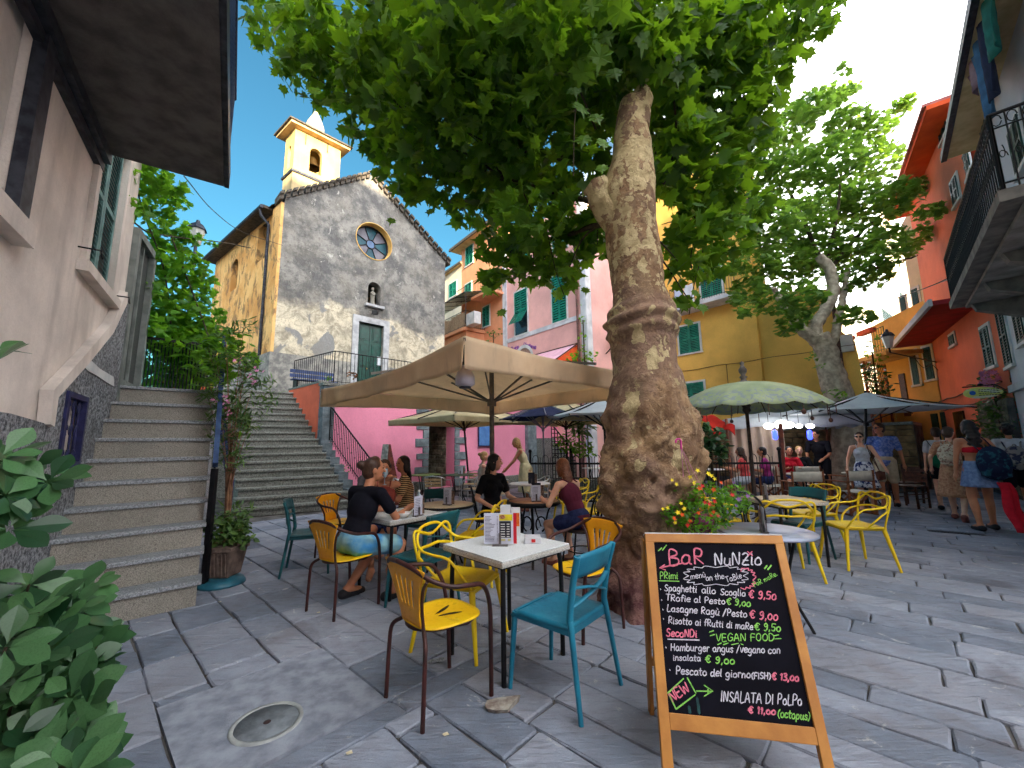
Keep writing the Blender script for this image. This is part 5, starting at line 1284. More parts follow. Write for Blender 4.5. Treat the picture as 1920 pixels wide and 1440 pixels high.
def table_round(mt, r=.36, tz=.72, edge=None):
    t = thing('round_table', 'x', 'table')
    MB().lathe([(.001, tz), (r-.006, tz), (r, tz-.006), (r, tz-.018), (r-.02, tz-.022), (.001, tz-.022)], (0, 0, 0), 40).obj('table_top', mt, t)
    if edge: MB().tube([(r*cos(a), r*sin(a), tz-.014) for a in np.linspace(0, 2*pi, 41)[:-1]], .014, 8, closed=True).obj('table_rim', edge, t)
    for k in range(4):
        a = pi/4+k*pi/2; MB().tube(spline([(.26*cos(a), .26*sin(a), 0), (.13*cos(a), .13*sin(a), .32), (.20*cos(a), .20*sin(a), tz-.03)], 6), .012, 7).obj('leg', m_black, t)
    MB().tube([(.125*cos(a), .125*sin(a), .34) for a in np.linspace(0, 2*pi, 21)[:-1]], .009, 6, closed=True).obj('leg_ring', m_black, t)
    return t
def table_bistro():
    t = thing('bistro_table', 'x', 'table'); tz = .745; r = .34
    MB().lathe([(.001, tz), (r-.03, tz), (r-.03, tz-.02), (.001, tz-.02)], (0, 0, 0), 36).obj('table_top', mat('cherry_top', S(196, 150, 120), S(160, 112, 84), 8, .35), t)
    MB().lathe([(r-.03, tz+.003), (r, tz), (r+.004, tz-.03), (r-.02, tz-.05), (r-.06, tz-.05), (r-.06, tz-.021)], (0, 0, 0), 36).obj('table_rim', m_black, t)
    for k in range(3):
        a = k*2*pi/3+.4; c, s = cos(a), sin(a)
        MB().tube(spline([(.31*c, .31*s, 0), (.24*c, .24*s, .12), (.17*c, .17*s, .38), (.2*c, .2*s, .58), (.27*c, .27*s, tz-.05)], 6), .016, 7, flat=.6).obj('leg', m_black, t)
        mb = MB(); mb.tube([V((c*(.1+.07*cos(q)), s*(.1+.07*cos(q)), .45+.09*sin(q))) for q in np.linspace(-1.4, 4, 16)], .010, 6)
        mb.tube(spline([(0.02*c, .02*s, .33), (.1*c, .1*s, .25), (.2*c, .2*s, .22)], 5), .010, 6); mb.obj('scroll', m_black, t)
    return t
# --------------------------------------------------------------- things on tables
def menu_stand(loc, rz, label, kind=0):
    t = thing('menu_holder', label, 'menu')
    mb = MB(); mb.box((0, 0, .006), (.11, .05, .012)); mb.box((.0, -.018, .05), (.018, .008, .08)); mb.box((0, .018, .04), (.10, .006, .06)); mb.obj('base', mat('menu_metal', S(120, 112, 112), S(80, 74, 76), 9, .35, .5), t)
    R = Matrix.Rotation(RAD(-4), 3, 'X')
    def sheet(name, x0, x1, z0, z1, y, m, par=t):
        mb = MB(); mb.box(((x0+x1)/2, y, (z0+z1)/2), (x1-x0, .0016, z1-z0)); return mb.obj(name, m, par)
    pw_ = mat('menu_paper', S(206, 208, 222), S(190, 192, 210), 9, .5); pk_ = mat('menu_black', S(22, 24, 40), S(16, 18, 30), 9, .5)
    if kind == 0:
        pg = sheet('menu_card', -.115, .095, .012, .225, 0, pw_)
        mb = MB(); random.seed(4)
        for k in range(19):
            z = .20-k*.0093; w_ = random.uniform(.03, .075); mb.box((-.108+w_/2, -.0014, z), (w_, .0008, .0030)); mb.box((-.019, -.0014, z), (.008, .0008, .0030))
        mb.obj('menu_print', mat('print_grey', S(70, 72, 96), S(60, 60, 80), 9, .6), pg)
        sheet('menu_photo', -.005, .09, .172, .215, -.0016, mat('menu_yellow', S(222, 206, 34), S(200, 180, 30), 9, .5), pg)
        mb = MB(); mb.ball((.018, -.003, .197), (.022, .001, .015), None, 12, 6); mb.obj('menu_burger_photo', mat('menu_brown', S(120, 58, 44), S(200, 150, 110), 90, .5), pg)
        sheet('menu_panel', -.005, .078, .055, .168, -.0016, pk_, pg)
        mb = MB()
        for k in range(6):
            z = .148-k*.017; mb.box((.02, -.0034, z), (.03, .0008, .006)); mb.box((.058, -.0034, z), (.02, .0008, .006))
        mb.obj('menu_print', mat('print_white', S(220, 220, 216), S(200, 200, 200), 9, .6), pg)
        mb = MB(); mb.box((.02, -.0034, .04), (.035, .0008, .014)); mb.box((.066, -.0034, .04), (.02, .0008, .014)); mb.obj('menu_print', mat('print_cream', S(206, 196, 130), S(190, 180, 120), 9, .6), pg)
        sheet('red_folder', .05, .118, .012, .222, .010, mat('menu_red', S(206, 20, 44), S(180, 16, 36), 9, .45))
    else:
        sheet('menu_card', -.06, .06, .012, .2, 0, pw_ if kind == 1 else pk_)
        sheet('menu_card', .02, .1, .012, .17, .008, mat('menu_picture', S(150, 120, 100), S(60, 50, 50), 60, .5))
        mb = MB()
        for k in range(9): mb.box((-.01, -.0016, .17-k*.016), (.07, .0008, .004))
        mb.obj('menu_print', mat('print_grey', S(70, 72, 96)), t)
    t.location = V(loc); t.rotation_euler = (0, 0, rz); return t
def bottle(loc, label, m):
    t = thing('bottle', label, 'bottle')
    MB().lathe([(.001, 0), (.032, 0), (.033, .14), (.028, .17), (.013, .2), (.012, .225)], (0, 0, 0), 14).obj('glass', m, t); MB().lathe([(.014, .22), (.014, .24), (.001, .24)], (0, 0, 0), 10).obj('cap', m_white, t)
    t.location = V(loc); return t
def bowl(loc, label, r=.06):
    t = thing('bowl', label, 'bowl')
    MB().lathe([(.001, 0), (r*.4, 0), (r*.75, .02), (r, .055), (r*.95, .055), (r*.7, .024), (.001, .012)], (0, 0, 0), 20).obj('bowl_body', mat('porcelain', S(222, 222, 218), S(206, 206, 204), 4, .25, 0, 0, 60, .004, .6), t)
    t.location = V(loc); return t
# --------------------------------------------------------------- umbrellas
def umbrella(name, label, P, half, ze, zp, mt, rz=0., val=.25, sag=.12, n=4, pole_m=None, pole_r=.028, cat='parasol', wave=.02, base=True, ribs=True, lean=(0, 0), valance=True, corners=None):
    t = thing(name, label, cat, P); Z = V((0, 0, 0)); px_, py_ = P[0], P[1]
    cor = corners or [V((px_+half*cos(rz+2*pi*k/n), py_+half*sin(rz+2*pi*k/n), ze)) for k in range(n)]; top = V((px_, py_, zp))
    mb = MB()
    for k in range(n):
        a, b_ = cor[k], cor[(k+1) % n]
        def f(u, v, a=a, b_=b_, k=k):
            e = a.lerp(b_, u); p = top.lerp(e, v)
            s = sin(pi*u)*v*v
            p.z -= sag*.55*sin(pi*v)*(1)*(1-.4*sin(pi*u)) + .06*s*sag*5*.4
            # edge drawn in between the ribs
            c = (a+b_)/2; ins = V((px_-c.x, py_-c.y, 0)); p += ins.normalized()*(.05*half*s)
            p.z += wave*.5*NZ.noise(V((p.x*2.2, p.y*2.2, k*3.)))
            return p
        mb.grid(f, 16, 10)
    mb.obj('canopy', mt, t, solid=.004)
    if valance:
        for k in range(n):
            a, b_ = cor[k], cor[(k+1) % n]; c = (a+b_)/2; ins = V((px_-c.x, py_-c.y, 0)).normalized()
            def g(u, v, a=a, b_=b_, ins=ins, k=k):
                s = sin(pi*u); p = a.lerp(b_, u)+ins*(.05*half*s); p.z -= .06*s*sag*2
                w_ = wave*(sin(u*23+k*2)+.6*sin(u*51+k)) * v
                p = p + ins*(w_ - .12*v*val*(1-s)+.03*v) ; p.z -= v*val*(1-.18*sin(pi*u*1.0)); return p
            MB().grid(g, 40, 6).obj('valance', mt, t, solid=.003)
    pm = pole_m or m_grey_iron
    foot = V((px_+lean[0], py_+lean[1], 0))
    mb = MB(); mb.tube([foot, top+V((0, 0, .04))], pole_r, 10); mb.obj('pole', pm, t)
    hub = foot.lerp(top, (ze-.28)/zp)
    mb = MB(); mb.tube([hub-V((0, 0, .05)), hub+V((0, 0, .05))], pole_r*1.9, 10); mb.obj('hub', pm, t)
    if ribs:
        pts = cor+([(cor[k]+cor[(k+1) % n])/2 for k in range(n)] if n == 4 else [])
        for q in pts:
            a = top-V((0, 0, .05)); e = q-V((0, 0, .03)); MB().bar(a, e, .018, .028).obj('rib', pm, t)
            MB().bar(hub, a.lerp(e, .52)-V((0, 0, .02)), .016, .024).obj('strut', pm, t)
    if base:
        mb = MB(); mb.box(foot+V((0, 0, .035)), (.5, .5, .06), rz+pi/4); mb.obj('base', mat('base_stone', S(110, 110, 108), S(80, 80, 80), 8, .9), t, bevel=.01)
    return t
m_taupe = None
def cloth_mat(name, a, b_, tr=.35):
    n = NT(name); P = n.co()
    f = n.noise(1.6, 5, .6, P); g = n.noise(9, 5, .6, n.scale((1, 1, .3)))
    c = n.mix(n.ramp(f, .35, .65), b_, a); c = n.mix(n.math('MULTIPLY', n.ramp(g, .55, .75), .3), c, mul(b_, .6))
    n.bump(n.math('ADD', n.noise(3.5, 4, .5, P), n.math('MULTIPLY', n.noise(300, 2, .5, P), .05)), .5, .05)
    n.fin(c, .9, 0, .15)
    tb = n.new('BsdfTranslucent'); n.put(tb.inputs[0], c); ms = n.new('MixShader'); ms.inputs[0].default_value = tr
    n.t.links.new(n.b.outputs[0], ms.inputs[1]); n.t.links.new(tb.outputs[0], ms.inputs[2]); n.t.links.new(ms.outputs[0], n.out.inputs['Surface'])
    return n.m
m_taupe = cloth_mat('taupe_canvas', S(250, 230, 200), S(232, 212, 182), .58)
m_creamc = cloth_mat('cream_canvas', S(226, 214, 176), S(206, 192, 152), .4)
m_navyc = cloth_mat('navy_canvas', S(52, 60, 92), S(36, 42, 70), .2)
m_whitec = cloth_mat('white_canvas', S(216, 222, 224), S(196, 202, 206), .3)
m_redc = cloth_mat('red_canvas', S(220, 64, 50), S(186, 40, 34), .3)
# =================================================================== HAND LETTERING (single stroke glyphs; cap height 1)
GL = {
'a': (.62, [[(.5, .55), (.25, .62), (.05, .4), (.08, .1), (.28, 0), (.48, .18), (.5, .55), (.5, .1), (.6, .0)]]),
'b': (.6, [[(.08, 1), (.08, .05)], [(.08, .4), (.3, .62), (.52, .42), (.48, .1), (.25, 0), (.08, .12)]]),
'c': (.55, [[(.5, .5), (.28, .62), (.06, .38), (.1, .08), (.3, 0), (.52, .12)]]),
'd': (.62, [[(.5, .5), (.25, .62), (.05, .38), (.1, .06), (.3, 0), (.5, .18)], [(.5, 1), (.5, .05), (.6, 0)]]),
'e': (.56, [[(.08, .32), (.5, .36), (.45, .56), (.25, .62), (.06, .38), (.1, .08), (.3, 0), (.52, .1)]]),
'f': (.42, [[(.45, .92), (.28, 1), (.18, .8), (.18, .0)], [(.02, .55), (.38, .58)]]),
'g': (.6, [[(.5, .55), (.25, .62), (.05, .4), (.1, .1), (.3, .04), (.5, .2), (.5, .55), (.5, -.2), (.3, -.4), (.06, -.3)]]),
'h': (.6, [[(.08, 1), (.08, 0)], [(.08, .38), (.3, .62), (.5, .45), (.52, 0)]]),
'i': (.26, [[(.12, .6), (.12, .05), (.2, 0)], [(.12, .82), (.14, .85)]]),
'l': (.26, [[(.1, 1), (.1, .08), (.22, 0)]]),
'm': (.86, [[(.08, .6), (.08, 0)], [(.08, .4), (.26, .62), (.4, .45), (.4, 0)], [(.4, .4), (.6, .62), (.76, .45), (.78, 0)]]),
'n': (.58, [[(.08, .6), (.08, 0)], [(.08, .38), (.3, .62), (.48, .45), (.5, 0)]]),
'o': (.6, [[(.3, .62), (.08, .45), (.08, .12), (.3, 0), (.52, .15), (.5, .48), (.3, .62), (.4, .6)]]),
'p': (.6, [[(.08, .6), (.08, -.38)], [(.08, .42), (.3, .62), (.52, .42), (.46, .08), (.25, 0), (.08, .12)]]),
'r': (.46, [[(.08, .6), (.08, 0)], [(.08, .38), (.24, .6), (.42, .56)]]),
's': (.5, [[(.46, .52), (.28, .62), (.1, .5), (.2, .34), (.4, .25), (.42, .08), (.22, 0), (.04, .1)]]),
't': (.42, [[(.18, .9), (.18, .08), (.36, 0)], [(.0, .6), (.4, .62)]]),
'u': (.6, [[(.08, .6), (.08, .15), (.25, 0), (.46, .15), (.5, .6), (.5, .05), (.58, 0)]]),
'\u00f9': (.6, [[(.08, .6), (.08, .15), (.25, 0), (.46, .15), (.5, .6), (.5, .05), (.58, 0)], [(.2, .95), (.38, .75)]]),
'v': (.52, [[(.04, .6), (.24, 0), (.48, .62)]]),
'A': (.72, [[(.02, 0), (.34, 1), (.66, 0)], [(.14, .36), (.56, .38)]]),
'B': (.68, [[(.1, 0), (.1, 1), (.45, .95), (.5, .7), (.12, .54), (.56, .45), (.6, .15), (.35, 0), (.05, .02)]]),
'D': (.72, [[(.08, 0), (.08, 1), (.45, .9), (.64, .5), (.45, .08), (.05, 0)]]),
'E': (.6, [[(.52, 1), (.08, 1), (.08, 0), (.54, 0)], [(.08, .52), (.46, .52)]]),
'F': (.56, [[(.54, 1), (.08, 1), (.08, 0)], [(.0, .54), (.46, .54)]]),
'G': (.7, [[(.6, .85), (.34, 1), (.08, .6), (.14, .1), (.4, 0), (.62, .2), (.62, .45), (.4, .45)]]),
'H': (.7, [[(.08, 1), (.08, 0)], [(.6, 1), (.6, 0)], [(.08, .5), (.6, .52)]]),
'I': (.24, [[(.12, 1), (.12, 0)]]),
'L': (.56, [[(.1, 1), (.08, 0), (.52, .02)]]),
'N': (.72, [[(.08, 0), (.1, 1), (.56, .02), (.62, 1)]]),
'O': (.72, [[(.36, 1), (.1, .75), (.1, .22), (.36, 0), (.62, .25), (.6, .78), (.36, 1), (.44, .98)]]),
'P': (.62, [[(.1, 0), (.1, 1), (.45, .98), (.56, .74), (.4, .5), (.1, .48)]]),
'R': (.66, [[(.1, 0), (.1, 1), (.45, .98), (.54, .74), (.4, .52), (.1, .5), (.6, 0)]]),
'S': (.6, [[(.54, .88), (.32, 1), (.1, .82), (.2, .58), (.46, .42), (.54, .18), (.3, 0), (.04, .12)]]),
'T': (.66, [[(.02, 1), (.64, 1)], [(.33, 1), (.33, 0)]]),
'V': (.66, [[(.04, 1), (.32, 0), (.64, 1)]]),
'W': (.9, [[(.04, 1), (.2, 0), (.44, .7), (.66, 0), (.86, 1)]]),
'Z': (.66, [[(.08, .85), (.3, 1), (.54, .82), (.3, .5), (.06, .05), (.6, .05)], [(.12, .42), (.56, .42)]]),
'0': (.6, [[(.3, .7), (.08, .5), (.08, .14), (.3, 0), (.52, .16), (.5, .54), (.3, .7), (.38, .69)]]),
'1': (.34, [[(.06, .75), (.22, 1), (.2, 0)]]),
'3': (.56, [[(.1, .95), (.4, 1), (.44, .72), (.2, .55), (.48, .4), (.42, .06), (.08, .04)]]),
'5': (.58, [[(.5, 1), (.14, 1), (.1, .55), (.4, .6), (.5, .3), (.34, 0), (.06, .08)]]),
'9': (.58, [[(.46, .75), (.3, 1), (.08, .8), (.14, .54), (.36, .52), (.46, .8), (.46, .3), (.26, 0), (.06, .06)]]),
',': (.24, [[(.14, .12), (.06, -.16)]]),
'.': (.2, [[(.1, .02), (.12, .06)]]),
'/': (.5, [[(.02, -.1), (.44, 1.05)]]),
'(': (.32, [[(.28, 1.05), (.08, .7), (.08, .2), (.28, -.12)]]),
')': (.32, [[(.04, 1.05), (.24, .7), (.24, .2), (.04, -.12)]]),
'\u20ac': (.66, [[(.6, .85), (.36, 1), (.14, .7), (.14, .3), (.36, 0), (.6, .15)], [(.0, .62), (.44, .62)], [(.0, .4), (.42, .4)]]),
'=': (.5, [[(.04, .6), (.46, .68)], [(.04, .32), (.46, .4)]]),
' ': (.36, []),
}
def text_strokes(txt, x0, y0, x1, y1, h, jit=.02):
    """list of polylines in page coordinates (y down); the text is fitted between the two baseline ends"""
    W = sum(GL[c][0]+.08 for c in txt); L = hypot(x1-x0, y1-y0); ex = ((x1-x0)/L, (y1-y0)/L); sx = L/W; out = []; cx = 0
    for c in txt:
        w_, st_ = GL[c]; dy = random.uniform(-.04, .04); sc = random.uniform(.94, 1.06)
        for s in st_:
            q = [(x*sx*1.0+cx*sx+random.uniform(-jit, jit)*h, (y*sc+dy)*h+random.uniform(-jit, jit)*h) for x, y in s]
            pts = spline([(a, b_, 0) for a, b_ in q], 4) if len(q) > 2 else [V((a, b_, 0)) for a, b_ in q]
            out.append([(x0+ex[0]*p.x+ex[1]*p.y, y0+ex[1]*p.x-ex[0]*p.y) for p in pts])
        cx += w_+.08
    return out
# =================================================================== CHALKBOARD
FL, FR, TL, TR = V((.64, 1.90, 0)), V((1.33, 1.855, 0)), V((.735, 2.35, .95)), V((1.405, 2.235, .95))
bx = thing('chalkboard_sign', 'wooden A frame chalkboard menu in the right foreground reading Bar Nunzio', 'sign', (FL+TR)/2*V((1, 1, 0)) if False else V(((FL.x+TR.x)/2, (FL.y+TR.y)/2, 0)))
Bn = (FR-FL).cross(TL-FL).normalized()
if Bn.dot(V((0, -1, 0))) < 0: Bn = -Bn
def bq(s, t): return (FL.lerp(FR, s)).lerp(TL.lerp(TR, s), t)
def bplane(px, py, d=0.):
    r = ray(px, py); o_ = V((0, 0, CH)); P0 = FL+Bn*d
    return o_+r*((P0-o_).dot(Bn)/r.dot(Bn))
m_frame_w = mat('honey_wood', S(196, 136, 62), S(164, 104, 44), 5, .5, 0, .35, 90, .002)
bl_, br_, tl_q, tr_q = bplane(1254, 1336), bplane(1527, 1364), bplane(1226, 1016), bplane(1453, 1020)
th_ = .024
def slab4(mb, a, b_, c, d, z0, z1):
    vs = [p+Bn*z0 for p in (a, b_, c, d)]+[p+Bn*z1 for p in (a, b_, c, d)]
    mb.add(vs, [(0, 1, 2, 3), (7, 6, 5, 4), (0, 4, 5, 1), (1, 5, 6, 2), (2, 6, 7, 3), (3, 7, 4, 0)])
# rails of the front frame
oTL, oTR = bplane(1210, 1001), bplane(1466, 1007)
oFL, oFR = bq(0, 0), bq(1, 0)
down = (oFL-oTL); iL = bplane(1240, 1180)
def onleft(p_in): return p_in
wl = .046; ex_ = (oFR-oFL).normalized()
lf0, lf1 = oTL, oTL+ex_*wl
ldir = (bl_-tl_q).normalized(); rdir = (br_-tr_q).normalized()
def down_to0(p, d): return p+d*(p.z/-d.z)
A0 = tl_q-ex_*wl; A1 = down_to0(A0, ldir); A2 = down_to0(tl_q, ldir)
mb = MB(); slab4(mb, A0, tl_q, A2, A1, -th_, .004); mb.obj('side_post', m_frame_w, bx, bevel=.003)
D0 = tr_q+ex_*wl; D1 = down_to0(D0, rdir); D2 = down_to0(tr_q, rdir)
mb = MB(); slab4(mb, tr_q, D0, D1, D2, -th_, .004); mb.obj('side_post', m_frame_w, bx, bevel=.003)
up_ = -ldir*.044
mb = MB(); slab4(mb, A0+up_, D0-rdir*.044, D0+rdir*.001, A0+ldir*.001, -th_, .0035); mb.obj('top_rail', m_frame_w, bx, bevel=.003)
mb = MB(); slab4(mb, A0+up_*1.12, D0-rdir*.050, D0-rdir*.044, A0+up_, -th_-.02, .004); mb.obj('top_edge', m_white, bx)
mb = MB(); slab4(mb, bl_, br_, br_+rdir*.06, bl_+ldir*.06, -th_, .003); mb.obj('bottom_rail', m_frame_w, bx, bevel=.003)
nb = NT('blackboard'); cb_ = nb.mix(nb.ramp(nb.noise(5, 6, .6), .4, .75), S(10, 9, 18), S(18, 18, 30)); nb.bump(nb.noise(90, 3), .1, .002); m_bb_ = nb.fin(cb_, .8, 0, .1)
mb = MB(); slab4(mb, tl_q, tr_q, br_, bl_, -.014, -.006); bbo = mb.obj('blackboard', m_bb_, bx)
# rear frame
RL = V((.73, 2.44, 0)); RR = RL+(TR-TL)*1.0+V((.02, .04, 0))
for a, b_ in ((RL, A0+up_*.5-Bn*.035), (RR, D0-rdir*.02-Bn*.035)): MB().bar(a, b_, .042, .022, V((1, 0, 0))).obj('rear_leg', m_frame_w, bx, bevel=.003)
MB().bar(RL.lerp(A0, .3)-Bn*.02, RR.lerp(D0, .3)-Bn*.02, .02, .04).obj('rear_rail', m_frame_w, bx)
cw = mat('chalk_white', S(216, 214, 222), S(176, 172, 186), 60, .9); cp = mat('chalk_pink', S(232, 128, 150), S(196, 96, 120), 60, .9); cg = mat('chalk_green', S(150, 212, 100), S(112, 176, 76), 60, .9)
random.seed(21)
CXY = lambda x, y: (1180+x*400/1252, 980+y*460/1440)
def chalk(name, strokes, m, r=.0028):
    mb = MB()
    for s in strokes:
        pts = [bplane(*CXY(x, y), d=-.0055) for x, y in s]
        if len(pts) == 1 or (pts[0]-pts[-1]).length < 1e-5 and len(pts) < 3: continue
        w_ = []
        # flat ribbon lying on the board
        L = len(pts); vs = []
        for i, p in enumerate(pts):
            d = (pts[min(i+1, L-1)]-pts[max(i-1, 0)])
            if d.length < 1e-7: d = ex_
            q = d.normalized().cross(Bn)*r*random.uniform(.8, 1.15); vs += [p-q+Bn*.0004, p+q+Bn*.0004]
        for e, sg in ((0, -1), (L-1, 1)):
            d = (pts[min(e+1, L-1)]-pts[max(e-1, 0)]); d = d.normalized() if d.length > 0 else ex_
            vs.append(pts[e]+d*sg*r+Bn*.0004)
        fs = [(2*i, 2*i+1, 2*i+3, 2*i+2) for i in range(L-1)]+[(0, 2*L, 1), (2*L-2, 2*L-1, 2*L+1)]
        mb.add(vs, fs)
    o_ = mb.obj(name, m, bbo); o_['kind'] = 'stuff'
T = text_strokes
chalk('lettering', T('BaR', 228, 250, 448, 242, 88), cp, .0042)
chalk('lettering', T('NuNZio', 498, 248, 782, 248, 72), cw, .0036)
chalk('lettering', [[(320, 236), (178, 265)], [(207, 247), (178, 265), (212, 278)], [(694, 170), (722, 194)], [(720, 170), (697, 194)], [(690, 270), (660, 268), (655, 285)]], cp, .003)
chalk('lettering', [[(170, 166), (190, 148)], [(194, 162), (218, 132)], [(793, 270), (808, 252)], [(812, 276), (833, 250)]], cg, .003)
chalk('lettering', T('PRimi', 178, 330, 288, 330, 38)+[[(175, 341), (292, 344)]], cg, .0022)
def cloud(cx, cy_, rx, ry, n, a0, a1):
    out = []
    for k in range(n):
        t0 = a0+(a1-a0)*k/n; t1 = a0+(a1-a0)*(k+1)/n; tm = (t0+t1)/2
        P_ = lambda t, q: (cx+rx*q*(abs(cos(t))**.7)*(1 if cos(t) > 0 else -1), cy_+ry*q*(abs(sin(t))**.7)*(1 if sin(t) > 0 else -1), 0)
        out.append([(p.x, p.y) for p in spline([P_(t0, .93), P_(tm, 1.12), P_(t1, .93)], 4)])
    return out
chalk('lettering', cloud(508, 312, 172, 52, 16, 0, 2*pi), cw, .0018)
chalk('lettering', cloud(640, 328, 92, 58, 8, -1.3, 1.5), cp, .0026)
chalk('lettering', T('men\u00f9', 360, 333, 452, 318, 34)+T('on the', 450, 342, 560, 328, 34)+T('TaBle', 570, 352, 664, 322, 32), cw, .0019)
chalk('lettering', T('FoR moRe.', 735, 378, 872, 308, 28), cg, .0018)
chalk('lettering', T('Spaghetti', 205, 400, 398, 410, 38)+T('allo', 424, 414, 510, 418, 38)+T('Scoglio', 534, 422, 684, 432, 38), cw, .0024)
chalk('lettering', T('\u20ac 9,50', 700, 440, 866, 452, 44)+T('\u20ac 9,00', 705, 560, 876, 574, 46)+T('\u20ac 13,00', 835, 920, 998, 932, 40)+T('\u20ac 11,00', 697, 1116, 862, 1128, 38), cp, .0031)
chalk('lettering', T('TRofie al Pesto', 212, 455, 566, 480, 36), cw, .0024)
chalk('lettering', T('\u20ac 9,00', 570, 480, 714, 494, 38)+T('\u20ac 9,50', 735, 630, 892, 638, 42)+T('\u20ac 9,00', 445, 820, 622, 832, 40), cg, .0027)
chalk('lettering', T('Lasagne Rag\u00f9 /Pesto', 220, 520, 694, 555, 40), cw, .0024)
chalk('lettering', T('Risotto ai fRutti di maRe', 228, 590, 728, 628, 38), cw, .0023)
chalk('lettering', T('SecoNDi', 216, 666, 400, 674, 44), cp, .003)
chalk('lettering', [[(225, 684), (410, 689)]], cw, .0026)
chalk('lettering', T('VEGAN FOOD', 508, 696, 856, 692, 42)+[[(470, 642), (494, 634)], [(474, 664), (500, 656)], [(850, 664), (876, 658)], [(852, 682), (890, 680)], [(518, 716), (540, 706)], [(552, 716), (580, 706)], [(600, 716), (640, 708)], [(655, 712), (668, 716)]], cg, .0023)
chalk('lettering', T('Hamburger angus /vegano con', 242, 750, 888, 768, 42), cw, .0023)
chalk('lettering', T('insalata', 255, 808, 422, 812, 34), cw, .0022)
chalk('lettering', T('Pescato del giorno', 272, 888, 714, 912, 42)+T('(FISH)', 716, 914, 832, 920, 36), cw, .0024)
chalk('lettering', [[(318, 915), (226, 1000)], [(228, 998), (274, 1094)], [(276, 1093), (386, 1010)], [(340, 910), (390, 1000)], [(394, 988), (488, 990)], [(440, 955), (490, 988), (440, 1018)], [(462, 978), (462, 1004)]], cg, .0028)
chalk('lettering', T('NEW', 252, 1050, 362, 985, 58), cp, .0032)
chalk('lettering', T('INSALATA DI PoLPo', 535, 1046, 1016, 1074, 58), cw, .0024)
chalk('lettering', T('(octopus)', 870, 1140, 1062, 1160, 46), cg, .0025)
chalk('lettering', [[(182, 388), (184, 393)], [(189, 452), (191, 457)], [(196, 508), (198, 513)], [(199, 562), (201, 567)], [(214, 730), (216, 735)], [(237, 862), (239, 867)]], cw, .0024)
chalk('chalk_smudge', [[(398, 1030), (404, 1070), (410, 1118)], [(350, 1080), (356, 1116)]], mat('smudge', S(40, 84, 84), S(24, 50, 54), 60, .9), .006)
# purple lettering over the arched door of the pink house
LC = lambda x, y: PW.px(860+x*300/1920, 580+y*140/896)
mb = MB(); random.seed(2)
def wall_txt(txt, x0, y0, x1, y1, h):
    for s in text_strokes(txt, x0, y0, x1, y1, h, .01):
        pts = [PW.p(LC(x, y)[0], .02, LC(x, y)[1]) for x, y in s]
        if len(pts) > 1: mb.tube(pts, .028, 4)
wall_txt('Zoria', 656, 505, 736, 466, 50); wall_txt('Llanterna', 778, 444, 930, 480, 52)
mb.obj('painted_lettering', mat('purple_paint', S(150, 92, 170), S(120, 70, 150), 8, .8), ph)
# =================================================================== PLACE FURNITURE
def place(proto, used, loc, ang, label, group):
    """ang: heading of the seat's front in degrees from +X"""
    rz = RAD(ang-90)
    if not used.get(id(proto)):
        used[id(proto)] = 1; proto.location = V(loc); proto.rotation_euler = (0, 0, rz); proto['label'] = label; proto['group'] = group; return proto
    return copy_tree(proto, loc, rz, label, group)
U = {}
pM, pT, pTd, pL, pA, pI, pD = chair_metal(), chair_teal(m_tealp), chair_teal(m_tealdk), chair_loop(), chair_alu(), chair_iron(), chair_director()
gM, gT, gL, gA, gI, gD = 'yellow seated metal armchairs', 'teal plastic chairs', 'yellow loop back plastic chairs', 'aluminium armchairs on the far terrace', 'black wrought iron chairs', 'canvas directors chairs'
place(pM, U, (-.45, 2.62, 0), 43, 'empty yellow and maroon metal armchair nearest the viewer, left of the terrazzo table', gM)
place(pM, U, (-1.57, 3.97, 0), 57, 'yellow and maroon metal armchair under the person in black at the left table', gM)
place(pM, U, (.55, 3.50, 0), 214, 'yellow backed metal armchair between the teal chair and the tree trunk', gM)
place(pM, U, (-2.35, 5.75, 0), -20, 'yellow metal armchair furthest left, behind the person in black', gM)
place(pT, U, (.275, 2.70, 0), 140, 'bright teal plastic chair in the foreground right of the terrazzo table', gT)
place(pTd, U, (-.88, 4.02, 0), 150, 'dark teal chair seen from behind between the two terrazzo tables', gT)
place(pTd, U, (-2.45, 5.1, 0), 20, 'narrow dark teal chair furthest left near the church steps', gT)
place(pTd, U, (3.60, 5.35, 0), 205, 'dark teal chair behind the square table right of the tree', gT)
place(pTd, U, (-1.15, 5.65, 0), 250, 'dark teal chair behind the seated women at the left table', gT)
place(pL, U, (-.40, 3.28, 0), -22, 'yellow loop back chair tucked in behind the front terrazzo table', gL)
place(pL, U, (-.42, 4.75, 0), 165, 'yellow loop back chair standing behind the menu on the front table', gL)
place(pL, U, (4.02, 5.02, 0), 172, 'yellow loop back chair furthest right, legs splayed toward the street', gL)
place(pL, U, (2.98, 4.72, 0), 75, 'yellow loop back chair right of the flower basket behind the round grey table', gL)
place(pL, U, (2.75, 5.55, 0), -10, 'yellow loop back chair half hidden behind the flower basket', gL)
place(pL, U, (1.18, 6.3, 0), 200, 'yellow loop back chair left of the trunk behind the girl in burgundy', gL)
place(pL, U, (1.0, 7.4, 0), 190, 'yellow loop back chair by the iron fence left of the trunk', gL)
place(pL, U, (4.15, 5.9, 0), 185, 'yellow loop back chair just behind the furthest right one', gL)
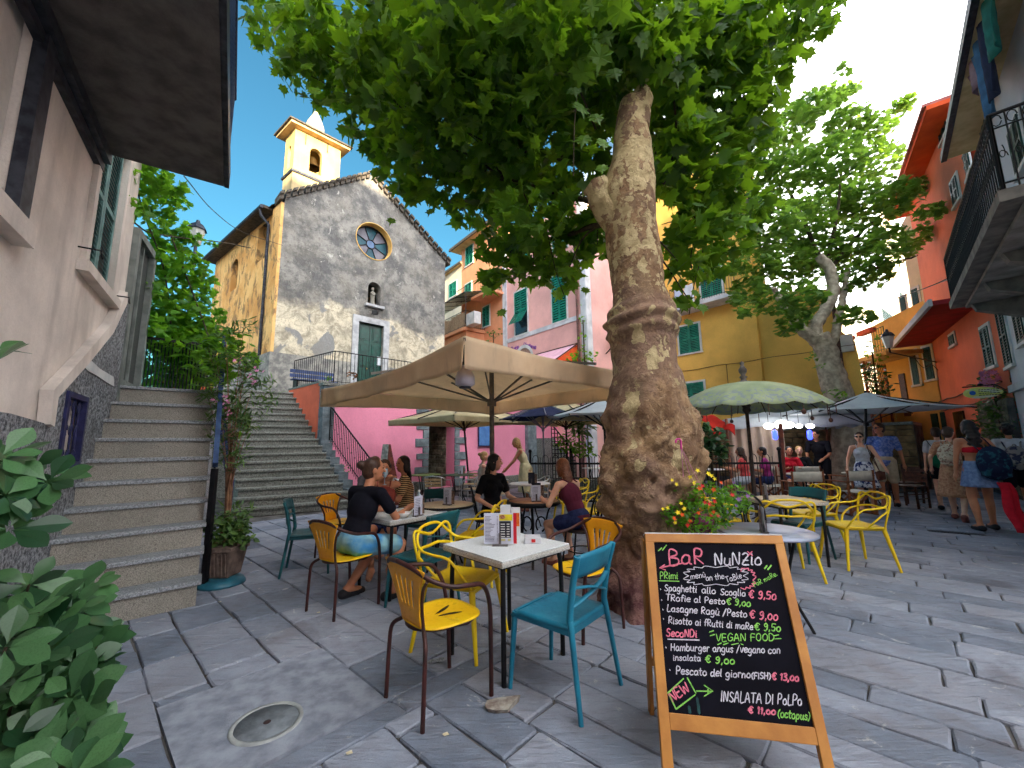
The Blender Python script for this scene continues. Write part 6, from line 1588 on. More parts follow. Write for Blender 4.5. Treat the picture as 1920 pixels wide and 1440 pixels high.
for (x, y, a, lb) in ((-1.75, 9.6, 75, 'aluminium armchair facing the pink wall, second from the left'), (-2.5, 9.5, 20, 'aluminium armchair furthest left beside the green tablecloth'), (-.9, 9.7, 150, 'aluminium armchair angled beside the centre far table'), (-.35, 8.7, 100, 'aluminium armchair behind the woman in the black top'), (.5, 8.9, 190, 'aluminium armchair in front of the woman in the white dress'), (-1.1, 10.9, 250, 'aluminium armchair nearest the archway')):
    place(pA, U, (x, y, 0), a, lb, gA)
place(pI, U, (-.33, 5.72, 0), 8, 'black wrought iron chair under the woman in the black top', gI)
place(pI, U, (.80, 5.0, 0), 150, 'black wrought iron chair under the girl in the burgundy top', gI)
place(pI, U, (2.42, 4.28, 0), 262, 'black wrought iron chair behind the round grey table', gI)
for (x, y, a, lb) in ((5.75, 8.3, 80, 'canvas directors chair nearest the fence, left end of the row'), (6.75, 8.35, 95, 'canvas directors chair second from the left, behind the woman in the floral skirt'), (5.9, 9.6, 260, 'canvas directors chair facing the viewer beside the seated pair'), (7.75, 9.6, 95, 'canvas directors chair behind the man in the blue shirt'), (6.9, 9.9, 80, 'canvas directors chair back in the second row by the waiter')):
    place(pD, U, (x, y, 0), a, lb, gD)
# wooden chairs, dark
def chair_wood():
    t = thing('wooden_chair', 'x', 'chair'); m = m_dwood
    for s in (-1, 1):
        MB().bar((s*.2, -.2, 0), (s*.2, -.24, .85), .035, .03, V((1, 0, 0))).obj('leg', m, t); MB().bar((s*.2, .2, 0), (s*.2, .2, .44), .035, .035, V((1, 0, 0))).obj('leg', m, t)
        mb = MB(); mb.bar((s*.2, -.2, .2), (s*.2, .2, .2), .02, .02); mb.bar((s*.2, -.2, .3), (s*.2, .2, .3), .02, .02); mb.obj('stretcher', m, t)
    mb = MB(); mb.box((0, 0, .45), (.44, .44, .03)); mb.obj('seat', m, t, bevel=.006)
    for k in range(3): MB().box((0, -.225-k*.008, .56+k*.11), (.38, .015, .06)).obj('back_slat', m, t)
    return t
pW = chair_wood()
place(pW, U, (8.55, 9.0, 0), 200, 'dark wooden chair right of the man in the blue shirt', 'dark wooden chairs'); place(pW, U, (9.1, 9.7, 0), 185, 'dark wooden chair furthest right in front of the old yellow house', 'dark wooden chairs')
# tables
tS, tR = table_square(), table_round(mat('zinc_top', S(156, 164, 182), S(128, 136, 158), 4, .3, .35, .05, 40))
tS.location = (-.06, 3.08, 0); tS.rotation_euler = (0, 0, RAD(43)); tS['label'] = 'square white terrazzo table with menu in the centre foreground'; tS['group'] = 'square terrazzo tables'
copy_tree(tS, (-1.22, 4.48, 0), RAD(50), 'square terrazzo table of the people drinking at left', 'square terrazzo tables')
t3 = table_square(mat('beige_top', S(206, 190, 160), S(186, 168, 138), 8, .5)); t3.location = (3.32, 5.18, 0); t3.rotation_euler = (0, 0, RAD(8)); t3['label'] = 'square beige topped table amid the yellow chairs right of the tree'; t3['group'] = 'square terrazzo tables'
tR.location = (2.08, 3.5, 0); tR['label'] = 'round grey zinc table right behind the chalkboard'
t4 = table_bistro(); t4.location = (.25, 5.3, 0); t4['label'] = 'round cherry topped bistro table with black scrolled iron base between the two women'
t5 = table_round(mat('beige_top', S(206, 190, 160)), .34, .74, m_black); t5.location = (-.83, 5.12, 0); t5['label'] = 'round beige table with black rim behind the dark teal chair'
for (x, y, lb, c) in ((-1.35, 10.2, 'far round table with dark cloth between the aluminium armchairs', S(70, 84, 62)), (.3, 7.7, 'small pale table in front of the woman in the white dress', S(206, 200, 196)), (-2.2, 10.4, 'far round table with green cloth before the archway', S(104, 116, 64)), (6.3, 9.0, 'narrow table between the canvas chairs', S(186, 176, 160)), (7.6, 9.0, 'narrow table behind the strolling couple', S(190, 182, 166)), (2.4, 12.2, 'white table on the terrace left of the trunk behind the fence', S(220, 220, 220)), (5.2, 11.0, 'white table on the terrace right of the trunk behind the fence', S(220, 220, 220))):
    t = table_round(mat('cloth_top%d' % int(c[0]*1000), c, mul(c, .85), 4, .7), .38, .74); t.location = (x, y, 0); t['label'] = lb
# things on the front table
menu_stand((-.10, 3.02, .74), RAD(-3), 'menu card with black and yellow panels and red folder on the front terrazzo table', 0)
nb_ = thing('napkin_box', 'white napkin dispenser with a small red square on the front terrazzo table', 'napkin holder')
mb = MB(); q = [(-.062, -.028, 0), (.062, -.028, 0), (.062, .055, 0), (-.062, .055, 0), (-.058, -.024, .042), (.058, -.024, .042), (.058, .05, .052), (-.058, .05, .052)]
mb.add(q, [(0, 3, 2, 1), (4, 5, 6, 7), (0, 1, 5, 4), (1, 2, 6, 5), (2, 3, 7, 6), (3, 0, 4, 7)]); mb.obj('box', mat('napkin_white', S(200, 200, 204), S(184, 184, 190), 5, .45), nb_, bevel=.005)
MB().box((.004, -.0275, .022), (.028, .003, .022)).obj('red_square', mat('red_label', S(196, 34, 34), S(180, 24, 24), 5, .5), nb_); nb_.location = V((.135, 3.085, .74))
menu_stand((-.98, 4.30, .74), RAD(60), 'dark menu holder seen edge on at the left table', 1); menu_stand((-.80, 5.05, .742), RAD(-30), 'menu holder on the round beige table', 1)
menu_stand((.28, 5.2, .745), RAD(10), 'cream napkin and menu holder on the cherry bistro table', 1); menu_stand((.33, 7.55, .742), RAD(0), 'dark menu card on the small pale table', 2)
menu_stand((.30, 5.5, .745), RAD(-5), 'dark photo menu card standing behind the bistro table holder', 2)
menu_stand((2.02, 3.42, .722), RAD(70), 'tall pale menu holder on the round grey table', 1); menu_stand((3.05, 5.05, .74), RAD(75), 'clear menu holder on the square beige table', 1)
menu_stand((-1.30, 10.2, .742), RAD(0), 'white menu card on the far table near the archway', 1)
mbx = thing('menu_box', 'white card box with an orange drink photo standing behind the front menu', 'menu')
MB().box((-.035, 0, .12), (.08, .03, .24)).obj('box', m_white, mbx); MB().box((.045, .0, .11), (.07, .02, .22)).obj('photo_panel', m_white, mbx); MB().box((.045, -.0105, .13), (.056, .001, .10)).obj('photo', mat('orange_photo', S(220, 120, 30), S(180, 70, 20), 30, .4), mbx); mbx.location = V((-.03, 3.30, .74))
m_clear = mat('clear_plastic', S(180, 196, 204), S(150, 170, 182), 6, .15, 0, 0, 60, .004, .8)
bottle((-1.02, 4.5, .74), 'clear water bottle on the left table', m_clear); bowl((-1.10, 4.2, .74), 'white bowl on the corner of the left table', .075)
for (x, y, lb) in ((-1.25, 4.35, 'small white saucer beside the bowl on the left table'),):
    s_ = thing('saucer', lb, 'saucer'); MB().lathe([(.001, 0), (.04, .0), (.07, .012), (.068, .014), (.001, .004)], (0, 0, 0), 18).obj('plate', m_white, s_); s_.location = V((x, y, .74))
# stone under the table leg, pebbles, litter
def rock(name, label, loc, sz, m, seed, cat='stone'):
    random.seed(seed); o_ = thing(name, label, cat); mb = MB(); mb.ball((0, 0, sz[2]*.5), (sz[0], sz[1], sz[2]*.55), None, 10, 6)
    mb.v = [p+V((NZ.noise(p*14+V((seed, 0, 0)))*sz[0]*.5, NZ.noise(p*14+V((0, seed, 0)))*sz[1]*.5, max(-p.z, NZ.noise(p*14)*sz[2]*.3))) for p in mb.v]; mb.sm = [False]*len(mb.f); mb.obj('rock', m, o_); o_.location = V(loc); return o_
c = G(938, 1327)
wg = thing('slate_wedge', 'broken pale slate slab wedged under the front table leg', 'stone')
random.seed(4); pts = [(-.085, -.01), (-.07, -.045), (-.02, -.06), (.045, -.055), (.07, -.02), (.115, .055), (.03, .06), (-.03, .05), (-.075, .03)]
mb = MB(); n = len(pts); vs = [(x*.9, y*.8, 0) for x, y in pts]+[(x, y, .022+.012*(x > .05)) for x, y in pts]; mb.add(vs, [tuple(reversed(range(n))), tuple(range(n, 2*n))]+[(i, (i+1) % n, (i+1) % n+n, i+n) for i in range(n)]); mb.obj('slab', mat('pale_slate', S(176, 170, 158), S(120, 104, 94), 18, .9, 0, .6, 60), wg); wg.location = c
for i, (x, y, lb) in enumerate(((825, 1240, 'small grey pebble wedged by the rear table leg'), (811, 1243, 'pale pebble lying beside the rear table leg'), (969, 1184, 'tiny pale stone under the yellow loop back chair'))): rock('pebble', lb, G(x, y), (.03, .022, .02), m_tread, 5+i)
for i, (x, y, lb) in enumerate(((836, 1380, 'cream scrap of paper on the paving in the front centre'), (655, 1415, 'dry leaf scrap on the paving at the bottom'), (1763, 1036, 'white paper scrap on the street at right'), (412, 1130, 'small white scrap on the paving by the blue saucer'), (470, 1056, 'white paper scrap right of the planter'), (597, 1150, 'pale crumb of litter near the left chair'), (1537, 1363, 'tiny white litter right of the chalkboard'))):
    p = G(x, y); s_ = thing('litter', lb, 'litter'); random.seed(i+40)
    MB().add([(.02*random.uniform(.6, 1.2), 0, .006), (.004, .018, .009), (-.02, .006, .006), (-.006, -.016, .010)], [(0, 1, 2, 3)]).obj('scrap', mat('litter%d' % (i % 2), S(226, 222, 200), S(196, 180, 140), 30, .8), s_); s_.location = p
# dark rubber/pipe stuff: black leg block by the left table base
# =================================================================== UMBRELLAS
rzU = atan2(3.2-6.2, -.38+.15)
_N, _L, _R = V((-.38, 3.2, 2.33)), V((-2.95, 6.2, 2.33)), V((2.2, 5.4, 2.33)); _F = _L+_R-_N; _C = (_L+_R)/2
umb = umbrella('square_parasol', 'big square taupe canvas parasol over the cafe tables, white lamp hung inside', (_C.x+.08, _C.y, 0), 3.02, 2.33, 2.76, m_taupe, corners=[_N, _R, _F, _L], val=.27, sag=.18, pole_m=mat('taupe_pole', S(120, 112, 104), S(92, 84, 78), 9, .5, .2), pole_r=.035, wave=.025)
lp_ = PY(872, 702, 3.55); pl = thing('parasol_lamp', 'white bell shaped lamp hanging in the near corner of the taupe parasol', 'lamp', lp_)
mb = MB(); mb.lathe([(.03, .10), (.035, .06), (.065, .03), (.085, -.02), (.088, -.09), (.06, -.11), (.001, -.11)], lp_, 20); mb.obj('shade', mat('lamp_white', S(196, 190, 200), S(170, 164, 178), 6, .35), pl)
mb = MB(); mb.lathe([(.001, -.112), (.055, -.112), (.05, -.125), (.001, -.125)], lp_, 16); mb.obj('lens', m_grey_iron, pl); mb = MB(); mb.tube([lp_+V((0, 0, .08)), lp_+V((0, 0, .12)), lp_+V((0, 0, .34))], [.05, .02, .012], 8); mb.obj('stem', m_black, pl)
m_wpole = mat('wood_pole', S(58, 36, 30), S(34, 22, 20), 12, .6)
umbrella('square_parasol', 'cream square parasol in front of the pink wall behind the big taupe one', (-1.5, 12.0, 0), 2.15, 2.2, 2.75, m_creamc, rz=RAD(47+45), val=.16, pole_m=m_wpole, lean=(.25, 0), wave=.01)
umbrella('square_parasol', 'second cream parasol with dark pole behind the navy one', (1.6, 12.2, 0), 2.1, 2.2, 2.75, m_creamc, rz=RAD(47+45), val=.16, pole_m=m_wpole, wave=.01)
p = PXY(1022, 10.4, 0); umbrella('round_parasol', 'navy blue parasol with pale pole left of the tree trunk', (p.x, p.y, 0), 1.12, 2.1, 2.55, m_navyc, n=8, val=.0, valance=False, pole_m=mat('silver_pole', S(150, 152, 160), S(120, 122, 130), 9, .4, .5), pole_r=.02, wave=.01)
p = PXY(1120, 9.6, 0); umbrella('round_parasol', 'white parasol half hidden by the tree trunk on its left', (p.x+.25, p.y, 0), 1.35, 2.1, 2.55, m_whitec, n=8, val=.05, pole_m=m_black, wave=.01)
p = PXY(1645, 9.0, 0); umbrella('square_parasol', 'white parasol on a black pole behind the strolling couple', (p.x+.15, p.y+.05, 0), 1.62, 2.08, 2.5, m_whitec, rz=RAD(20), n=6, valance=False, pole_m=m_black, lean=(-.25, .1), wave=.01)
# green tasselled parasol
gp_ = PXY(1424, 6.3, 0); gx, gy = gp_.x, gp_.y
t = thing('oriental_parasol', 'round pale green parasol with painted border, hanging charms and carved finial', 'parasol', (gx, gy, 0))
n = NT('green_cloth'); P = n.co(); rad = n.new('VectorMath'); rad.operation = 'LENGTH'; ms = n.new('Mapping'); ms.inputs['Location'].default_value = (0, 0, 0); ms.inputs['Scale'].default_value = (1, 1, 0)
n.t.links.new(P, ms.inputs[0]); n.t.links.new(ms.outputs[0], rad.inputs[0])
band = n.math('MULTIPLY', n.ramp(rad.outputs['Value'], .66, .84), n.ramp(n.noise(16, 4, .6), .5, .56))
c = n.mix(n.ramp(n.noise(3, 4), .3, .7), S(160, 176, 138), S(188, 198, 158)); c = n.mix(n.math('MULTIPLY', band, .6), c, S(140, 150, 176))
m_gcl = n.fin(c, .75, 0, .2)
tb = n.new('BsdfTranslucent'); n.put(tb.inputs[0], c); mS = n.new('MixShader'); mS.inputs[0].default_value = .25; n.t.links.new(n.b.outputs[0], mS.inputs[1]); n.t.links.new(tb.outputs[0], mS.inputs[2]); n.t.links.new(mS.outputs[0], n.out.inputs['Surface'])
NR = 16; RP = 1.10
mb = MB()
def dome(u, v):
    a = u*2*pi; f = abs(sin(a*NR/2)); r = RP*v*(1-.03*v*(f)); z = 2.36-.40*(v**2.3)-.035*f*v*v
    return (r*cos(a), r*sin(a), z)
mb.grid(dome, NR*6, 14); o_ = mb.obj('canopy', m_gcl, None, solid=.004); o_.parent = t
def loc(o_): o_.parent = t; o_.matrix_parent_inverse = Matrix.Identity(4); return o_
for k in range(NR):
    a = 2*pi*k/NR; mb = MB(); mb.tube([(RP*v*cos(a), RP*v*sin(a), 2.345-.40*v**2.3) for v in np.linspace(.05, 1, 8)], .008, 5); loc(mb.obj('rib', m_dwood))
    mb = MB(); L = random.uniform(.07, .16); mb.tube([(RP*.99*cos(a+.1), RP*.99*sin(a+.1), 1.93), (RP*.99*cos(a+.1), RP*.99*sin(a+.1), 1.93-L)], .006, 5)
    if k % 3 == 0: mb.ball((RP*.99*cos(a+.1), RP*.99*sin(a+.1), 1.90-L), (.035, .01, .035), None, 8, 6)
    loc(mb.obj('charm', m_dwood))
mb = MB(); mb.tube([(.0, 0, 0), (0, 0, 2.33)], .026, 10); mb.lathe([(.03, 1.88), (.06, 1.92), (.05, 1.97), (.07, 2.0), (.03, 2.04)], (0, 0, 0), 12); loc(mb.obj('pole', mat('carved_pole', S(84, 66, 60), S(30, 26, 28), 10, .6)))
mb = MB(); mb.lathe([(.16, 2.34), (.12, 2.37), (.05, 2.39), (.035, 2.42), (.06, 2.45), (.03, 2.48), (.055, 2.53), (.06, 2.57), (.03, 2.62), (.02, 2.64), (.035, 2.67), (.001, 2.71)], (0, 0, 0), 12); loc(mb.obj('finial', mat('finial_stone', S(118, 110, 104), S(80, 74, 72), 12, .8)))
# red awning, white canopy with curtains
ra = PY(1300, 775, 11.6); rb = PY(1375, 800, 11.0)
t = thing('red_awning', 'red scalloped awning cloth between the trunk and the white canopy', 'awning', (ra.x, ra.y, 0))
def ral(u, v):
    p = PY(1290, 768, 11.8).lerp(PY(1378, 793, 11.0), u); p += V((-.3, -.5, 0))*v; p.z -= .36*v*(1+.3*sin(u*12)); p.z += .05*sin(u*14+v*3); return p
MB().grid(ral, 24, 8).obj('cloth', m_redc, t, solid=.006)
t = thing('awning_post', 'thin pole carrying the red awning', 'pole', (ra.x, ra.y, 0)); MB().tube([(ra.x, ra.y+.1, 0), (ra.x, ra.y+.1, ra.z)], .03, 6).obj('pole', m_dwood, t)
cA, cB = PXY(1375, 10.9, 0), PXY(1525, 10.3, 0); cw_ = Wall(cA, cB); zc = PY(1375, 800, 10.9).z; zt = PY(1375, 785, 10.9).z
t = thing('white_pavilion', 'white canopy pavilion with beige curtains behind the fence', 'pavilion', cA)
Lc = cw_.L+1.4
cor = [cw_.p(0, 0, zt), cw_.p(Lc, 0, zt), cw_.p(Lc, -3, zt), cw_.p(0, -3, zt)]; tp = sum(cor, V((0, 0, 0)))/4+V((0, 0, .75))
mb = MB()
for k in range(4):
    a, b_ = cor[k], cor[(k+1) % 4]; mb.grid(lambda u, v, a=a, b_=b_: tp.lerp(a.lerp(b_, u), v)-V((0, 0, .18*sin(pi*v))), 6, 8)
mb.obj('roof_cloth', m_whitec, t, solid=.006)
for k in range(4):
    a, b_ = cor[k], cor[(k+1) % 4]; MB().grid(lambda u, v, a=a, b_=b_: a.lerp(b_, u)-V((0, 0, v*.26+.03*v*sin(u*20))), 30, 3).obj('valance', m_whitec, t, solid=.006)
    MB().tube([V((a.x, a.y, 0)), a], .035, 8).obj('post', mat('pavilion_post', S(150, 96, 70), S(110, 64, 48), 9, .6), t)
m_curt = cloth_mat('beige_curtain', S(206, 186, 166), S(184, 162, 144), .3)
MB().grid(lambda u, v: cw_.p(.05+u*1.25, -.1+.05*sin(u*34), zt-.2-v*(zt-.35)), 50, 6).obj('curtain', m_curt, t)
# white globe cluster lamps and blue lanterns under the pavilion
m_glow = bpy.data.materials.new('lamp_glow'); m_glow.use_nodes = True; b_s = m_glow.node_tree.nodes['Principled BSDF']; b_s.inputs['Emission Color'].default_value = (1, .97, .92, 1); b_s.inputs['Emission Strength'].default_value = 1.6
m_bglow = bpy.data.materials.new('blue_glow'); m_bglow.use_nodes = True; b_s = m_bglow.node_tree.nodes['Principled BSDF']; b_s.inputs['Base Color'].default_value = (.02, .03, .5, 1); b_s.inputs['Emission Color'].default_value = (.02, .04, 1, 1); b_s.inputs['Emission Strength'].default_value = .7
for i, (x, y, r, lb) in enumerate(((1441, 799, .09, 'lit white lamp furthest left under the white canopy'), (1466, 796, .13, 'lit white lamp in the middle under the white canopy'), (1478, 797, .10, 'lit white lamp touching the middle one'), (1498, 799, .06, 'small lit white lamp fourth under the canopy'), (1519, 799, .07, 'small lit white lamp furthest right under the canopy'))):
    p = PY(x, y, 9.9); t = thing('hanging_lamp', lb, 'lamp', p, 0, 'lit white lamps under the canopy'); mb = MB(); mb.ball(p, (r*1.3, r, r*.8), None, 12, 8); mb.obj('globe', m_glow, t); mb = MB(); mb.tube([p+V((0, 0, r*.6)), p+V((0, 0, .45))], .006, 4); mb.obj('cord', m_black, t)
for i, (x, lb) in enumerate(((1453, 'cobalt blue glass lantern left under the canopy'), (1518, 'cobalt blue glass lantern right under the canopy beside the waiter'))):
    p = PY(x, 815, 9.8); t = thing('blue_lantern', lb, 'lantern', p, 0, 'blue glass lanterns'); mb = MB(); mb.lathe([(.02, .11), (.05, .08), (.055, -.08), (.03, -.12), (.001, -.12)], p, 10); mb.obj('glass', m_bglow, t); mb = MB(); mb.tube([p+V((0, 0, .1)), p+V((0, 0, .3))], .005, 4); mb.obj('cord', m_black, t)
# =================================================================== HOOPED FENCE
def hoop_fence(label, A, B, h=1.18, pitch=.125):
    A, B = V(A), V(B); t = thing('iron_fence', label, 'fence', A); L = (B-A).length; e = (B-A).normalized(); Z = V((0, 0, 1))
    nP = max(1, round(L/2.0))
    for k in range(nP+1):
        p = A.lerp(B, k/nP); mb = MB(); mb.tube([p, p+Z*(h+.06)], .03, 7); mb.ball(p+Z*(h+.10), .048, None, 10, 7); mb.obj('fence_post', m_black, t)
    mb = MB(); mb.bar(A+Z*(h-.20), B+Z*(h-.20), .02, .045); mb.bar(A+Z*.12, B+Z*.12, .02, .04); mb.obj('rail', m_black, t)
    mb = MB(); n = int(L/(pitch*2))
    for k in range(n):
        a = A+e*(k+.25)*pitch*2; b_ = a+e*pitch*1.15
        mb.tube([a+Z*.1, a+Z*(h-.1)]+[a.lerp(b_, .5-.5*cos(q))+Z*(h-.1+.10*sin(q)) for q in np.linspace(.3, pi-.3, 6)]+[b_+Z*(h-.1), b_+Z*.1], .0085, 5)
        m_ = a.lerp(b_, .5); mb.tube([m_+Z*.1, m_+Z*(h-.16)], .007, 4)
        c = a.lerp(b_, 1.0)+e*pitch*.42; mb.tube([c+Z*.1, c+Z*(h-.05)], .0075, 4)
    mb.obj('hoops', m_black, t); return t
F0, F1, F2 = PXY(996, 10.2, 0), PXY(1180, 9.5, 0), PXY(1473, 8.8, 0)
hoop_fence('black hooped iron fence left of the tree trunk', F0, F1); hoop_fence('black hooped iron fence right of the tree trunk under the green parasol', F1, F2)
bw2 = PXY(1473, 8.7, 0); t = thing('wooden_post', 'reddish wooden post at the right end of the hooped fence', 'post', bw2); MB().bar(bw2, PY(1463, 795, 9.2), .07, .07, V((1, 0, 0))).obj('shaft', mat('red_wood', S(120, 56, 40), S(80, 36, 28), 9, .6), t)
# low terrace wall/planter bench behind the fence and a big stone trough
for i, (x, Y, w_, lb) in enumerate(((1085, 11.2, 1.5, 'long stone planter box behind the left fence'), (1330, 5.6, .5, 'grey stone trough beside the trunk under the flower basket'))):
    p = PXY(x, Y, 0); t = thing('stone_planter', lb, 'planter', p); MB().box(p+V((0, 0, .26)), (w_, .45, .52)).obj('trough', m_step2, t, bevel=.02); MB().box(p+V((0, 0, .515)), (w_-.12, .33, .03)).obj('soil', mat('soil', S(50, 38, 30), S(30, 24, 20), 20, .95), t)
# sandwich board leaning at the pink wall
sbp = KW.p(KW.px(722, 850)[0], 1.0, 0); t = thing('leaning_menu_board', 'small A board with a printed sheet by the pink wall behind the seated women', 'sign', sbp)
sx_ = PXY(722, 10.3, 0); t.location = sx_; 
mb = MB(); zz0, zz1 = .05, PY(735, 833, 10.3).z
a, b_, c = sx_+V((-.22, -.05, 0)), sx_+V((.34, .15, 0)), sx_+V((.02, 0, zz1))
mb.add([a, a+V((.06, .45, 0)), c+V((.03, .4, 0)), c], [(0, 1, 2, 3)]); o_ = MB(); o_.add([sx_+V((-.24, -.1, 0)), sx_+V((-.02, -.16, 0)), c+V((.04, -.05, 0)), c+V((-.12, .0, 0))], [(0, 1, 2, 3)]); o_.obj('front_panel', mat('board_white', S(196, 196, 186), S(120, 124, 120), 9, .6), t, solid=.02)
mb = MB(); mb.add([sx_+V((-.02, -.12, 0)), sx_+V((.36, .2, 0)), c+V((.05, .06, 0)), c+V((.04, -.04, 0))], [(0, 1, 2, 3)]); mb.obj('rear_panel', mat('red_wood', S(1, 1, 1)), t, solid=.02)
# surfboard sign
ss_ = PY(1843, 736, 8.9); t = thing('oval_sign', 'white and yellow surfboard shaped sign with a blue spot at right', 'sign', ss_)
sr = V((.80, -.60, 0)).normalized(); nS = V((-.6, -.8, 0)).normalized(); up = V((0, 0, 1))
n = NT('surf_sign'); P = n.pos(); f = n.ramp(n.noise(3.5, 3, .5, n.scale((1, 1, 3), P)), .42, .55); c = n.mix(f, S(216, 224, 206), S(214, 218, 110)); m_surf = n.fin(c, .4, 0, .5)
mb = MB()
def sf(u, v): a = u*2*pi; return ss_+sr*(.30*v*cos(a))+up*(.125*v*sin(a)*(1-.15*cos(a)))+nS*(.02-.02*v*v)
mb.grid(sf, 28, 6); mb.grid(lambda u, v: sf(u, v)-nS*(.045-.03*v*v), 28, 6); mb.obj('board', m_surf, t)
mb = MB(); mb.ball(ss_-sr*.16+nS*.024, .05, None, 10, 6); mb.v = [p-nS*((p-ss_).dot(nS)-.024)*.9 for p in mb.v]; mb.obj('blue_spot', mat('spot_blue', S(40, 110, 200), S(26, 80, 170), 30, .4), t)
mb = MB(); random.seed(9)
for j in range(4):
    x = -.07
    while x < .22:
        L = random.uniform(.02, .05); a = ss_+sr*x+up*(.06-.04*j)+nS*.026; mb.bar(a, a+sr*L, .002, .014, nS.cross(sr)); x += L+.012
mb.obj('sign_lettering', mat('print_dark', S(40, 60, 60), S(30, 40, 40), 9, .6), t)
wp = WW.px(1890, 700) ; mb = MB(); mb.tube([ss_+up*.14-sr*.3, ss_+up*.16+sr*.2, ss_+up*.17+V((2.6, 1.6, 0))], .012, 5); mb.ball(ss_+up*.17-sr*.02, (.05, .05, .035)); mb.obj('bracket', m_black, t)
# =================================================================== FOLIAGE
def leaf_mat(name, a, b_, tcol, tr=.45, rough=.5):
    n = NT(name); r = n.attr('rnd')
    c = n.mix(r, a, b_); c = n.mix(n.math('MULTIPLY', n.ramp(n.noise(26, 3), .45, .7), .3), c, mul(a, .6))
    n.fin(c, rough, 0, .35)
    tb = n.new('BsdfTranslucent'); n.put(tb.inputs[0], n.mix(r, mul(tcol, .6), tcol)); ms = n.new('MixShader'); ms.inputs[0].default_value = tr
    n.t.links.new(n.b.outputs[0], ms.inputs[1]); n.t.links.new(tb.outputs[0], ms.inputs[2]); n.t.links.new(ms.outputs[0], n.out.inputs['Surface'])
    return n.m
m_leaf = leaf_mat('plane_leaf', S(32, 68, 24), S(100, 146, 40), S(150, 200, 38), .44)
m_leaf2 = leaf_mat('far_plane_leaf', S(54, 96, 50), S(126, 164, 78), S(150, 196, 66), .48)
m_vine = leaf_mat('vine_leaf', S(54, 104, 36), S(104, 158, 50), S(150, 210, 50), .5)
m_shrub = leaf_mat('shrub_leaf', S(18, 50, 32), S(84, 126, 78), S(80, 140, 50), .18, .3)
m_ole = leaf_mat('oleander_leaf', S(58, 92, 48), S(104, 134, 70), S(120, 160, 60), .3, .4)
m_bark = None
def bark_mat():
    n = NT('plane_bark'); P = n.co(); z = n.sep(P)[2]
    wob = n.noise(5, 5, .65, P, .6); sc = n.noise(3.2, 4, .55, n.scale((1.3, 1.3, .8), P), .5)
    base = n.mix(n.ramp(n.noise(4, 7, .7, P, .5), .35, .65), S(122, 94, 70), S(178, 146, 110))
    base = n.mix(n.math('MULTIPLY', n.ramp(n.noise(16, 6, .7, P), .48, .68), .7), base, S(80, 56, 48))
    base = n.mix(n.math('MULTIPLY', n.ramp(n.noise(1.2, 4, .6, P), .42, .6), .5), base, S(138, 112, 104))
    # pale patches, more of them higher up
    pk = n.noise(8.5, 3, .6, n.scale((1.2, 1.2, .75), P), .9)
    th = n.math('ADD', n.math('MULTIPLY', z, .040), -.115)
    patch = n.ramp(n.math('ADD', pk, th), .53, .55)
    pale = n.mix(n.ramp(n.noise(11, 4), .35, .65), S(178, 158, 118), S(208, 190, 146))
    olive = n.ramp(n.math('ADD', n.noise(6, 3, .5, n.scale((1, 1, .7), P), 1.2), th), .55, .57)
    wv = n.new('VectorMath'); wv.operation = 'ADD'; n.t.links.new(n.scale((1, 1, .62), P), wv.inputs[0]); ns = n.new('VectorMath'); ns.operation = 'SCALE'; n.t.links.new(n.noise(9, 4, .6, P, .3, True), ns.inputs[0]); ns.inputs['Scale'].default_value = .22; n.t.links.new(ns.outputs[0], wv.inputs[1])
    vo = n.new('TexVoronoi'); vo.inputs['Scale'].default_value = 8.5; n.t.links.new(wv.outputs[0], vo.inputs['Vector']); cr_ = n.sep(vo.outputs['Color'])[0]
    patch = n.ramp(n.math('SUBTRACT', n.math('ADD', cr_, n.math('MULTIPLY', th, 3.2)), n.math('MULTIPLY', vo.outputs['Distance'], .22)), .64, .66)
    vo2 = n.new('TexVoronoi'); vo2.inputs['Scale'].default_value = 17; n.t.links.new(wv.outputs[0], vo2.inputs['Vector']); c2_ = n.sep(vo2.outputs['Color'])[1]
    patch = n.math('MAXIMUM', patch, n.ramp(n.math('SUBTRACT', n.math('ADD', c2_, n.math('MULTIPLY', th, 2.)), n.math('MULTIPLY', vo2.outputs['Distance'], .5)), .66, .68))
    tone = n.ramp(n.math('SUBTRACT', c2_, vo2.outputs['Distance']), .1, .5)
    base = n.mix(n.math('MULTIPLY', tone, .4), base, S(196, 168, 136))
    c = n.mix(n.math('MULTIPLY', olive, .35), base, S(150, 130, 104)); c = n.mix(patch, c, pale)
    c = n.mix(n.ramp(z, .75, .15), c, n.mix(n.ramp(n.noise(9, 6, .7, P), .4, .65), S(104, 66, 68), S(156, 118, 108)))
    h = n.math('ADD', n.math('MULTIPLY', n.noise(14, 8, .75, P, .4), .9), n.math('ADD', n.math('MULTIPLY', patch, -.3), n.math('MULTIPLY', tone, .25)))
    n.bump(h, .9, .05); return n.fin(c, .88, 0, .2)
m_bark = bark_mat()
m_bark2 = mat('grey_bark', S(186, 176, 156), S(134, 124, 110), 7, .9, 0, .8, 30, .02)
m_twig = mat('twig', S(74, 62, 44), S(48, 40, 30), 20, .85)
def plane_leaf():
    tips = [(0, -.02), (.10, -.10), (.22, -.12), (.30, .02), (.48, .02), (.36, .16), (.52, .36), (.30, .38), (.24, .52), (.10, .50), (.0, .92)]
    mid = []
    L = [(x, y) for x, y in tips]
    right = L; left = [(-x, y) for x, y in reversed(L[1:-1])]
    out = right+left
    v = [(0., .28, 0.)]+[(x, y, -.18*abs(x)-.10*y*y+.06*(abs(x) > .4)) for x, y in out]; n = len(out)
    return np.array(v), [(0, i+1, (i+1) % n+1) for i in range(n)]
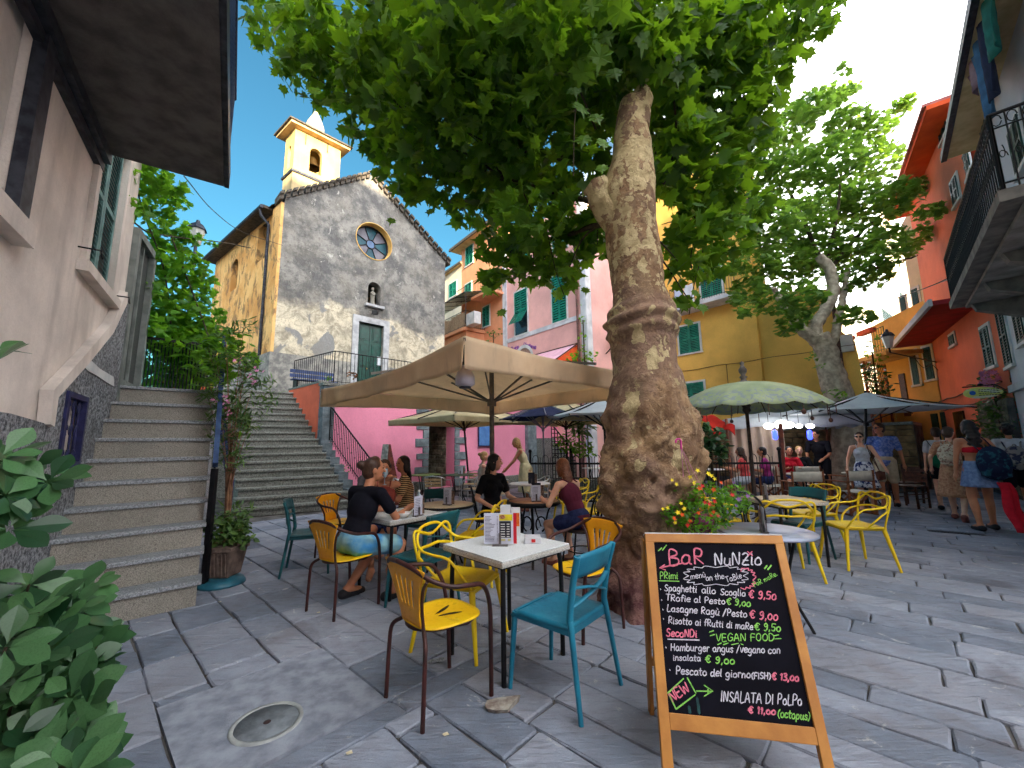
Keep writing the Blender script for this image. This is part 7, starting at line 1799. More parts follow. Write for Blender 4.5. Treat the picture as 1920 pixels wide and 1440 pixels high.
def oval_leaf(w=.28, fold=.12, n=5, ex=.8):
    L = [(w*sin(pi*(k/n)**ex), k/n) for k in range(1, n)]
    mid = [(0, k/n, -.12*(k/n)**2) for k in range(n+1)]
    v = list(mid); f = []
    for s in (1, -1):
        o = len(v); v += [(s*x, y, -.12*y*y+fold*x) for x, y in L]
        r = [0]+[o+i for i in range(n-1)]+[n]
        for k in range(n):
            q = [mid.index(mid[k]), r[k], r[k+1], k+1]; q = [i for j, i in enumerate(q) if i not in q[:j]]; f.append(tuple(q if s > 0 else reversed(q)))
    return np.array(v), f
PLV, PLF = plane_leaf()
def rand_rot(rng, n, droop=.6, face=None):
    """leaf basis: y = stem->tip direction, z = upper side"""
    a = rng.uniform(0, 2*pi, n); t = rng.normal(-droop, .45, n)
    y = np.stack([np.cos(a)*np.cos(t), np.sin(a)*np.cos(t), np.sin(t)], 1)
    up = np.stack([rng.normal(0, .45, n), rng.normal(0, .45, n), np.ones(n)], 1)
    x = np.cross(y, up); x /= np.linalg.norm(x, axis=1)[:, None]; z = np.cross(x, y)
    return np.stack([x, y, z], 2)
def leaf_cloud(name, parent, pos, R, size, TV, TF, m, rnd, kind='stuff'):
    n = len(pos); k = len(TV)
    P = np.einsum('nij,kj->nki', R, TV)*size[:, None, None]+pos[:, None, :]
    verts = P.reshape(-1, 3)
    fl = np.array([len(f) for f in TF]); flat = np.concatenate([np.array(f) for f in TF])
    loops = (flat[None, :]+(np.arange(n)*k)[:, None]).reshape(-1)
    tot = np.tile(fl, n); st = np.concatenate([[0], np.cumsum(tot)[:-1]])
    me = bpy.data.meshes.new(name); me.vertices.add(len(verts)); me.vertices.foreach_set('co', verts.reshape(-1).astype(np.float32))
    me.loops.add(len(loops)); me.loops.foreach_set('vertex_index', loops.astype(np.int32)); me.polygons.add(len(tot)); me.polygons.foreach_set('loop_start', st.astype(np.int32))
    me.update(calc_edges=True)
    me.attributes.new('rnd', 'FLOAT', 'FACE').data.foreach_set('value', np.repeat(rnd, len(TF)).astype(np.float32)); me.materials.append(m)
    o_ = link(name, me, parent)
    if kind: o_['kind'] = kind
    return o_
def single_leaves(parent, pos, R, size, TV, TF, m, rng, nvar=4, name='leaf'):
    mes = []
    for i in range(nvar):
        me = bpy.data.meshes.new(name); me.from_pydata([tuple(q) for q in TV], [], TF); me.materials.append(m)
        me.attributes.new('rnd', 'FLOAT', 'FACE').data.foreach_set('value', [(i+.5)/nvar]*len(TF)); mes.append(me)
    inv = Matrix.Translation(-parent.location)
    for i in range(len(pos)):
        o_ = bpy.data.objects.new(name, mes[int(rng.integers(nvar))]); COL.objects.link(o_); o_.parent = parent
        o_.matrix_parent_inverse = inv
        M_ = Matrix([list(r) for r in R[i]]).to_4x4(); M_ = Matrix.Translation(V(pos[i])) @ M_ @ Matrix.Scale(float(size[i]), 4); o_.matrix_basis = M_
def clump_points(rng, clumps, per):
    out = []
    for (c, r, w_) in clumps:
        n = int(per*w_*r**2.2); d = rng.normal(0, 1, (n, 3)); d /= np.linalg.norm(d, axis=1)[:, None]; q = r*rng.uniform(.25, 1, n)**.5
        out.append(np.array(c)[None, :]+d*q[:, None]*np.array([1, 1, .85]))
    return np.concatenate(out)
# ------------------------------------------------------------- near plane tree
TY = 3.95
rowsT = [(1178, 1118, 1345), (1160, 1128, 1338), (1120, 1134, 1330), (1050, 1138, 1322), (1000, 1136, 1312), (950, 1130, 1300), (900, 1123, 1318), (850, 1122, 1320), (800, 1128, 1312), (760, 1138, 1300), (725, 1141, 1287), (690, 1143, 1277), (650, 1143, 1271), (632, 1136, 1273), (612, 1129, 1277), (592, 1133, 1274), (572, 1146, 1264), (545, 1146, 1253), (500, 1142, 1246), (450, 1134, 1240), (410, 1128, 1236), (370, 1125, 1233), (330, 1133, 1231), (290, 1144, 1227), (250, 1148, 1222), (215, 1153, 1217), (190, 1162, 1212)]
tree = thing('plane_tree', 'big gnarled plane tree with mottled bark in the middle, large hanging leaves overhead', 'tree', PXY(1235, TY, 0))
rings = []
for y, l, r in rowsT:
    a, b_ = PY(l, y, TY), PY(r, y, TY); f0, f1 = atan2(a.x, a.y), atan2(b_.x, b_.y); D = TY/cos((f0+f1)/2); rad_ = D*sin((f1-f0)/2); c = (a+b_)/2
    rings.append((max(c.z, -.05) if y > 1150 else c.z, D*sin((f0+f1)/2), rad_-.015-(.02 if c.z < 1.6 else 0)))
rings = sorted(rings); rings[0] = (-.03, rings[0][1], rings[0][2])
zs_, cs_, rsT = [q[0] for q in rings], [q[1] for q in rings], [q[2] for q in rings]
NS, NZR = 128, 230; z1 = zs_[-1]; vs = []
knobs = [(RAD(-100), .95, .07, .15), (RAD(-75), 1.15, .05, .12), (RAD(-120), 1.25, .05, .13), (RAD(-60), 1.30, .06, .10), (RAD(-95), 1.45, .045, .09), (RAD(-50), 1.0, .05, .13), (RAD(200), 1.1, .07, .2), (RAD(-20), 1.2, .06, .2), (RAD(-80), .45, .04, .2), (RAD(-110), .25, .05, .15)]
random.seed(77)
for _ in range(34): knobs.append((RAD(random.uniform(-190, 10)), random.uniform(.1, 1.75), random.uniform(.02, .045), random.uniform(.05, .10)))
hol = [(RAD(-88), 1.03, .05, .055), (RAD(-70), 1.20, .045, .05), (RAD(-105), 1.13, .035, .05), (RAD(-62), .62, .04, .06), (RAD(-55), 1.28, .05, .045)]
for i in range(NZR+1):
    z = -.03+(z1+.03)*i/NZR; cx = float(np.interp(z, zs_, cs_)); r = float(np.interp(z, zs_, rsT))
    for k in range(NS):
        a = 2*pi*k/NS; d = V((cos(a), sin(a), 0)); q = V((cos(a)*r, sin(a)*r, z))
        low = max(0, min(1, (2.4-z)/1.2))
        dr = NZ.noise(q*3.0)*(.022+.045*low)+NZ.noise(q*7.5)*(.010+.036*low)+NZ.noise(q*20)*(.004+.014*low)-abs(NZ.noise(q*11))*.034*low
        for ka, kz, amp, sg in knobs:
            da = (a-ka+pi) % (2*pi)-pi; dr += 1.15*amp*math.exp(-((da*r)**2+(z-kz)**2)/(2*sg*sg*.45))
        for ka, kz, amp, sg in hol:
            da = (a-ka+pi) % (2*pi)-pi; dr -= 1.5*amp*math.exp(-((da*r)**2+(z-kz)**2)/(2*sg*sg*.35))
        # burl collar folds
        zc = 2.62
        dr += .026*sin((z-zc)*46+1.6*sin(a*2+1))*math.exp(-((z-zc)/.16)**2)
        if z < .3: dr += .05*(1-z/.3)**2*(1+.6*sin(a*5))
        vs.append((cx+d.x*(r+dr), TY+d.y*(r+dr), z))
fs = [(i*NS+k, i*NS+(k+1) % NS, (i+1)*NS+(k+1) % NS, (i+1)*NS+k) for i in range(NZR) for k in range(NS)]
mb = MB().add(vs, fs, True); mb.add(vs[-NS:], [tuple(range(NS))]); trunk = mb.obj('trunk', m_bark, tree)
def limb(name, pts, r0, r1, m, parent, seg=20, n=10, nz=.02):
    P_ = spline(pts, n); k = len(P_); rs = [r0+(r1-r0)*i/(k-1) for i in range(k)]
    mb = MB(); mb.tube(P_, rs, seg); mb.v = [p+V((NZ.noise(p*7), NZ.noise(p*7+V((9, 0, 0))), NZ.noise(p*7+V((0, 9, 0)))))*nz for p in mb.v]; return mb.obj(name, m, parent)
# lopped stubs
a = PY(1165, 440, TY); b_ = PY(1118, 352, TY); limb('branch_stub', [a+V((.08, 0, -.1)), a.lerp(b_, .55), b_+V((0, 0, .03))], .15, .14, m_bark, tree, 24, 8, .03)
a = PY(1190, 235, TY); b_ = PY(1207, 172, TY); limb('branch_stub', [a, a.lerp(b_, .6), b_], .16, .085, m_bark, tree, 20, 8, .03)
topc = V((cs_[-1], TY, z1))
random.seed(31)
limbs = []
for (sx_, sy_, L, zz, h0) in ((-1, .5, 2.6, 1.5, -.9), (1, .5, 1.9, 1.4, -.5), (-.4, .9, 2.4, 1.6, -.3), (.5, .8, 1.6, 1.2, -.4), (-.7, .9, 2.6, .9, -1.1), (.9, .9, 2.2, 1.0, -.6)):
    s = V((float(np.interp(z1+h0, zs_, cs_)), TY+.16, z1+h0-.35)); d = V((sx_, sy_, 0)).normalized()
    pts = [s, s+d*.35+V((0, 0, .25)), s+d*L*.5+V((random.uniform(-.2, .2), random.uniform(-.2, .2), zz*.5)), s+d*L+V((0, 0, zz))]; limbs.append(pts)
    limb('branch', pts, .045, .014, m_twig, tree, 10, 8)
rng = np.random.default_rng(5)
# crown clumps: (px, py, depth, radius)
CL = [(520, 40, 5.2, .55), (590, 60, 4.6, .6), (560, 130, 5.0, .38), (650, 90, 5.0, .6), (700, 150, 4.6, .55), (620, 175, 5.2, .3), (690, 230, 5.0, .42), (740, 60, 4.2, .6), (760, 200, 4.2, .5), (740, 290, 5.2, .42), (800, 280, 4.4, .5), (770, 340, 5.0, .3), (830, 120, 3.8, .6), (850, 340, 4.8, .45), (880, 250, 4.2, .55), (900, 60, 3.6, .6), (900, 400, 5.4, .4), (940, 330, 4.6, .55), (960, 180, 3.9, .6), (980, 450, 5.2, .42), (1000, 400, 4.4, .5), (1020, 280, 4.2, .55), (1040, 90, 3.5, .55), (1060, 470, 5.0, .4), (1080, 380, 4.5, .4), (940, 470, 5.0, .35), (920, 520, 5.2, .22), (960, 510, 5.0, .2), (1000, 500, 4.8, .28), (1060, 520, 4.8, .22), (1100, 300, 4.3, .35), (1110, 200, 4.6, .45), (1120, 460, 4.9, .3), (1150, 80, 4.2, .6), (1250, 60, 4.0, .6), (1270, 200, 4.6, .5), (1300, 330, 4.6, .42), (1290, 440, 4.8, .38), (1280, 500, 4.6, .25), (1330, 110, 4.4, .6), (1350, 250, 4.8, .45), (1340, 380, 4.9, .38), (1390, 60, 4.2, .55), (1400, 180, 4.8, .42), (1380, 320, 5.4, .35), (1450, 40, 4.4, .5), (1450, 140, 5.0, .36), (1510, 50, 4.8, .36), (1540, 20, 5.0, .3), (1420, 380, 5.6, .3), (1330, 500, 5.0, .25), (1290, 560, 4.7, .14), (860, 30, 5.5, .8), (1000, 20, 5.2, .9), (1100, 100, 5.6, .8), (1200, 30, 5.4, .9), (940, 140, 5.6, .8), (1050, 230, 5.6, .7), (900, 270, 5.8, .7), (980, 340, 5.6, .6), (1330, 60, 5.6, .8), (1270, 280, 5.6, .6), (780, 80, 5.8, .7), (1200, 130, 5.6, .8), (1180, 90, 3.6, .35), (1235, 100, 3.7, .35), (1210, 30, 3.6, .45), (1255, 150, 4.0, .3), (1150, 150, 4.1, .28), (1130, 40, 3.6, .4), (1290, 260, 4.2, .4), (1350, 330, 4.6, .4), (1310, 400, 4.4, .36), (1370, 440, 5.0, .35), (1260, 330, 4.3, .3), (1400, 250, 5.0, .4)]
clumps = [(tuple(PY(x, y, Y)), r*.92, 1.0) for x, y, Y, r in CL]
# crown above and behind the frame
for (x, y, z, r) in ((-.6, 3.4, 6.4, 1.0), (1.0, 3.4, 6.8, 1.1), (0, 5.2, 7.0, 1.1), (2.0, 5.2, 7.0, 1.1), (-1.4, 4.7, 5.9, .8), (-.3, 4.3, 6.2, .9), (.9, 4.5, 6.4, .9), (1.9, 4.7, 6.3, .9), (2.7, 4.7, 5.8, .8), (.6, 3.2, 5.6, .7)): clumps.append(((x, y, z), r, .45))
pos = clump_points(rng, clumps, 640); 
dist = np.linalg.norm(pos-np.array([1.3, TY, 3.6])*np.array([1, 1, 0])-np.array([0, 0, 3.6]), axis=1)
keep = np.array([not (abs(p[0]-np.interp(p[2], zs_, cs_)) < .34 and p[1] < TY+.1 and 1.2 < p[2] < z1+.1) for p in pos])
# no leaf hides the front of the trunk
pr_ = [proj(p) for p in pos]; keep &= np.array([not ((1128 < q[0] < 1238 and 175 < q[1] < 700 or 1085 < q[0] < 1150 and 315 < q[1] < 420) and p[1] < TY+.2) for q, p in zip(pr_, pos)])
pos = pos[keep]; n = len(pos); size = rng.uniform(.12, .27, n); R_ = rand_rot(rng, n, .65); rnd = rng.uniform(0, 1, n)**1.3
scr = np.array([proj(p) for p in pos]); inview = (scr[:, 0] > 0) & (scr[:, 0] < 1920) & (scr[:, 1] > 0) & (scr[:, 1] < 1440)
dd = np.linalg.norm(pos-np.array([0, 0, CH]), axis=1)-inview*100.; order = np.argsort(dd); near, rest = order[:280], order[280:]
print('tree leaves', n)
leaf_cloud('foliage', tree, pos[rest], R_[rest], size[rest], PLV, PLF, m_leaf, rnd[rest])
single_leaves(tree, pos[near], R_[near], size[near]*1.05, PLV, PLF, m_leaf, rng)
# the few conspicuous leaves in front of the trunk and hanging twigs
sp_ = [(1130, 62, .22), (1100, 100, .17), (1150, 130, .18), (1088, 195, .2), (1115, 215, .16), (1095, 255, .17), (1130, 262, .15), (1128, 310, .12), (1075, 165, .15), (1318, 572, .15), (1292, 600, .12), (1303, 545, .14), (938, 582, .13), (915, 540, .16), (978, 500, .16), (1048, 548, .17), (1098, 540, .12), (735, 410, .12), (808, 392, .14), (590, 165, .19), (572, 120, .2)]
pp_ = np.array([tuple(PY(x, y, 3.35 if y < 320 and x > 1000 else 4.6)) for x, y, s in sp_]); ss2 = np.array([s*1.05 for _, _, s in sp_])
Rf = []
for i in range(len(pp_)):
    a = rng.normal(0, .35); y_ = np.array([sin(a), -.25, -cos(a)]); y_ /= np.linalg.norm(y_); z_ = np.array([rng.normal(0, .25), -1, .35+rng.normal(0, .2)]); x_ = np.cross(y_, z_); x_ /= np.linalg.norm(x_); Rf.append(np.stack([x_, y_, np.cross(x_, y_)], 1))
single_leaves(tree, pp_, Rf, ss2, PLV, PLF, m_leaf, rng)
mb = MB()
for pts in (((1075, 330), (1078, 220), (1090, 120), (1110, 20)), ((1300, 520), (1297, 470), (1330, 380)), ((1292, 590), (1300, 540), (1318, 470)), ((700, 130), (640, 120), (560, 60)), ((940, 330), (900, 270), (820, 200), (760, 100)), ((1060, 560), (1040, 500), (1020, 400))):
    P_ = [PY(x, y, 3.6 if x > 1070 and x < 1120 else 4.7) for x, y in pts]; mb.tube(spline(P_, 6), .006, 5)
for c, r, w_ in clumps[:60]:
    c = V(c); best = min((q for l in limbs for q in l), key=lambda q: (q-c).length); mid_ = c.lerp(best, .5)+V((0, 0, .15)); mb.tube(spline([c, mid_, best], 5), [.006+.0012*i for i in range(11)], 5)
o_ = mb.obj('twigs', m_twig, tree); o_['kind'] = 'stuff'
# ------------------------------------------------------------- second plane tree
T2Y = 12.0
tree2 = thing('plane_tree', 'smaller plane tree with pale forked trunk in front of the yellow house', 'tree', PXY(1590, T2Y, 0))
P2 = lambda x, y, Y=T2Y: PY(x, y, Y)
g0_ = PXY(1592, T2Y, 0)
limb('trunk', [g0_, P2(1590, 800), P2(1572, 740), P2(1556, 690), P2(1545, 650), P2(1535, 628)], .44, .25, m_bark2, tree2, 24, 8, .05)
limb('branch', [P2(1540, 650), P2(1528, 615), P2(1545, 585), P2(1562, 545), P2(1555, 505), P2(1535, 480)], .19, .14, m_bark2, tree2, 16, 8, .05)
limb('branch', [P2(1548, 655), P2(1565, 630), P2(1572, 600), P2(1580, 560), P2(1590, 500)], .16, .07, m_bark2, tree2, 14, 8, .04)
limb('branch', [P2(1535, 640), P2(1505, 620), P2(1480, 590), P2(1450, 540)], .2, .06, m_bark2, tree2, 14, 8, .05)
for pts in (((1540, 490), (1500, 400), (1460, 320), (1430, 260)), ((1550, 490), (1570, 400), (1580, 300), (1600, 200)), ((1560, 500), (1620, 430), (1680, 380), (1720, 330)), ((1585, 540), (1650, 500), (1720, 480))): limb('branch', [P2(x, y, 12.6) for x, y in pts], .07, .02, m_twig, tree2, 8, 6, .03)
CL2 = [(1480, 240, .9), (1520, 200, .6), (1560, 180, .5), (1590, 230, .75), (1640, 240, .6), (1690, 200, .35), (1700, 190, .3), (1650, 300, .8), (1560, 300, .9), (1480, 320, .9), (1420, 320, .7), (1400, 390, .75), (1440, 420, .9), (1500, 420, 1.0), (1560, 380, 1.0), (1620, 380, .9), (1680, 370, .7), (1720, 350, .45), (1740, 400, .4), (1600, 450, .9), (1660, 450, .6), (1720, 440, .45), (1760, 430, .35), (1770, 390, .25), (1540, 480, .9), (1480, 490, .9), (1420, 490, .75), (1400, 545, .55), (1450, 560, .7), (1500, 560, .7), (1480, 610, .42), (1500, 600, .4), (1600, 520, .6), (1650, 520, .4), (1620, 590, .3), (1660, 480, .5), (1580, 130, .2), (1600, 165, .3), (1440, 250, .5), (1400, 580, .3), (1380, 560, .3), (1365, 500, .4), (1700, 470, .35), (1590, 590, .35)]
rng = np.random.default_rng(9)
cl2 = [(tuple(PY(x, y, T2Y+rng.uniform(-1.3, 1.3))), r*.95, 1.) for x, y, r in CL2]
pos = clump_points(rng, cl2, 620); n = len(pos); print('tree2', n)
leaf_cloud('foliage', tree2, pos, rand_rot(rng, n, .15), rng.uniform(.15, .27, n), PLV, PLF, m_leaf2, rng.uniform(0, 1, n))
# ------------------------------------------------------------- climbing vine on the left
vine = thing('grape_vine', 'sprawling green vine hanging from the stucco house over the left stair landing', 'vine', PXY(330, 6.8, 0))
rng = np.random.default_rng(12)
CV = [(238, 320, 4.75, .13), (232, 375, 4.7, .12), (262, 400, 5.1, .14), (275, 300, 5.0, .12), (320, 350, 5.4, .16), (300, 330, 5.2, .18), (285, 470, 5.9, .16), (290, 540, 5.9, .18), (288, 610, 5.9, .16), (296, 420, 5.7, .14), (250, 300, 5.3, .2), (280, 340, 5.6, .28), (250, 380, 5.2, .18), (300, 380, 6.0, .3), (330, 370, 6.2, .2), (330, 430, 6.6, .25), (370, 450, 7.0, .16), (400, 455, 7.6, .1), (310, 450, 6.6, .3), (350, 500, 6.6, .35), (320, 540, 6.6, .4), (370, 560, 7.0, .3), (340, 600, 6.6, .45), (310, 640, 6.4, .4), (380, 620, 7.0, .3), (350, 670, 6.6, .45), (300, 580, 6.6, .4), (300, 500, 6.8, .35), (385, 530, 7.2, .22), (330, 700, 6.8, .4), (370, 700, 7.0, .35), (395, 590, 7.0, .25), (320, 480, 7.0, .4), (355, 640, 7.6, .6), (310, 690, 7.4, .6)]
cl = [(tuple(PY(x, y, Y)), r, 1.) for x, y, Y, r in CV]; pos = clump_points(rng, cl, 1500); n = len(pos); print('vine', n)
leaf_cloud('foliage', vine, pos, rand_rot(rng, n, .5), rng.uniform(.09, .16, n), PLV, PLF, m_vine, rng.uniform(0, 1, n))
CV = [(420, 640, 5.6, .22), (440, 680, 5.6, .22), (395, 700, 5.4, .2), (400, 660, 5.5, .2), (455, 640, 5.7, .15), (470, 670, 5.7, .12), (410, 620, 5.8, .15), (455, 790, 5.6, .08), (450, 810, 5.5, .06)]
cl = [(tuple(PY(x, y, Y)), r, 1.) for x, y, Y, r in CV]; pos = clump_points(rng, cl, 900); n = len(pos)
single_leaves(vine, pos[:200], rand_rot(rng, n, .5)[:200], rng.uniform(.11, .18, n)[:200], PLV, PLF, m_vine, rng)
mb = MB()
for pts in (((235, 280, 5.1), (270, 400, 5.8), (310, 520, 6.4), (330, 720, 6.8)), ((215, 380, 5.0), (255, 420, 5.4), (300, 440, 6), (420, 455, 8), (470, 465, 9)), ((320, 440, 6.4), (380, 600, 6.6), (420, 720, 6))): mb.tube(spline([PY(*q) for q in pts], 8), .012, 6)
mb.obj('stem', m_twig, vine)
# ------------------------------------------------------------- oleander and planter
pc = G(405, 1098); pc = V((pc.x+.02, pc.y+.05, 0))
sc2 = thing('blue_saucer', 'blue green round plastic base under the planter at the foot of the left stair', 'planter base', pc)
mb = MB(); mb.lathe([(.001, .07), (.14, .07), (.20, .055), (.225, .02), (.225, 0), (.001, 0)], pc, 30); mb.obj('base', mat('blue_rubber', S(40, 104, 122), S(28, 78, 96), 6, .45), sc2)
po = PXY(418, 4.72, 0)
pt_ = thing('square_planter', 'square ribbed concrete planter with leafy bedding plant beside the stair', 'planter', po)
mb = MB()
for (z0, z1_, a, b_) in ((.07, .34, .115, .15), (.34, .39, .165, .165)):
    vs = [(po.x+sx*a, po.y+sy*a, z0) for sx, sy in ((-1, -1), (1, -1), (1, 1), (-1, 1))]+[(po.x+sx*b_, po.y+sy*b_, z1_) for sx, sy in ((-1, -1), (1, -1), (1, 1), (-1, 1))]; mb.add(vs, [(0, 1, 5, 4), (1, 2, 6, 5), (2, 3, 7, 6), (3, 0, 4, 7), (0, 3, 2, 1), (4, 5, 6, 7)])
mb.obj('pot', mat('planter_stone', S(120, 102, 92), S(84, 70, 64), 12, .9, 0, .5, 70), pt_, bevel=.008)
for k in range(6): x = po.x-.10+k*.04; MB().bar((x, po.y-.122, .09), (x, po.y-.152, .33), .014, .012, V((1, 0, 0))).obj('rib', mat('planter_stone', S(1, 1, 1)), pt_)
OV, OF = oval_leaf(.30, .1); NV_, NF_ = oval_leaf(.085, .03, 4); BV, BF = oval_leaf(.27, .10, 8, 1.5)
rng = np.random.default_rng(3)
cl = [((po.x+dx, po.y+dy, z), r, 1.) for dx, dy, z, r in ((0, 0, .52, .2), (-.05, -.05, .62, .17), (.14, -.03, .55, .14), (.2, -.05, .48, .1), (.02, .1, .66, .15), (-.1, .05, .5, .14), (.26, -.03, .45, .06))]
pos = clump_points(rng, cl, 5200); n = len(pos); leaf_cloud('foliage', pt_, pos, rand_rot(rng, n, .3), rng.uniform(.05, .085, n), OV, OF, m_ole, rng.uniform(0, 1, n))
ol = thing('oleander', 'tall tied oleander with pink flowers between the two staircases', 'plant', PXY(425, 5.3, 0))
ob_ = PXY(418, 5.3, 0.0)
MB().lathe([(.001, 0), (.13, 0), (.17, .30), (.18, .32), (.16, .32), (.001, .28)], ob_, 18).obj('pot', mat('terracotta_pot', S(150, 96, 70), S(112, 70, 54), 8, .85), ol)
random.seed(6)
tips = []
for i in range(16):
    b0_ = ob_+V((random.uniform(-.06, .06), random.uniform(-.05, .05), .3)); top_ = PY(425+random.uniform(-50, 55), random.uniform(610, 800), 5.3+random.uniform(-.2, .2)); mid_ = b0_.lerp(top_, .5); mid_.x = ob_.x+(mid_.x-ob_.x)*.3
    pts = spline([b0_, mid_, top_], 8); MB().tube(pts, [.012-.0006*j for j in range(len(pts))], 6).obj('stem', mat('cane', S(150, 112, 84), S(98, 66, 50), 14, .7), ol); tips.append(top_); tips.append(pts[11])
for (x, y) in ((495, 720), (500, 745), (490, 760), (470, 700), (400, 750)): tips.append(PY(x, y, 5.2)); MB().tube(spline([PY(430, 780, 5.3), PY((430+x)/2, (770+y)/2-12, 5.25), PY(x, y, 5.2)], 6), .005, 5).obj('stem', m_twig, ol)
rng = np.random.default_rng(4); pos = clump_points(rng, [(tuple(q), .15, 1.) for q in tips], 2600); n = len(pos); leaf_cloud('foliage', ol, pos, rand_rot(rng, n, -.2), rng.uniform(.10, .16, n), NV_, NF_, m_ole, rng.uniform(0, 1, n))
mbm = mat('pink_petals', S(232, 160, 196), S(206, 120, 168), 30, .7); FV = np.array([(0, 0, 0)]+[((.5 if k % 2 else .22)*cos(2*pi*k/10), (.5 if k % 2 else .22)*sin(2*pi*k/10), .12*(k % 2)) for k in range(10)]); FFc = [(0, k+1, (k+1) % 10+1) for k in range(10)]
def flowers(parent, pts, size, m, face_cam=True, name='flower'):
    for p in pts:
        me = bpy.data.meshes.new(name); me.from_pydata([tuple(q) for q in FV], [], FFc); me.materials.append(m); o_ = bpy.data.objects.new(name, me); COL.objects.link(o_); o_.parent = parent; o_.matrix_parent_inverse = Matrix.Translation(-parent.location)
        R = V((random.uniform(-.5, .5), -1, random.uniform(0, .8))).to_track_quat('Z', 'Y').to_matrix().to_4x4(); o_.matrix_basis = Matrix.Translation(p) @ R @ Matrix.Scale(size*random.uniform(.8, 1.2), 4)
flowers(ol, [PY(x+random.uniform(-8, 8), y+random.uniform(-6, 6), 5.1) for x, y in ((398, 745), (404, 752), (467, 712), (475, 708), (480, 718), (482, 690), (488, 695), (440, 680), (447, 674), (418, 745), (425, 765), (430, 760), (434, 775), (428, 780), (424, 752)) for _ in (0, 1)], .05, mbm)
ty_ = thing('potted_shrub', 'low narrow leaved plant behind the oleander at the foot of the church steps', 'plant', PXY(436, 6.2, 0)); q = PXY(436, 6.2, .35); MB().lathe([(.001, 0), (.12, 0), (.15, .25), (.001, .25)], (q.x, q.y, 0), 14).obj('pot', mat('terracotta_pot', S(1, 1, 1)), ty_)
pos = clump_points(rng, [(tuple(q+V((0, 0, .1))), .26, 1.)], 2500); n = len(pos); leaf_cloud('foliage', ty_, pos, rand_rot(rng, n, -.3), rng.uniform(.12, .18, n), NV_, NF_, m_ole, rng.uniform(0, 1, n))
# ------------------------------------------------------------- near shrub bottom left
sh = thing('broadleaf_shrub', 'dark glossy broad leaved shrub filling the lower left corner', 'shrub', (-1.75, 1.35, 0))
rng = np.random.default_rng(8); rp, rR, rS = [], [], []
def rosette(p, nl, sz, axis):
    z_ = np.array(axis)/np.linalg.norm(axis); t = np.cross(z_, [1, .2, .1]); t /= np.linalg.norm(t); u_ = np.cross(z_, t)
    for k in range(nl):
        a = 2*pi*k/nl+rng.uniform(-.3, .3); h = t*cos(a)+u_*sin(a); el = rng.uniform(-.1, .6); y_ = h*cos(el)+z_*sin(el); y_ /= np.linalg.norm(y_); n_ = z_*cos(el)-h*sin(el)+rng.normal(0, .12, 3); x_ = np.cross(y_, n_); x_ /= np.linalg.norm(x_)
        rp.append(np.array(p)+y_*.008); rR.append(np.stack([x_, y_, np.cross(x_, y_)], 1)); rS.append(sz*rng.uniform(.75, 1.15))
SHR = [(190, 1135, 1.75), (150, 1120, 1.7), (90, 1130, 1.6), (40, 1110, 1.6), (20, 1160, 1.5), (80, 1180, 1.6), (140, 1180, 1.65), (180, 1200, 1.7), (195, 1260, 1.6), (150, 1240, 1.6), (100, 1240, 1.5), (40, 1230, 1.5), (30, 1290, 1.45), (90, 1300, 1.5), (150, 1310, 1.5), (190, 1330, 1.5), (160, 1370, 1.45), (110, 1370, 1.4), (50, 1360, 1.4), (10, 1390, 1.35), (70, 1420, 1.35), (130, 1430, 1.35), (190, 1400, 1.45), (200, 1220, 1.65), (170, 1150, 1.7), (50, 880, 1.5), (10, 870, 1.45), (90, 910, 1.55), (50, 940, 1.5), (10, 930, 1.45), (20, 985, 1.45), (-20, 670, 1.35), (-10, 1200, 1.4), (10, 1330, 1.4), (190, 1440, 1.4), (110, 1150, 1.7), (60, 1200, 1.7), (120, 1270, 1.7), (60, 1320, 1.6), (5, 1440, 1.3), (150, 1460, 1.3), (215, 1110, 1.85)]
stm = MB(); root = V((-2.05, 1.35, 0))
for x, y, Y in SHR:
    x -= max(0, x-90)*.42
    for _ in range(2):
        p = PY(x+rng.uniform(-22, 22), y+rng.uniform(-20, 20), Y*1.02+rng.uniform(-.12, .12)); ax = (rng.uniform(-.1, .8), rng.uniform(-1, .1), rng.uniform(.3, 1.1)); rosette(p, int(rng.integers(5, 9)), .118, ax)
        if _ == 0 and y > 1050: stm.tube(spline([p, V((p.x-.12, p.y+.05, p.z-.25)), V((root.x+.1, root.y, max(0, p.z-.8)))], 4), [.004+.0006*i for i in range(9)], 5, caps=False)
rp, rR, rS = np.array(rp), np.array(rR), np.array(rS); print('shrub', len(rp))
so_ = np.argsort([q[1] for q in rp]); near, rest = so_[:290], so_[290:]
leaf_cloud('foliage', sh, rp[rest], rR[rest], rS[rest], BV, BF, m_shrub, rng.uniform(0, 1, len(rest))); single_leaves(sh, rp[near], rR[near], rS[near], BV, BF, m_shrub, rng)
o_ = stm.obj('stems', m_twig, sh); o_['kind'] = 'stuff'
MB().lathe([(.001, 0), (.2, 0), (.26, .3), (.24, .3), (.001, .27)], root, 20).obj('pot', mat('terracotta_pot', S(1, 1, 1)), sh)
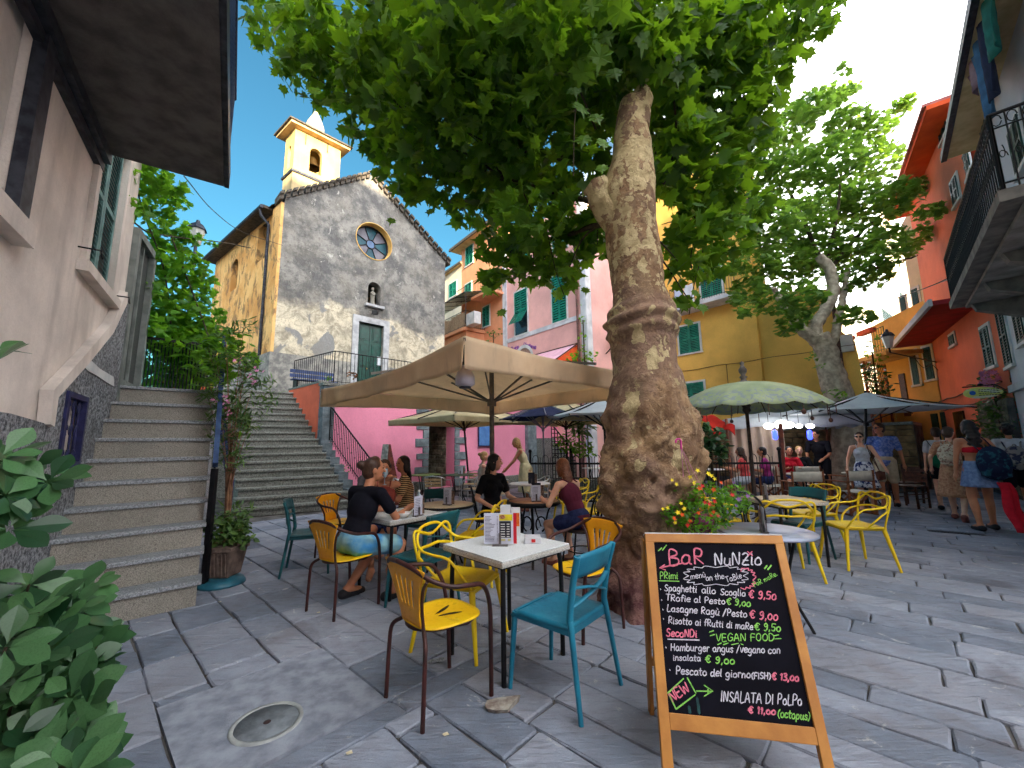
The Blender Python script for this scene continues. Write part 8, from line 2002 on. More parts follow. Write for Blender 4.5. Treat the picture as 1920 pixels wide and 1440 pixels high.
# ------------------------------------------------------------- hanging flower basket
fb_ = PXY(1312, 3.62, .62); fk = thing('flower_basket', 'hanging basket of orange and yellow flowers on a pink hook against the trunk', 'flower basket', fb_)
fb_.z = PY(1312, 960, 3.62).z
MB().lathe([(.03, -.17), (.10, -.15), (.14, -.02), (.13, -.02), (.001, -.04)], fb_, 18).obj('pot', mat('magenta_pot', S(120, 34, 78), S(90, 24, 60), 6, .5), fk)
hk = PY(1277, 838, 3.45)
for d in (-.11, .02, .13): MB().tube([hk, fb_+V((d, -.03, 0))], .0028, 4).obj('hanger_cord', mat('pink_cord', S(216, 140, 180), S(190, 110, 150), 6, .6), fk)
MB().tube([hk+V((0, 0, -.02)), hk+V((0, 0, .03))]+[hk+V((-.02+.022*cos(a), 0, .045+.022*sin(a))) for a in np.linspace(0, 3.6, 9)], .008, 6).obj('hook', mat('pink_hook', S(214, 56, 150), S(180, 40, 120), 6, .45), fk)
rng = np.random.default_rng(15); cl = [(tuple(PY(x, y, Y)), r, 1.) for x, y, Y, r in ((1290, 930, 3.55, .15), (1330, 930, 3.6, .16), (1360, 950, 3.65, .14), (1380, 925, 3.75, .12), (1270, 970, 3.5, .12), (1310, 970, 3.45, .16), (1345, 985, 3.6, .12), (1395, 945, 3.8, .08), (1250, 955, 3.5, .07))]
pos = clump_points(rng, cl, 15000); n = len(pos); leaf_cloud('foliage', fk, pos, rand_rot(rng, n, .3), rng.uniform(.025, .05, n), OV, OF, m_vine, rng.uniform(0, 1, n))
random.seed(12); col_ = {'y': mat('yellow_petals', S(240, 222, 40), S(220, 190, 30), 30, .6), 'o': mat('orange_petals', S(240, 110, 30), S(214, 70, 20), 30, .6), 'r': mat('red_petals', S(214, 44, 34), S(180, 26, 30), 30, .6), 'p': mat('purple_petals', S(90, 60, 130), S(150, 110, 150), 30, .6)}
for x, y, c in ((1308, 882, 'y'), (1294, 894, 'y'), (1334, 892, 'y'), (1328, 888, 'y'), (1340, 898, 'y'), (1301, 905, 'y'), (1252, 952, 'y'), (1243, 954, 'y'), (1283, 954, 'y'), (1271, 961, 'y'), (1266, 980, 'y'), (1277, 944, 'y'), (1260, 900, 'y'), (1268, 908, 'y'), (1317, 911, 'r'), (1312, 916, 'o'), (1352, 905, 'o'), (1373, 928, 'r'), (1322, 942, 'r'), (1330, 945, 'r'), (1336, 950, 'o'), (1340, 940, 'r'), (1316, 955, 'o'), (1309, 962, 'o'), (1338, 960, 'o'), (1332, 966, 'r'), (1279, 965, 'o'), (1264, 972, 'o'), (1294, 977, 'o'), (1290, 985, 'r'), (1338, 918, 'o'), (1376, 905, 'p'), (1385, 936, 'p'), (1380, 948, 'p'), (1402, 930, 'p'), (1346, 966, 'r')):
    flowers(fk, [PY(x, y, 3.38)], .045, col_[c])
# ------------------------------------------------------------- background plants
def bush(label, blobs, m=None, per=1200, sz=(.08, .14), T=None, name='shrub', cat='shrub', pot=None, seed=1, stem=True):
    rng = np.random.default_rng(seed); c0 = PY(*blobs[0][:3]); t = thing(name, label, cat, (c0.x, c0.y, 0)); tv, tf = T or (OV, OF)
    pos = clump_points(rng, [(tuple(PY(x, y, Y)), r, 1.) for x, y, Y, r in blobs], per); n = len(pos); leaf_cloud('foliage', t, pos, rand_rot(rng, n, .1), rng.uniform(sz[0], sz[1], n), tv, tf, m or m_ole, rng.uniform(0, 1, n))
    if stem: MB().tube([(c0.x, c0.y, 0), c0], .03, 6).obj('stem', m_twig, t)
    if pot: MB().lathe([(.001, 0), (.18, 0), (.22, .4), (.001, .4)], (c0.x, c0.y, 0), 14).obj('pot', mat('terracotta_pot', S(1, 1, 1)), t)
    return t
bush('pale flowering shrub behind the fence left of the trunk', [(1070, 828, 12.0, .4), (1055, 835, 12, .3), (1090, 840, 12, .35), (1105, 845, 12, .25)], m_vine, 700, (.10, .16), seed=1)
bush('glossy dark green shrub with red flowers just right of the trunk', [(1330, 815, 8.6, .3), (1345, 830, 8.6, .25), (1335, 845, 8.6, .28), (1322, 800, 8.6, .18), (1350, 848, 8.6, .15)], m_shrub, 900, (.13, .2), seed=2)
bush('dark shrub with pale blossom beside the yellow house wall', [(1640, 705, 14.6, .45), (1655, 725, 14.6, .4), (1640, 745, 14.6, .4), (1625, 690, 14.6, .3)], m_shrub, 500, (.12, .2), seed=3)
bush('bougainvillea and ivy climbing the stone base of the red house', [(1862, 720, 10.1, .35), (1872, 760, 10.0, .4), (1880, 800, 9.9, .4), (1850, 770, 10.4, .3), (1885, 840, 9.8, .4), (1860, 820, 10.2, .35), (1840, 800, 10.6, .25), (1855, 850, 10.2, .3), (1890, 740, 9.8, .2)], m_ole, 900, (.08, .14), seed=4, name='climbing_plant', cat='climbing plant')
bg_ = thing('bougainvillea', 'pink bougainvillea flowers above the surfboard shaped sign', 'plant', PY(1850, 710, 10)); random.seed(14); flowers(bg_, [PY(random.uniform(1835, 1872), random.uniform(695, 730), 9.9) for _ in range(40)], .14, mbm)
bush('sparse climber on the corner pilaster of the pink house', [(1093, 600, 17.2, .2), (1092, 630, 17.2, .22), (1090, 655, 17.2, .2), (1098, 672, 17.2, .3), (1110, 665, 17.1, .3), (1070, 675, 16.8, .3), (1090, 570, 17.2, .12), (1080, 665, 16.8, .3)], m_vine, 400, (.12, .2), name='climbing_plant', cat='climbing plant', seed=6)
bush('dry hanging plant beside the bamboo balcony', [(925, 625, 20.5, .35), (918, 645, 20.5, .35), (935, 620, 20.5, .25), (922, 660, 20.5, .3)], m_ole, 250, (.12, .2), seed=7, name='hanging_plant', cat='hanging plant')
bush('small fern tuft hanging by the second tree trunk', [(1575, 745, 11.3, .25), (1590, 760, 11.3, .28), (1560, 735, 11.3, .2), (1520, 670, 11.5, .2), (1540, 685, 11.5, .15)], m_leaf2, 500, (.10, .16), seed=8, name='climbing_plant', cat='climbing plant', stem=False)
bush('green shrubs on the balcony of the old yellow house', [(1635, 660, 15.5, .35), (1645, 640, 15.5, .3), (1650, 670, 15.5, .3)], m_leaf2, 300, (.12, .18), seed=9)
bush('small potted plant on the church terrace at left of the door', [(616, 706, 12.2, .12)], m_vine, 2500, (.06, .1), seed=10, name='potted_plant', cat='potted plant', stem=False)
bush('reddish potted plant hung on the terrace railing before the green door', [(663, 704, 12.6, .14), (656, 700, 12.6, .1)], leaf_mat('red_leaf', S(120, 70, 50), S(150, 100, 60), S(160, 90, 50), .2), 2500, (.06, .1), seed=11, name='potted_plant', cat='potted plant', stem=False)
bush('row of potted plants and bikes at the foot of the balustrade', [(640, 890, 11.4, .2), (648, 875, 11.6, .18), (630, 900, 11.2, .15)], m_ole, 900, (.06, .1), seed=12, name='potted_plant', cat='potted plant')
bush('spiky palm beside the fence left of the trunk', [(1085, 800, 12.8, .3)], m_ole, 900, (.4, .55), (NV_, NF_), 'palm', 'palm', seed=13)
# trellis beside the shrub
trl = Wall(PXY(1650, 15.2, 0), PXY(1690, 16, 0)); t = thing('wooden_trellis', 'diagonal brown lattice trellis between the yellow house and the old yellow house', 'trellis', trl.A)
z0_, z1_ = trl.px(1665, 745)[1], trl.px(1665, 685)[1]; mb = MB()
for k in range(-7, 10):
    for s in (-1, 1):
        a0 = k*.18; q = []
        for tt in np.linspace(0, 1, 12):
            a = a0+s*tt*(z1_-z0_); 
            if 0 <= a <= trl.L: q.append(trl.p(a, .02*s, z0_+(z1_-z0_)*tt))
        if len(q) > 1: mb.bar(q[0], q[-1], .02, .04)
mb.obj('lattice', m_teak, t); MB().bar(trl.p(0, 0, 0), trl.p(0, 0, z1_), .06, .06, V((1, 0, 0))).obj('post', m_teak, t); MB().bar(trl.p(trl.L, 0, 0), trl.p(trl.L, 0, z1_), .06, .06, V((1, 0, 0))).obj('post', m_teak, t)
# =================================================================== PEOPLE
def skinm(name, c):
    if name in MC: return MC[name]
    n = NT(name); n.b.inputs['Subsurface Weight'].default_value = .08; n.b.inputs['Subsurface Radius'].default_value = (.02, .008, .005)
    MC[name] = n.fin(n.mix(n.ramp(n.noise(12, 3), .3, .7), mul(c, .86), c), .5, 0, .35); return MC[name]
SK, SKT = skinm('fair_skin', S(232, 178, 150)), skinm('tanned_skin', S(196, 132, 98))
def hairm(name, c): return mat(name, c, mul(c, .45), 60, .45, 0, .6, 140, .004)
H_BL, H_BR, H_BD, H_AU = hairm('black_hair', S(34, 24, 24)), hairm('brown_hair', S(74, 48, 34)), hairm('blond_hair', S(196, 152, 96)), hairm('auburn_hair', S(132, 78, 48))
def clothm(name, c, c2=None, sc=12): return mat(name, c, c2 or mul(c, .75), sc, .85, 0, .35, 30, .01, .2)
def ik(a, b_, l1, l2, hint):
    d = b_-a; L = min(d.length, (l1+l2)*.995); dn = d.normalized(); b_ = a+dn*L
    x = (l1*l1-l2*l2+L*L)/(2*L); h = math.sqrt(max(l1*l1-x*x, 0)); p = hint-dn*hint.dot(dn)
    return a+dn*x+p.normalized()*h, b_
def person(label, loc, head, sit=False, H=1.68, fem=True, lean=.05, hands=None, feet=None, yaw=0., pitch=0., skin=SK, hair='long', hm=H_BR, wear=(), fine=.012, side=0., group=None, sh=0.):
    k = H/1.70; t = thing('person', label, 'person', loc, RAD(head-90), group)
    pz = (.56 if sit else .93*k)
    pel = V((0, 0, pz)); up = V((sin(side), sin(lean)*cos(side), cos(lean)*cos(side))).normalized()
    fw = V((0, 1, 0))-up*up.y; fw.normalize(); rt = fw.cross(up).normalized()
    sw = (.165 if fem else .195)*k; hw = .085*k
    chest, neck = pel+up*.30*k, pel+up*.49*k
    shd = {-1: neck-up*.045*k-rt*sw, 1: neck-up*.045*k+rt*sw}; hip = {s: pel+V((s*hw, 0, -.02)) for s in (-1, 1)}
    hands = hands or {}; feet = feet or {}
    dh = {s: shd[s]+V((s*.07, .03, -.52*k)) for s in (-1, 1)}; df = {s: V((s*.10, (.40 if sit else 0), .07)) for s in (-1, 1)}
    A, Lg = {}, {}
    for s in (-1, 1):
        hd = V(hands[s]) if s in hands else dh[s]; A[s] = (shd[s],)+ik(shd[s], hd, .275*k, .25*k, V((s*.5, -.8, -.5)))
        ft = V(feet[s]) if s in feet else df[s]; Lg[s] = (hip[s],)+ik(hip[s], ft, .43*k, .42*k, V((s*.12, 1, .35)))
    HR = Matrix.Rotation(yaw, 3, 'Z') @ Matrix.Rotation(-pitch, 3, 'X')
    hc = neck+up*.07*k+HR @ V((0, .03, .10))*k
    TR_ = Matrix((rt, fw, up)).transposed()
    def torso(mb, g, lo=0., hi=1.):
        if lo == .2: mb.ball(pel+up*.09*k, (.14*k+g, .105*k+g, .11*k+g), TR_, 16, 10)
        if lo <= .1: mb.ball(pel+up*.01, ((.158 if fem else .150)*k+g, .112*k+g, .125*k+g), TR_, 16, 10)
        if lo <= .5: mb.ball(pel+up*.15*k, ((.118 if fem else .135)*k+g, .088*k+g, .14*k+g), TR_, 16, 10)
        mb.ball(chest+up*.0, ((.142 if fem else .165)*k+g, .102*k+g, .165*k+g), TR_, 16, 10)
        if hi > .8:
            for s in (-1, 1): mb.caps(neck-up*.05*k-rt*0, shd[s]-rt*s*.02, .062*k+g, .05*k+g)
        if fem:
            for s in (-1, 1): mb.ball(chest+up*.02*k+fw*.07*k+rt*s*.062*k, (.056*k+g,)*3, TR_)
    def arm(mb, s, g, t1=2.):
        a, e, w_ = A[s]
        if t1 <= 1: mb.caps(a, a.lerp(e, t1), .047*k+g, (.047-.01*t1)*k+g*1.3)
        else: mb.caps(a, e, .046*k+g, .036*k+g); mb.caps(e, e.lerp(w_, t1-1), .036*k+g, (.036-.012*(t1-1))*k+g)
    def leg(mb, s, g, t1=2.):
        a, e, w_ = Lg[s]
        if t1 <= 1: mb.caps(a, a.lerp(e, t1), .086*k+g, (.086-.028*t1)*k+g*1.4)
        else: mb.caps(a, e, .084*k+g, .056*k+g); c = e.lerp(w_, .3)+V((0, -.012, 0)); mb.caps(e, c, .054*k+g, .055*k+g); mb.caps(c, e.lerp(w_, t1-1), .055*k+g, (.055-.022*(t1-1))*k+g)
    def vox(name, mb, m, vs_, sm=4, par=t):
        o_ = mb.obj(name, m, None); o_.parent = par
        q = o_.modifiers.new('remesh', 'REMESH'); q.mode = 'VOXEL'; q.voxel_size = vs_; q.use_smooth_shade = True
        if sm: q = o_.modifiers.new('smooth', 'SMOOTH'); q.factor = .5; q.iterations = sm
        return o_
    mb = MB(); torso(mb, 0)
    mb.caps(neck-up*.04*k, hc-HR @ V((0, .02, .05)), .050*k, .046*k)
    mb.ball(hc+HR @ V((0, 0, .012))*k, (.073*k, .090*k, .100*k), HR, 18, 12); mb.ball(hc+HR @ V((0, .03, -.058))*k, (.050*k, .052*k, .052*k), HR, 14, 10)
    mb.caps(hc+HR @ V((0, .088, .012))*k, hc+HR @ V((0, .104, -.018))*k, .010*k, .014*k)
    for s in (-1, 1): mb.ball(hc+HR @ V((s*.076, -.005, -.005))*k, (.012*k, .02*k, .03*k), HR)
    for s in (-1, 1):
        arm(mb, s, 0); leg(mb, s, 0)
        e, w_ = A[s][1], A[s][2]; d = (w_-e).normalized(); n_ = d.cross(V((0, 0, 1))); n_ = n_.normalized() if n_.length > .1 else V((s, 0, 0)); b3 = n_.cross(d)
        if abs(d.z) > .8: n_ = V((0, 1, 0))-d*d.y; n_.normalize(); b3 = n_.cross(d)
        pm = w_+d*.045*k; mb.caps(w_, pm, .026*k, .036*k, 10, 1.0); mb.ball(w_+d*.055*k, .034*k)
        for j in range(4):
            r = pm+d*.025*k+n_*(j-1.5)*.021*k; L = (.066, .078, .074, .058)[j]*k; m1 = r+d*L*.55-b3*.006*k*s; mb.caps(r, m1, .0098*k, .009*k, 7); mb.caps(m1, m1+d*L*.45+b3*L*.30*s, .009*k, .0078*k, 7)
        r = w_+d*.02*k-n_*.03*k; mb.caps(r, r+d*.04*k-n_*.028*k, .0115*k, .0095*k, 7); 
        f = Lg[s][2]; an = f; toe = V((f.x+s*.012, f.y+.155*k, max(f.z-.045, .025))) if s not in sh_lift(sh) else V((f.x, f.y+.05, f.z-.14))
        mb.caps(an, toe, .040*k, .030*k, 12, 1.25); mb.ball(an+V((0, -.03, -.03)), .036*k)
        sm_ = MB(); sm_.caps(V((an.x, an.y-.045, an.z-.035)), toe+V((0, .01, -.012)), .046*k, .040*k, 12, 1.15)
        if 'shoe' in dict(wear): vox('shoe', sm_, dict(wear)['shoe'], .010, 2)
    vox('body', mb, skin, fine, 4)
    # face
    ey = MB(); 
    for s in (-1, 1):
        e = MB(); e.ball(hc+HR @ V((s*.030, .081, .016))*k, (.013*k, .008*k, .007*k), HR, 8, 6); e.obj('eye', m_glassd).parent = t
        e = MB(); e.ball(hc+HR @ V((s*.030, .085, .036))*k, (.019*k, .006*k, .004*k), HR, 8, 6); e.obj('eyebrow', hm).parent = t
    e = MB(); e.ball(hc+HR @ V((0, .084, -.052))*k, (.022*k, .008*k, .007*k), HR, 8, 6); e.obj('mouth', mat('lips', S(180, 84, 80))).parent = t
    # hair
    mb = MB(); hb = lambda p, r: mb.ball(hc+HR @ V(p)*k, tuple(q*k for q in (r if hasattr(r, '__len__') else (r, r, r))), HR, 14, 10)
    hb((0, -.018, .034), (.084, .094, .092)); hb((0, -.045, -.01), (.080, .07, .09))
    if hair in ('long', 'wavy', 'pony'):
        if hair != 'pony':
            for s in (-1, 1): hb((s*.066, -.02, -.03), (.026, .05, .09))
        bk = -fw
        P0 = hc+HR @ V((0, -.07, -.03))*k; n_ = 8
        for j in range(n_ if hair == 'wavy' or hair == 'long' else 5):
            q = P0+V((0, 0, -.047*j*k))+bk*(.01*j if j < 3 else .03)*k; wd = (.07+.014*sin(j*.9))*(1 if hair != 'pony' else .42)*(1 if j < 6 else .75); mb.ball(q, (wd*k, .045*k, .05*k), TR_, 12, 8)
            if hair == 'wavy': mb.ball(q+rt*.05*k*(-1)**j, (.04*k, .04*k, .04*k))
    if hair == 'bun': hb((0, -.12, .05), .045); hb((0, -.10, .03), .035)
    if hair == 'curly':
        rr9 = random.Random(3)
        for _ in range(40):
            a, b3 = rr9.uniform(0, 2*pi), rr9.uniform(-.2, 1.4); hb((.085*cos(a)*cos(b3), -.02+.09*sin(a)*cos(b3) if sin(a) < .5 else -.02+.05*cos(b3), .03+.095*sin(b3)), .028)
    mb.v = [p+V((NZ.noise(p*40), NZ.noise(p*40+V((7, 0, 0))), 0))*.007 for p in mb.v]; vox('hair', mb, hm, .009, 1)
    # clothes
    for nm, m in wear:
        mb = MB(); g = .012
        if nm in ('tshirt', 'blouse'):
            torso(mb, g, .2)
            for s in (-1, 1): arm(mb, s, .014, .62)
            vox(nm, mb, m, .011, 3)
        elif nm == 'shirt': torso(mb, .012); [arm(mb, s, .015, .7) for s in (-1, 1)]; mb.ball(pel+up*.0, (.165*k, .125*k, .12*k), TR_, 16, 10); vox(nm, mb, m, .011, 3)
        elif nm == 'tank_top': torso(mb, .010, 0, .5); vox(nm, mb, m, .010, 3); mb = MB(); [mb.tube(spline([chest+up*.13*k+rt*s*.07*k+fw*.105*k, neck+up*.018*k+rt*s*.085*k, chest+up*.13*k+rt*s*.07*k-fw*.105*k], 5), .008, 5) for s in (-1, 1)]; mb.obj('strap', m).parent = t
        elif nm == 'bandeau': mb.ball(chest, (.15*k, .112*k, .10*k), TR_, 16, 10); [mb.ball(chest+up*.02*k+fw*.07*k+rt*s*.062*k, .064*k) for s in (-1, 1)]; vox(nm, mb, m, .011, 2)
        elif nm in ('shorts', 'trousers'):
            mb.ball(pel+up*.02, ((.166 if fem else .162)*k, .122*k, .135*k), TR_, 16, 10)
            for s in (-1, 1): leg(mb, s, .014 if nm == 'trousers' else .02, 1.94 if nm == 'trousers' else (.5 if fem else .82))
            vox(nm, mb, m, .011, 3)
        elif nm in ('skirt', 'dress_skirt'):
            z0, z1, r0, r1 = (pz+.13*k, (.50 if H < 1.7 else .66)*k, .125, (.245 if H < 1.7 else .205)) if nm == 'skirt' else (pz+.16*k, (.42 if H < 1.67 else .6)*k, .13, .26)
            n_ = 48; pr9 = []
            def f(u, v):
                a = u*2*pi; r = r0+(r1-r0)*v**.75+.012*v*sin(a*13)+.01*v*sin(a*7+2); sl_ = up*((z0-pz)*(1-v)) ; c = pel+up*((z0-pz)*(1-v))+V((0, 0, (z1-pz)*v)); return c+V((r*cos(a)*k, r*.82*sin(a)*k, 0))
            mb.grid(f, n_, 10); o_ = mb.obj(nm, m, None, solid=.006); o_.parent = t
        elif nm == 'sunglasses':
            for s in (-1, 1): mb.ball(hc+HR @ V((s*.031, .088, .014))*k, (.028*k, .012*k, .018*k), HR, 10, 8)
            mb.tube([hc+HR @ V((-.078, 0, .02))*k, hc+HR @ V((-.06, .08, .022))*k, hc+HR @ V((.06, .08, .022))*k, hc+HR @ V((.078, 0, .02))*k], .004, 5); mb.obj(nm, m_glassd).parent = t
    t['_'] = 0; del t['_']
    R = Matrix.Rotation(RAD(head-90), 3, 'Z')
    W_ = lambda p: V(loc)+R @ V(p)
    return dict(t=t, hand={s: W_(A[s][2]) for s in (-1, 1)}, back=W_(chest-fw*.1*k), chest=W_(chest), neck=W_(neck), rt=R @ rt, up=R @ up, fw=R @ fw, k=k, hip=W_(pel), sho={s: W_(shd[s]) for s in (-1, 1)})
def sh_lift(sh): return (1,) if sh == 1 else ((-1,) if sh == -1 else ())
C_BK, C_NV = clothm('black_cotton', S(20, 20, 26)), clothm('navy_cotton', S(15, 15, 27))
C_WH, C_RD = clothm('white_cotton', S(206, 210, 220)), clothm('red_cloth', S(190, 24, 44))
C_DN = clothm('denim', S(130, 156, 196), S(96, 120, 164), 20); C_KH = clothm('khaki', S(196, 184, 158)); C_BU = clothm('burgundy_cloth', S(104, 40, 62))
C_CR = clothm('cream_cloth', S(222, 210, 168)); C_TN = clothm('tan_print', S(206, 160, 124), S(166, 112, 86), 26)
C_BP = clothm('board_shorts', S(60, 140, 200), S(150, 196, 200), 5); C_DK = clothm('dark_denim', S(50, 62, 110), S(30, 36, 74), 14)
def pattern(name, a, b_, sc, lo, hi):
    n = NT(name); n.fin(n.mix(n.ramp(n.noise(sc, 4, .6), lo, hi), a, b_), .85, 0, .2); return n.m
C_FL = pattern('floral_print', S(216, 218, 228), S(44, 58, 110), 15, .50, .54); C_BS = pattern('blue_print_shirt', S(76, 108, 186), S(130, 150, 206), 22, .42, .6)
n = NT('striped_knit'); z_ = n.sep(n.co())[2]; sn = n.math('SINE', n.math('MULTIPLY', z_, 260.)); C_ST = n.fin(n.mix(n.ramp(sn, -.1, .1), S(60, 44, 40), S(206, 170, 120)), .85, 0, .2)
SHD = mat('dark_shoe', S(36, 34, 40), S(22, 20, 24), 12, .6); SHB = mat('brown_sandal', S(150, 84, 76), S(110, 60, 54), 12, .6)
p1 = person('person in a black t-shirt and blue shorts seated from behind at the left terrazzo table', (-1.53, 4.03, 0), 57, True, 1.76, False, .30, {1: (.16, .52, .80), -1: (-.20, .44, .78)}, {1: (.2, .28, .07), -1: (-.2, .1, .07)}, -.55, 0, SKT, 'bun', H_BR, (('tshirt', C_NV), ('shorts', C_BP), ('shoe', SHD)), .009)
p2 = person('woman raising a glass to her lips with both hands at the left table', (-1.62, 5.22, 0), 285, True, 1.62, True, .18, {1: (.03, .20, 1.08), -1: (-.05, .20, 1.06)}, None, 0, .1, SKT, 'short', H_BR, (('tank_top', clothm('rust_cloth', S(150, 70, 60))), ('shorts', C_DK)))
p3 = person('woman with long black hair in a striped knit top, turned away at the left table', (-1.45, 5.72, 0), 200, True, 1.66, True, .10, {1: (.14, .36, .80), -1: (-.14, .36, .80)}, None, .5, 0, SKT, 'long', H_BL, (('tshirt', C_ST), ('shorts', C_DK)))
p4 = person('auburn haired diner furthest back at the left table, mostly hidden', (-2.05, 6.1, 0), 290, True, 1.64, True, .1, None, None, .2, 0, SK, 'short', H_AU, (('tshirt', clothm('grey_cotton', S(120, 116, 124))), ('shorts', C_DK)))
p5 = person('woman with long black hair and black top seated left of the cherry bistro table', (-.30, 5.70, 0), -42, True, 1.68, True, .06, {1: (.22, .22, .66), -1: (-.14, .34, .72)}, {1: (.14, .42, .07), -1: (-.02, .44, .07)}, .55, 0, SK, 'long', H_BL, (('tshirt', C_BK), ('trousers', C_BK), ('shoe', SHD)), .009)
p6 = person('girl in a burgundy strappy top and denim shorts leaning on the cherry bistro table', (.78, 5.02, 0), 128, True, 1.66, True, .42, {1: (.12, .46, .79), -1: (-.22, .42, .79)}, {1: (.12, .26, .07), -1: (-.14, .30, .07)}, 0, .1, SK, 'long', H_AU, (('tank_top', C_BU), ('shorts', C_DK), ('shoe', SHB)), .009)
p7 = person('blond woman in a beige top seated before the pink wall drinking', (-.72, 9.3, 0), 10, True, 1.64, True, .1, {1: (.1, .26, 1.06), -1: (-.1, .34, .78)}, None, 0, 0, SK, 'bun', H_BD, (('tank_top', clothm('beige_cloth', S(200, 176, 160))), ('shorts', C_KH)))
p8 = person('long haired woman standing and bending forward in a cream sundress by the pink wall', (.32, 9.3, 0), 182, False, 1.64, True, .38, {1: (.08, .50, .86), -1: (-.08, .52, .88)}, None, 0, .2, SKT, 'long', H_BD, (('tank_top', C_CR), ('dress_skirt', C_CR), ('shoe', SHB)))
p9 = person('woman in sunglasses, white tied top and blue floral skirt walking toward the viewer', (7.35, 8.68, 0), 228, False, 1.60, True, .03, {-1: (-.34, .16, .86), 1: (.26, .10, .84)}, {1: (.10, .14, .07), -1: (-.07, -.10, .08)}, -.1, 0, SK, 'bun', H_BR, (('tank_top', C_WH), ('skirt', C_FL), ('sunglasses', 0), ('shoe', SHB)))
p10 = person('man in sunglasses, blue patterned shirt and beige shorts walking beside the floral skirt', (8.05, 8.95, 0), 226, False, 1.80, False, .03, {1: (.34, .12, .92), -1: (-.30, -.06, .90)}, {1: (.10, .22, .07), -1: (-.10, -.26, .12)}, -.75, 0, SKT, 'short', H_BR, (('shirt', C_BS), ('shorts', C_KH), ('sunglasses', 0), ('shoe', SHD)))
p11 = person('person in dark clothes seen from behind near the pale street steps', (11.3, 12.0, 0), 70, False, 1.72, False, .05, {1: (.2, .28, 1.1)}, None, 0, 0, SK, 'short', H_BR, (('tshirt', C_BK), ('shorts', C_NV), ('shoe', SHD)))
p12 = person('person in a white t-shirt and dark shorts walking away behind the tan dress', (8.95, 8.65, 0), 45, False, 1.68, True, .04, None, {1: (.1, .15, .07), -1: (-.1, -.2, .1)}, 0, 0, SK, 'short', H_BR, (('tshirt', C_WH), ('shorts', C_NV), ('shoe', SHD)))
p13 = person('girl in a tan patterned dress with a pale backpack walking away at right', (8.02, 7.55, 0), 35, False, 1.66, True, .04, {-1: (-.3, .1, .9)}, {1: (.08, -.28, .13), -1: (-.1, .16, .07)}, -.25, 0, SK, 'short', H_BR, (('tshirt', C_TN), ('dress_skirt', C_TN), ('shoe', SHB)), sh=1)
p14 = person('girl with long dark curls, red top and pale denim skirt walking away, nearest at right', (7.52, 6.72, 0), 62, False, 1.74, True, .04, {1: (.30, .16, .98)}, {-1: (-.11, -.10, .08), 1: (.13, .14, .07)}, .25, 0, SKT, 'wavy', H_BL, (('bandeau', C_RD), ('skirt', C_DN), ('shoe', SHD)))
p15 = person('curly haired boy in a white t-shirt walking away at the far right edge', (9.75, 8.05, 0), 52, False, 1.70, False, .03, None, {1: (.1, .1, .07), -1: (-.1, -.2, .1)}, 0, 0, SKT, 'curly', H_BL, (('tshirt', C_WH), ('shorts', C_NV), ('shoe', SHB)))
p16 = person('waiter dressed all in black leaning over beside the canvas chairs', (7.75, 10.35, 0), 215, False, 1.74, False, .34, {1: (.16, .42, 1.0), -1: (-.16, .42, 1.0)}, None, 0, .2, SKT, 'short', H_BL, (('shirt', C_BK), ('trousers', C_BK), ('shoe', SHD)))
p17 = person('dark haired diner in red seated behind the canvas chairs by the fence', (6.75, 10.1, 0), 250, True, 1.66, True, .12, {1: (.14, .34, .8), -1: (-.14, .34, .8)}, None, 0, 0, SKT, 'short', H_BL, (('tshirt', C_RD), ('shorts', C_DK)))
p18 = person('fair haired diner in black seated next to the diner in red', (7.12, 10.25, 0), 240, True, 1.66, True, .12, {1: (.14, .34, .8), -1: (-.14, .34, .8)}, None, 0, 0, SK, 'short', H_BD, (('tshirt', C_BK), ('shorts', C_DK)))
p19 = person('diner in coral pink seated behind the hooped fence', (5.55, 9.9, 0), 140, True, 1.66, True, .1, {1: (.14, .34, .8), -1: (-.14, .34, .8)}, None, 0, 0, SKT, 'long', H_BR, (('tshirt', clothm('coral_cloth', S(226, 90, 90))), ('shorts', C_WH)))
p20 = person('diner in magenta seated behind the hooped fence near the red post', (6.05, 9.85, 0), 150, True, 1.66, True, .1, {1: (.14, .34, .8), -1: (-.14, .34, .8)}, None, 0, 0, SKT, 'short', H_BL, (('tshirt', clothm('magenta_cloth', S(170, 60, 130))), ('shorts', C_DK)))
# carried things
def pack(p, label, m, sz=(.30, .16, .42), off=0., drop=0., strap=True):
    t = thing('backpack', label, 'backpack', p['back']); k = p['k']; u, r, f = p['up'], p['rt'], p['fw']; c = p['back']-f*(sz[1]*.5+.02)-u*(.05+drop)+r*off
    R = Matrix((r, f, u)).transposed(); mb = MB(); mb.ball(c, (sz[0]*.56, sz[1]*.62, sz[2]*.56), R, 16, 12); mb.box(c-u*.04, (sz[0]*.82, sz[1]*.8, sz[2]*.72), R=R); o_ = mb.obj('bag', m, t); q = o_.modifiers.new('remesh', 'REMESH'); q.mode = 'VOXEL'; q.voxel_size = .014; q.use_smooth_shade = True; q = o_.modifiers.new('smooth', 'SMOOTH'); q.iterations = 5; q.factor = .6
    mb = MB(); mb.ball(c-f*sz[1]*.5-u*sz[2]*.16, (sz[0]*.34, .05, sz[2]*.2), R, 12, 8); mb.obj('pocket', m, t)
    for s in (-1, 1): MB().tube(spline([c+f*.07+u*.16*k+r*s*.09, p['sho'][s]+u*.065-r*s*.06, p['chest']+f*.14+r*s*.10, c+f*.1-u*.14+r*s*.13], 6), .014, 6, flat=.5).obj('strap', m, t)
    mb = MB(); mb.tube(spline([c+u*.2*k-r*.04, c+u*.26*k, c+u*.2*k+r*.04], 5), .009, 5); mb.obj('handle', m, t)
pack(p13, 'pale floral backpack on the girl in the tan dress', pattern('pale_print', S(206, 190, 164), S(150, 110, 96), 24, .5, .58), (.28, .15, .36))
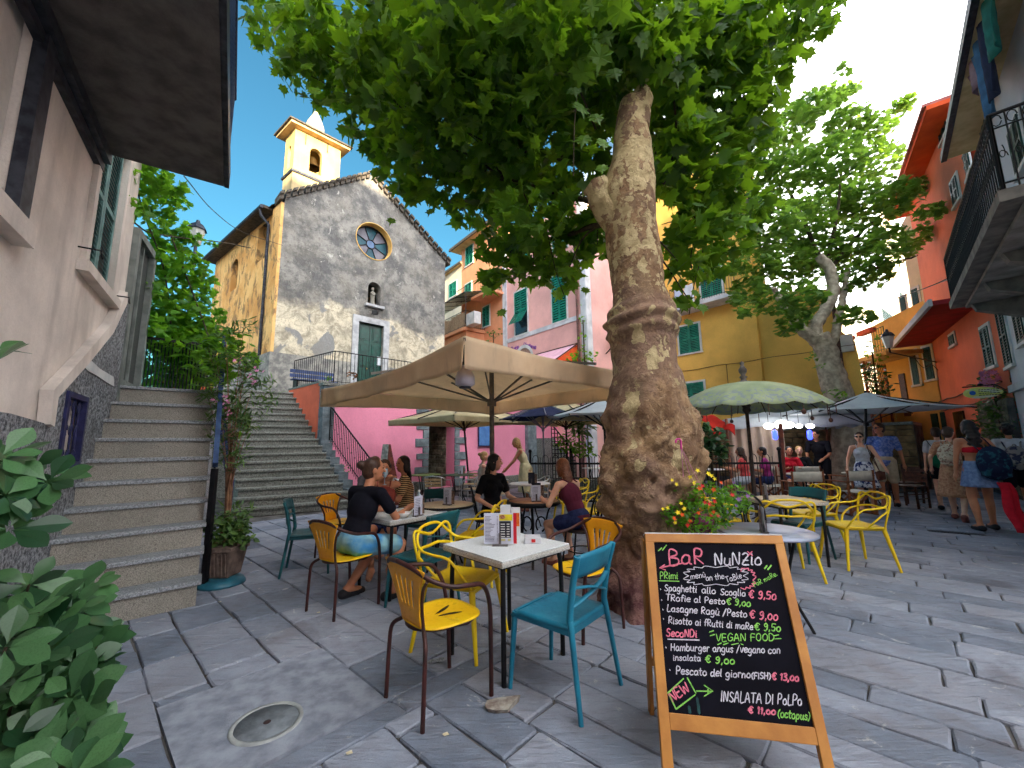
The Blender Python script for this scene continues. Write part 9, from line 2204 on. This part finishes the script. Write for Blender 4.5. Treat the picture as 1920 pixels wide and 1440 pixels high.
pack(p14, 'big dark blue backpack slung low on the girl with the denim skirt', pattern('dark_print', S(20, 30, 58), S(34, 84, 100), 12, .5, .62), (.36, .2, .48), .12, .16)
pack(p15, 'grey and beige backpack hanging on the boy in white at the right edge', pattern('grey_print', S(150, 144, 140), S(60, 60, 84), 7, .5, .56), (.30, .16, .42), 0, .12)
hb_ = p9['hip']; t = thing('shoulder_bag', 'brown shoulder bag of the woman in the floral skirt', 'handbag', hb_); c = hb_-p9['rt']*.24-V((0, 0, .16))
mb = MB(); mb.ball(c, (.10, .05, .10), None, 12, 8); mb.box(c+V((0, 0, .0)), (.17, .07, .16)); mb.obj('bag', mat('brown_leather', S(120, 70, 50), S(80, 46, 34), 12, .5), t, bevel=.01)
MB().tube(spline([c+V((0, 0, .09)), p9['chest']-p9['rt']*.13+p9['fw']*.10, p9['sho'][-1]+V((0, 0, .05))+p9['rt']*.05, c-p9['fw']*.06+V((0, 0, .09))], 6), .007, 5).obj('strap', m_dwood, t)
# red cloth trailing from the nearest girl
t = thing('red_wrap', 'bright red cloth hanging from the dark backpack down to the paving edge', 'cloth', p14['back'])
a = PY(1882, 905, 6.3); b_ = PY(1925, 1000, 5.9)
MB().grid(lambda u, v: a.lerp(b_, v)+V(((u-.5)*(.13+.13*v)+.02*sin(v*9), .05*sin(u*13+v*3), .02*sin(v*7))), 10, 12).obj('cloth', C_RD, t, solid=.012)
t = thing('green_bag', 'green bag hanging at the side of the person in white', 'bag', p12['hip']); c = PY(1757, 862, 8.4); mb = MB(); mb.ball(c, (.11, .07, .17), None, 12, 8); mb.obj('bag', clothm('green_cloth', S(20, 120, 84)), t); MB().tube([c+V((0, 0, .15)), p12['sho'][-1]+V((0, 0, .06))], .008, 5).obj('strap', m_black, t)
# wine glass
gp1 = p2['hand'][1].lerp(p2['hand'][-1], .5)+p2['fw']*.03; t = thing('wine_glass', 'large stemmed glass tilted at the mouth of the drinking woman', 'glass', gp1)
mb = MB(); mb.lathe([(.001, -.10), (.03, -.10), (.004, -.09), (.004, -.02), (.03, .0), (.042, .04), (.034, .09)], gp1+V((0, 0, .03)), 14); mb.obj('bowl', m_clear, t)
bt = thing('drinking_glass', 'small glass on the left terrazzo table beside the bowl', 'glass', (-.98, 4.36, .74)); MB().lathe([(.001, 0), (.026, 0), (.033, .11), (.031, .11), (.024, .006)], (-.98, 4.36, .74), 12).obj('glass_body', m_clear, bt)
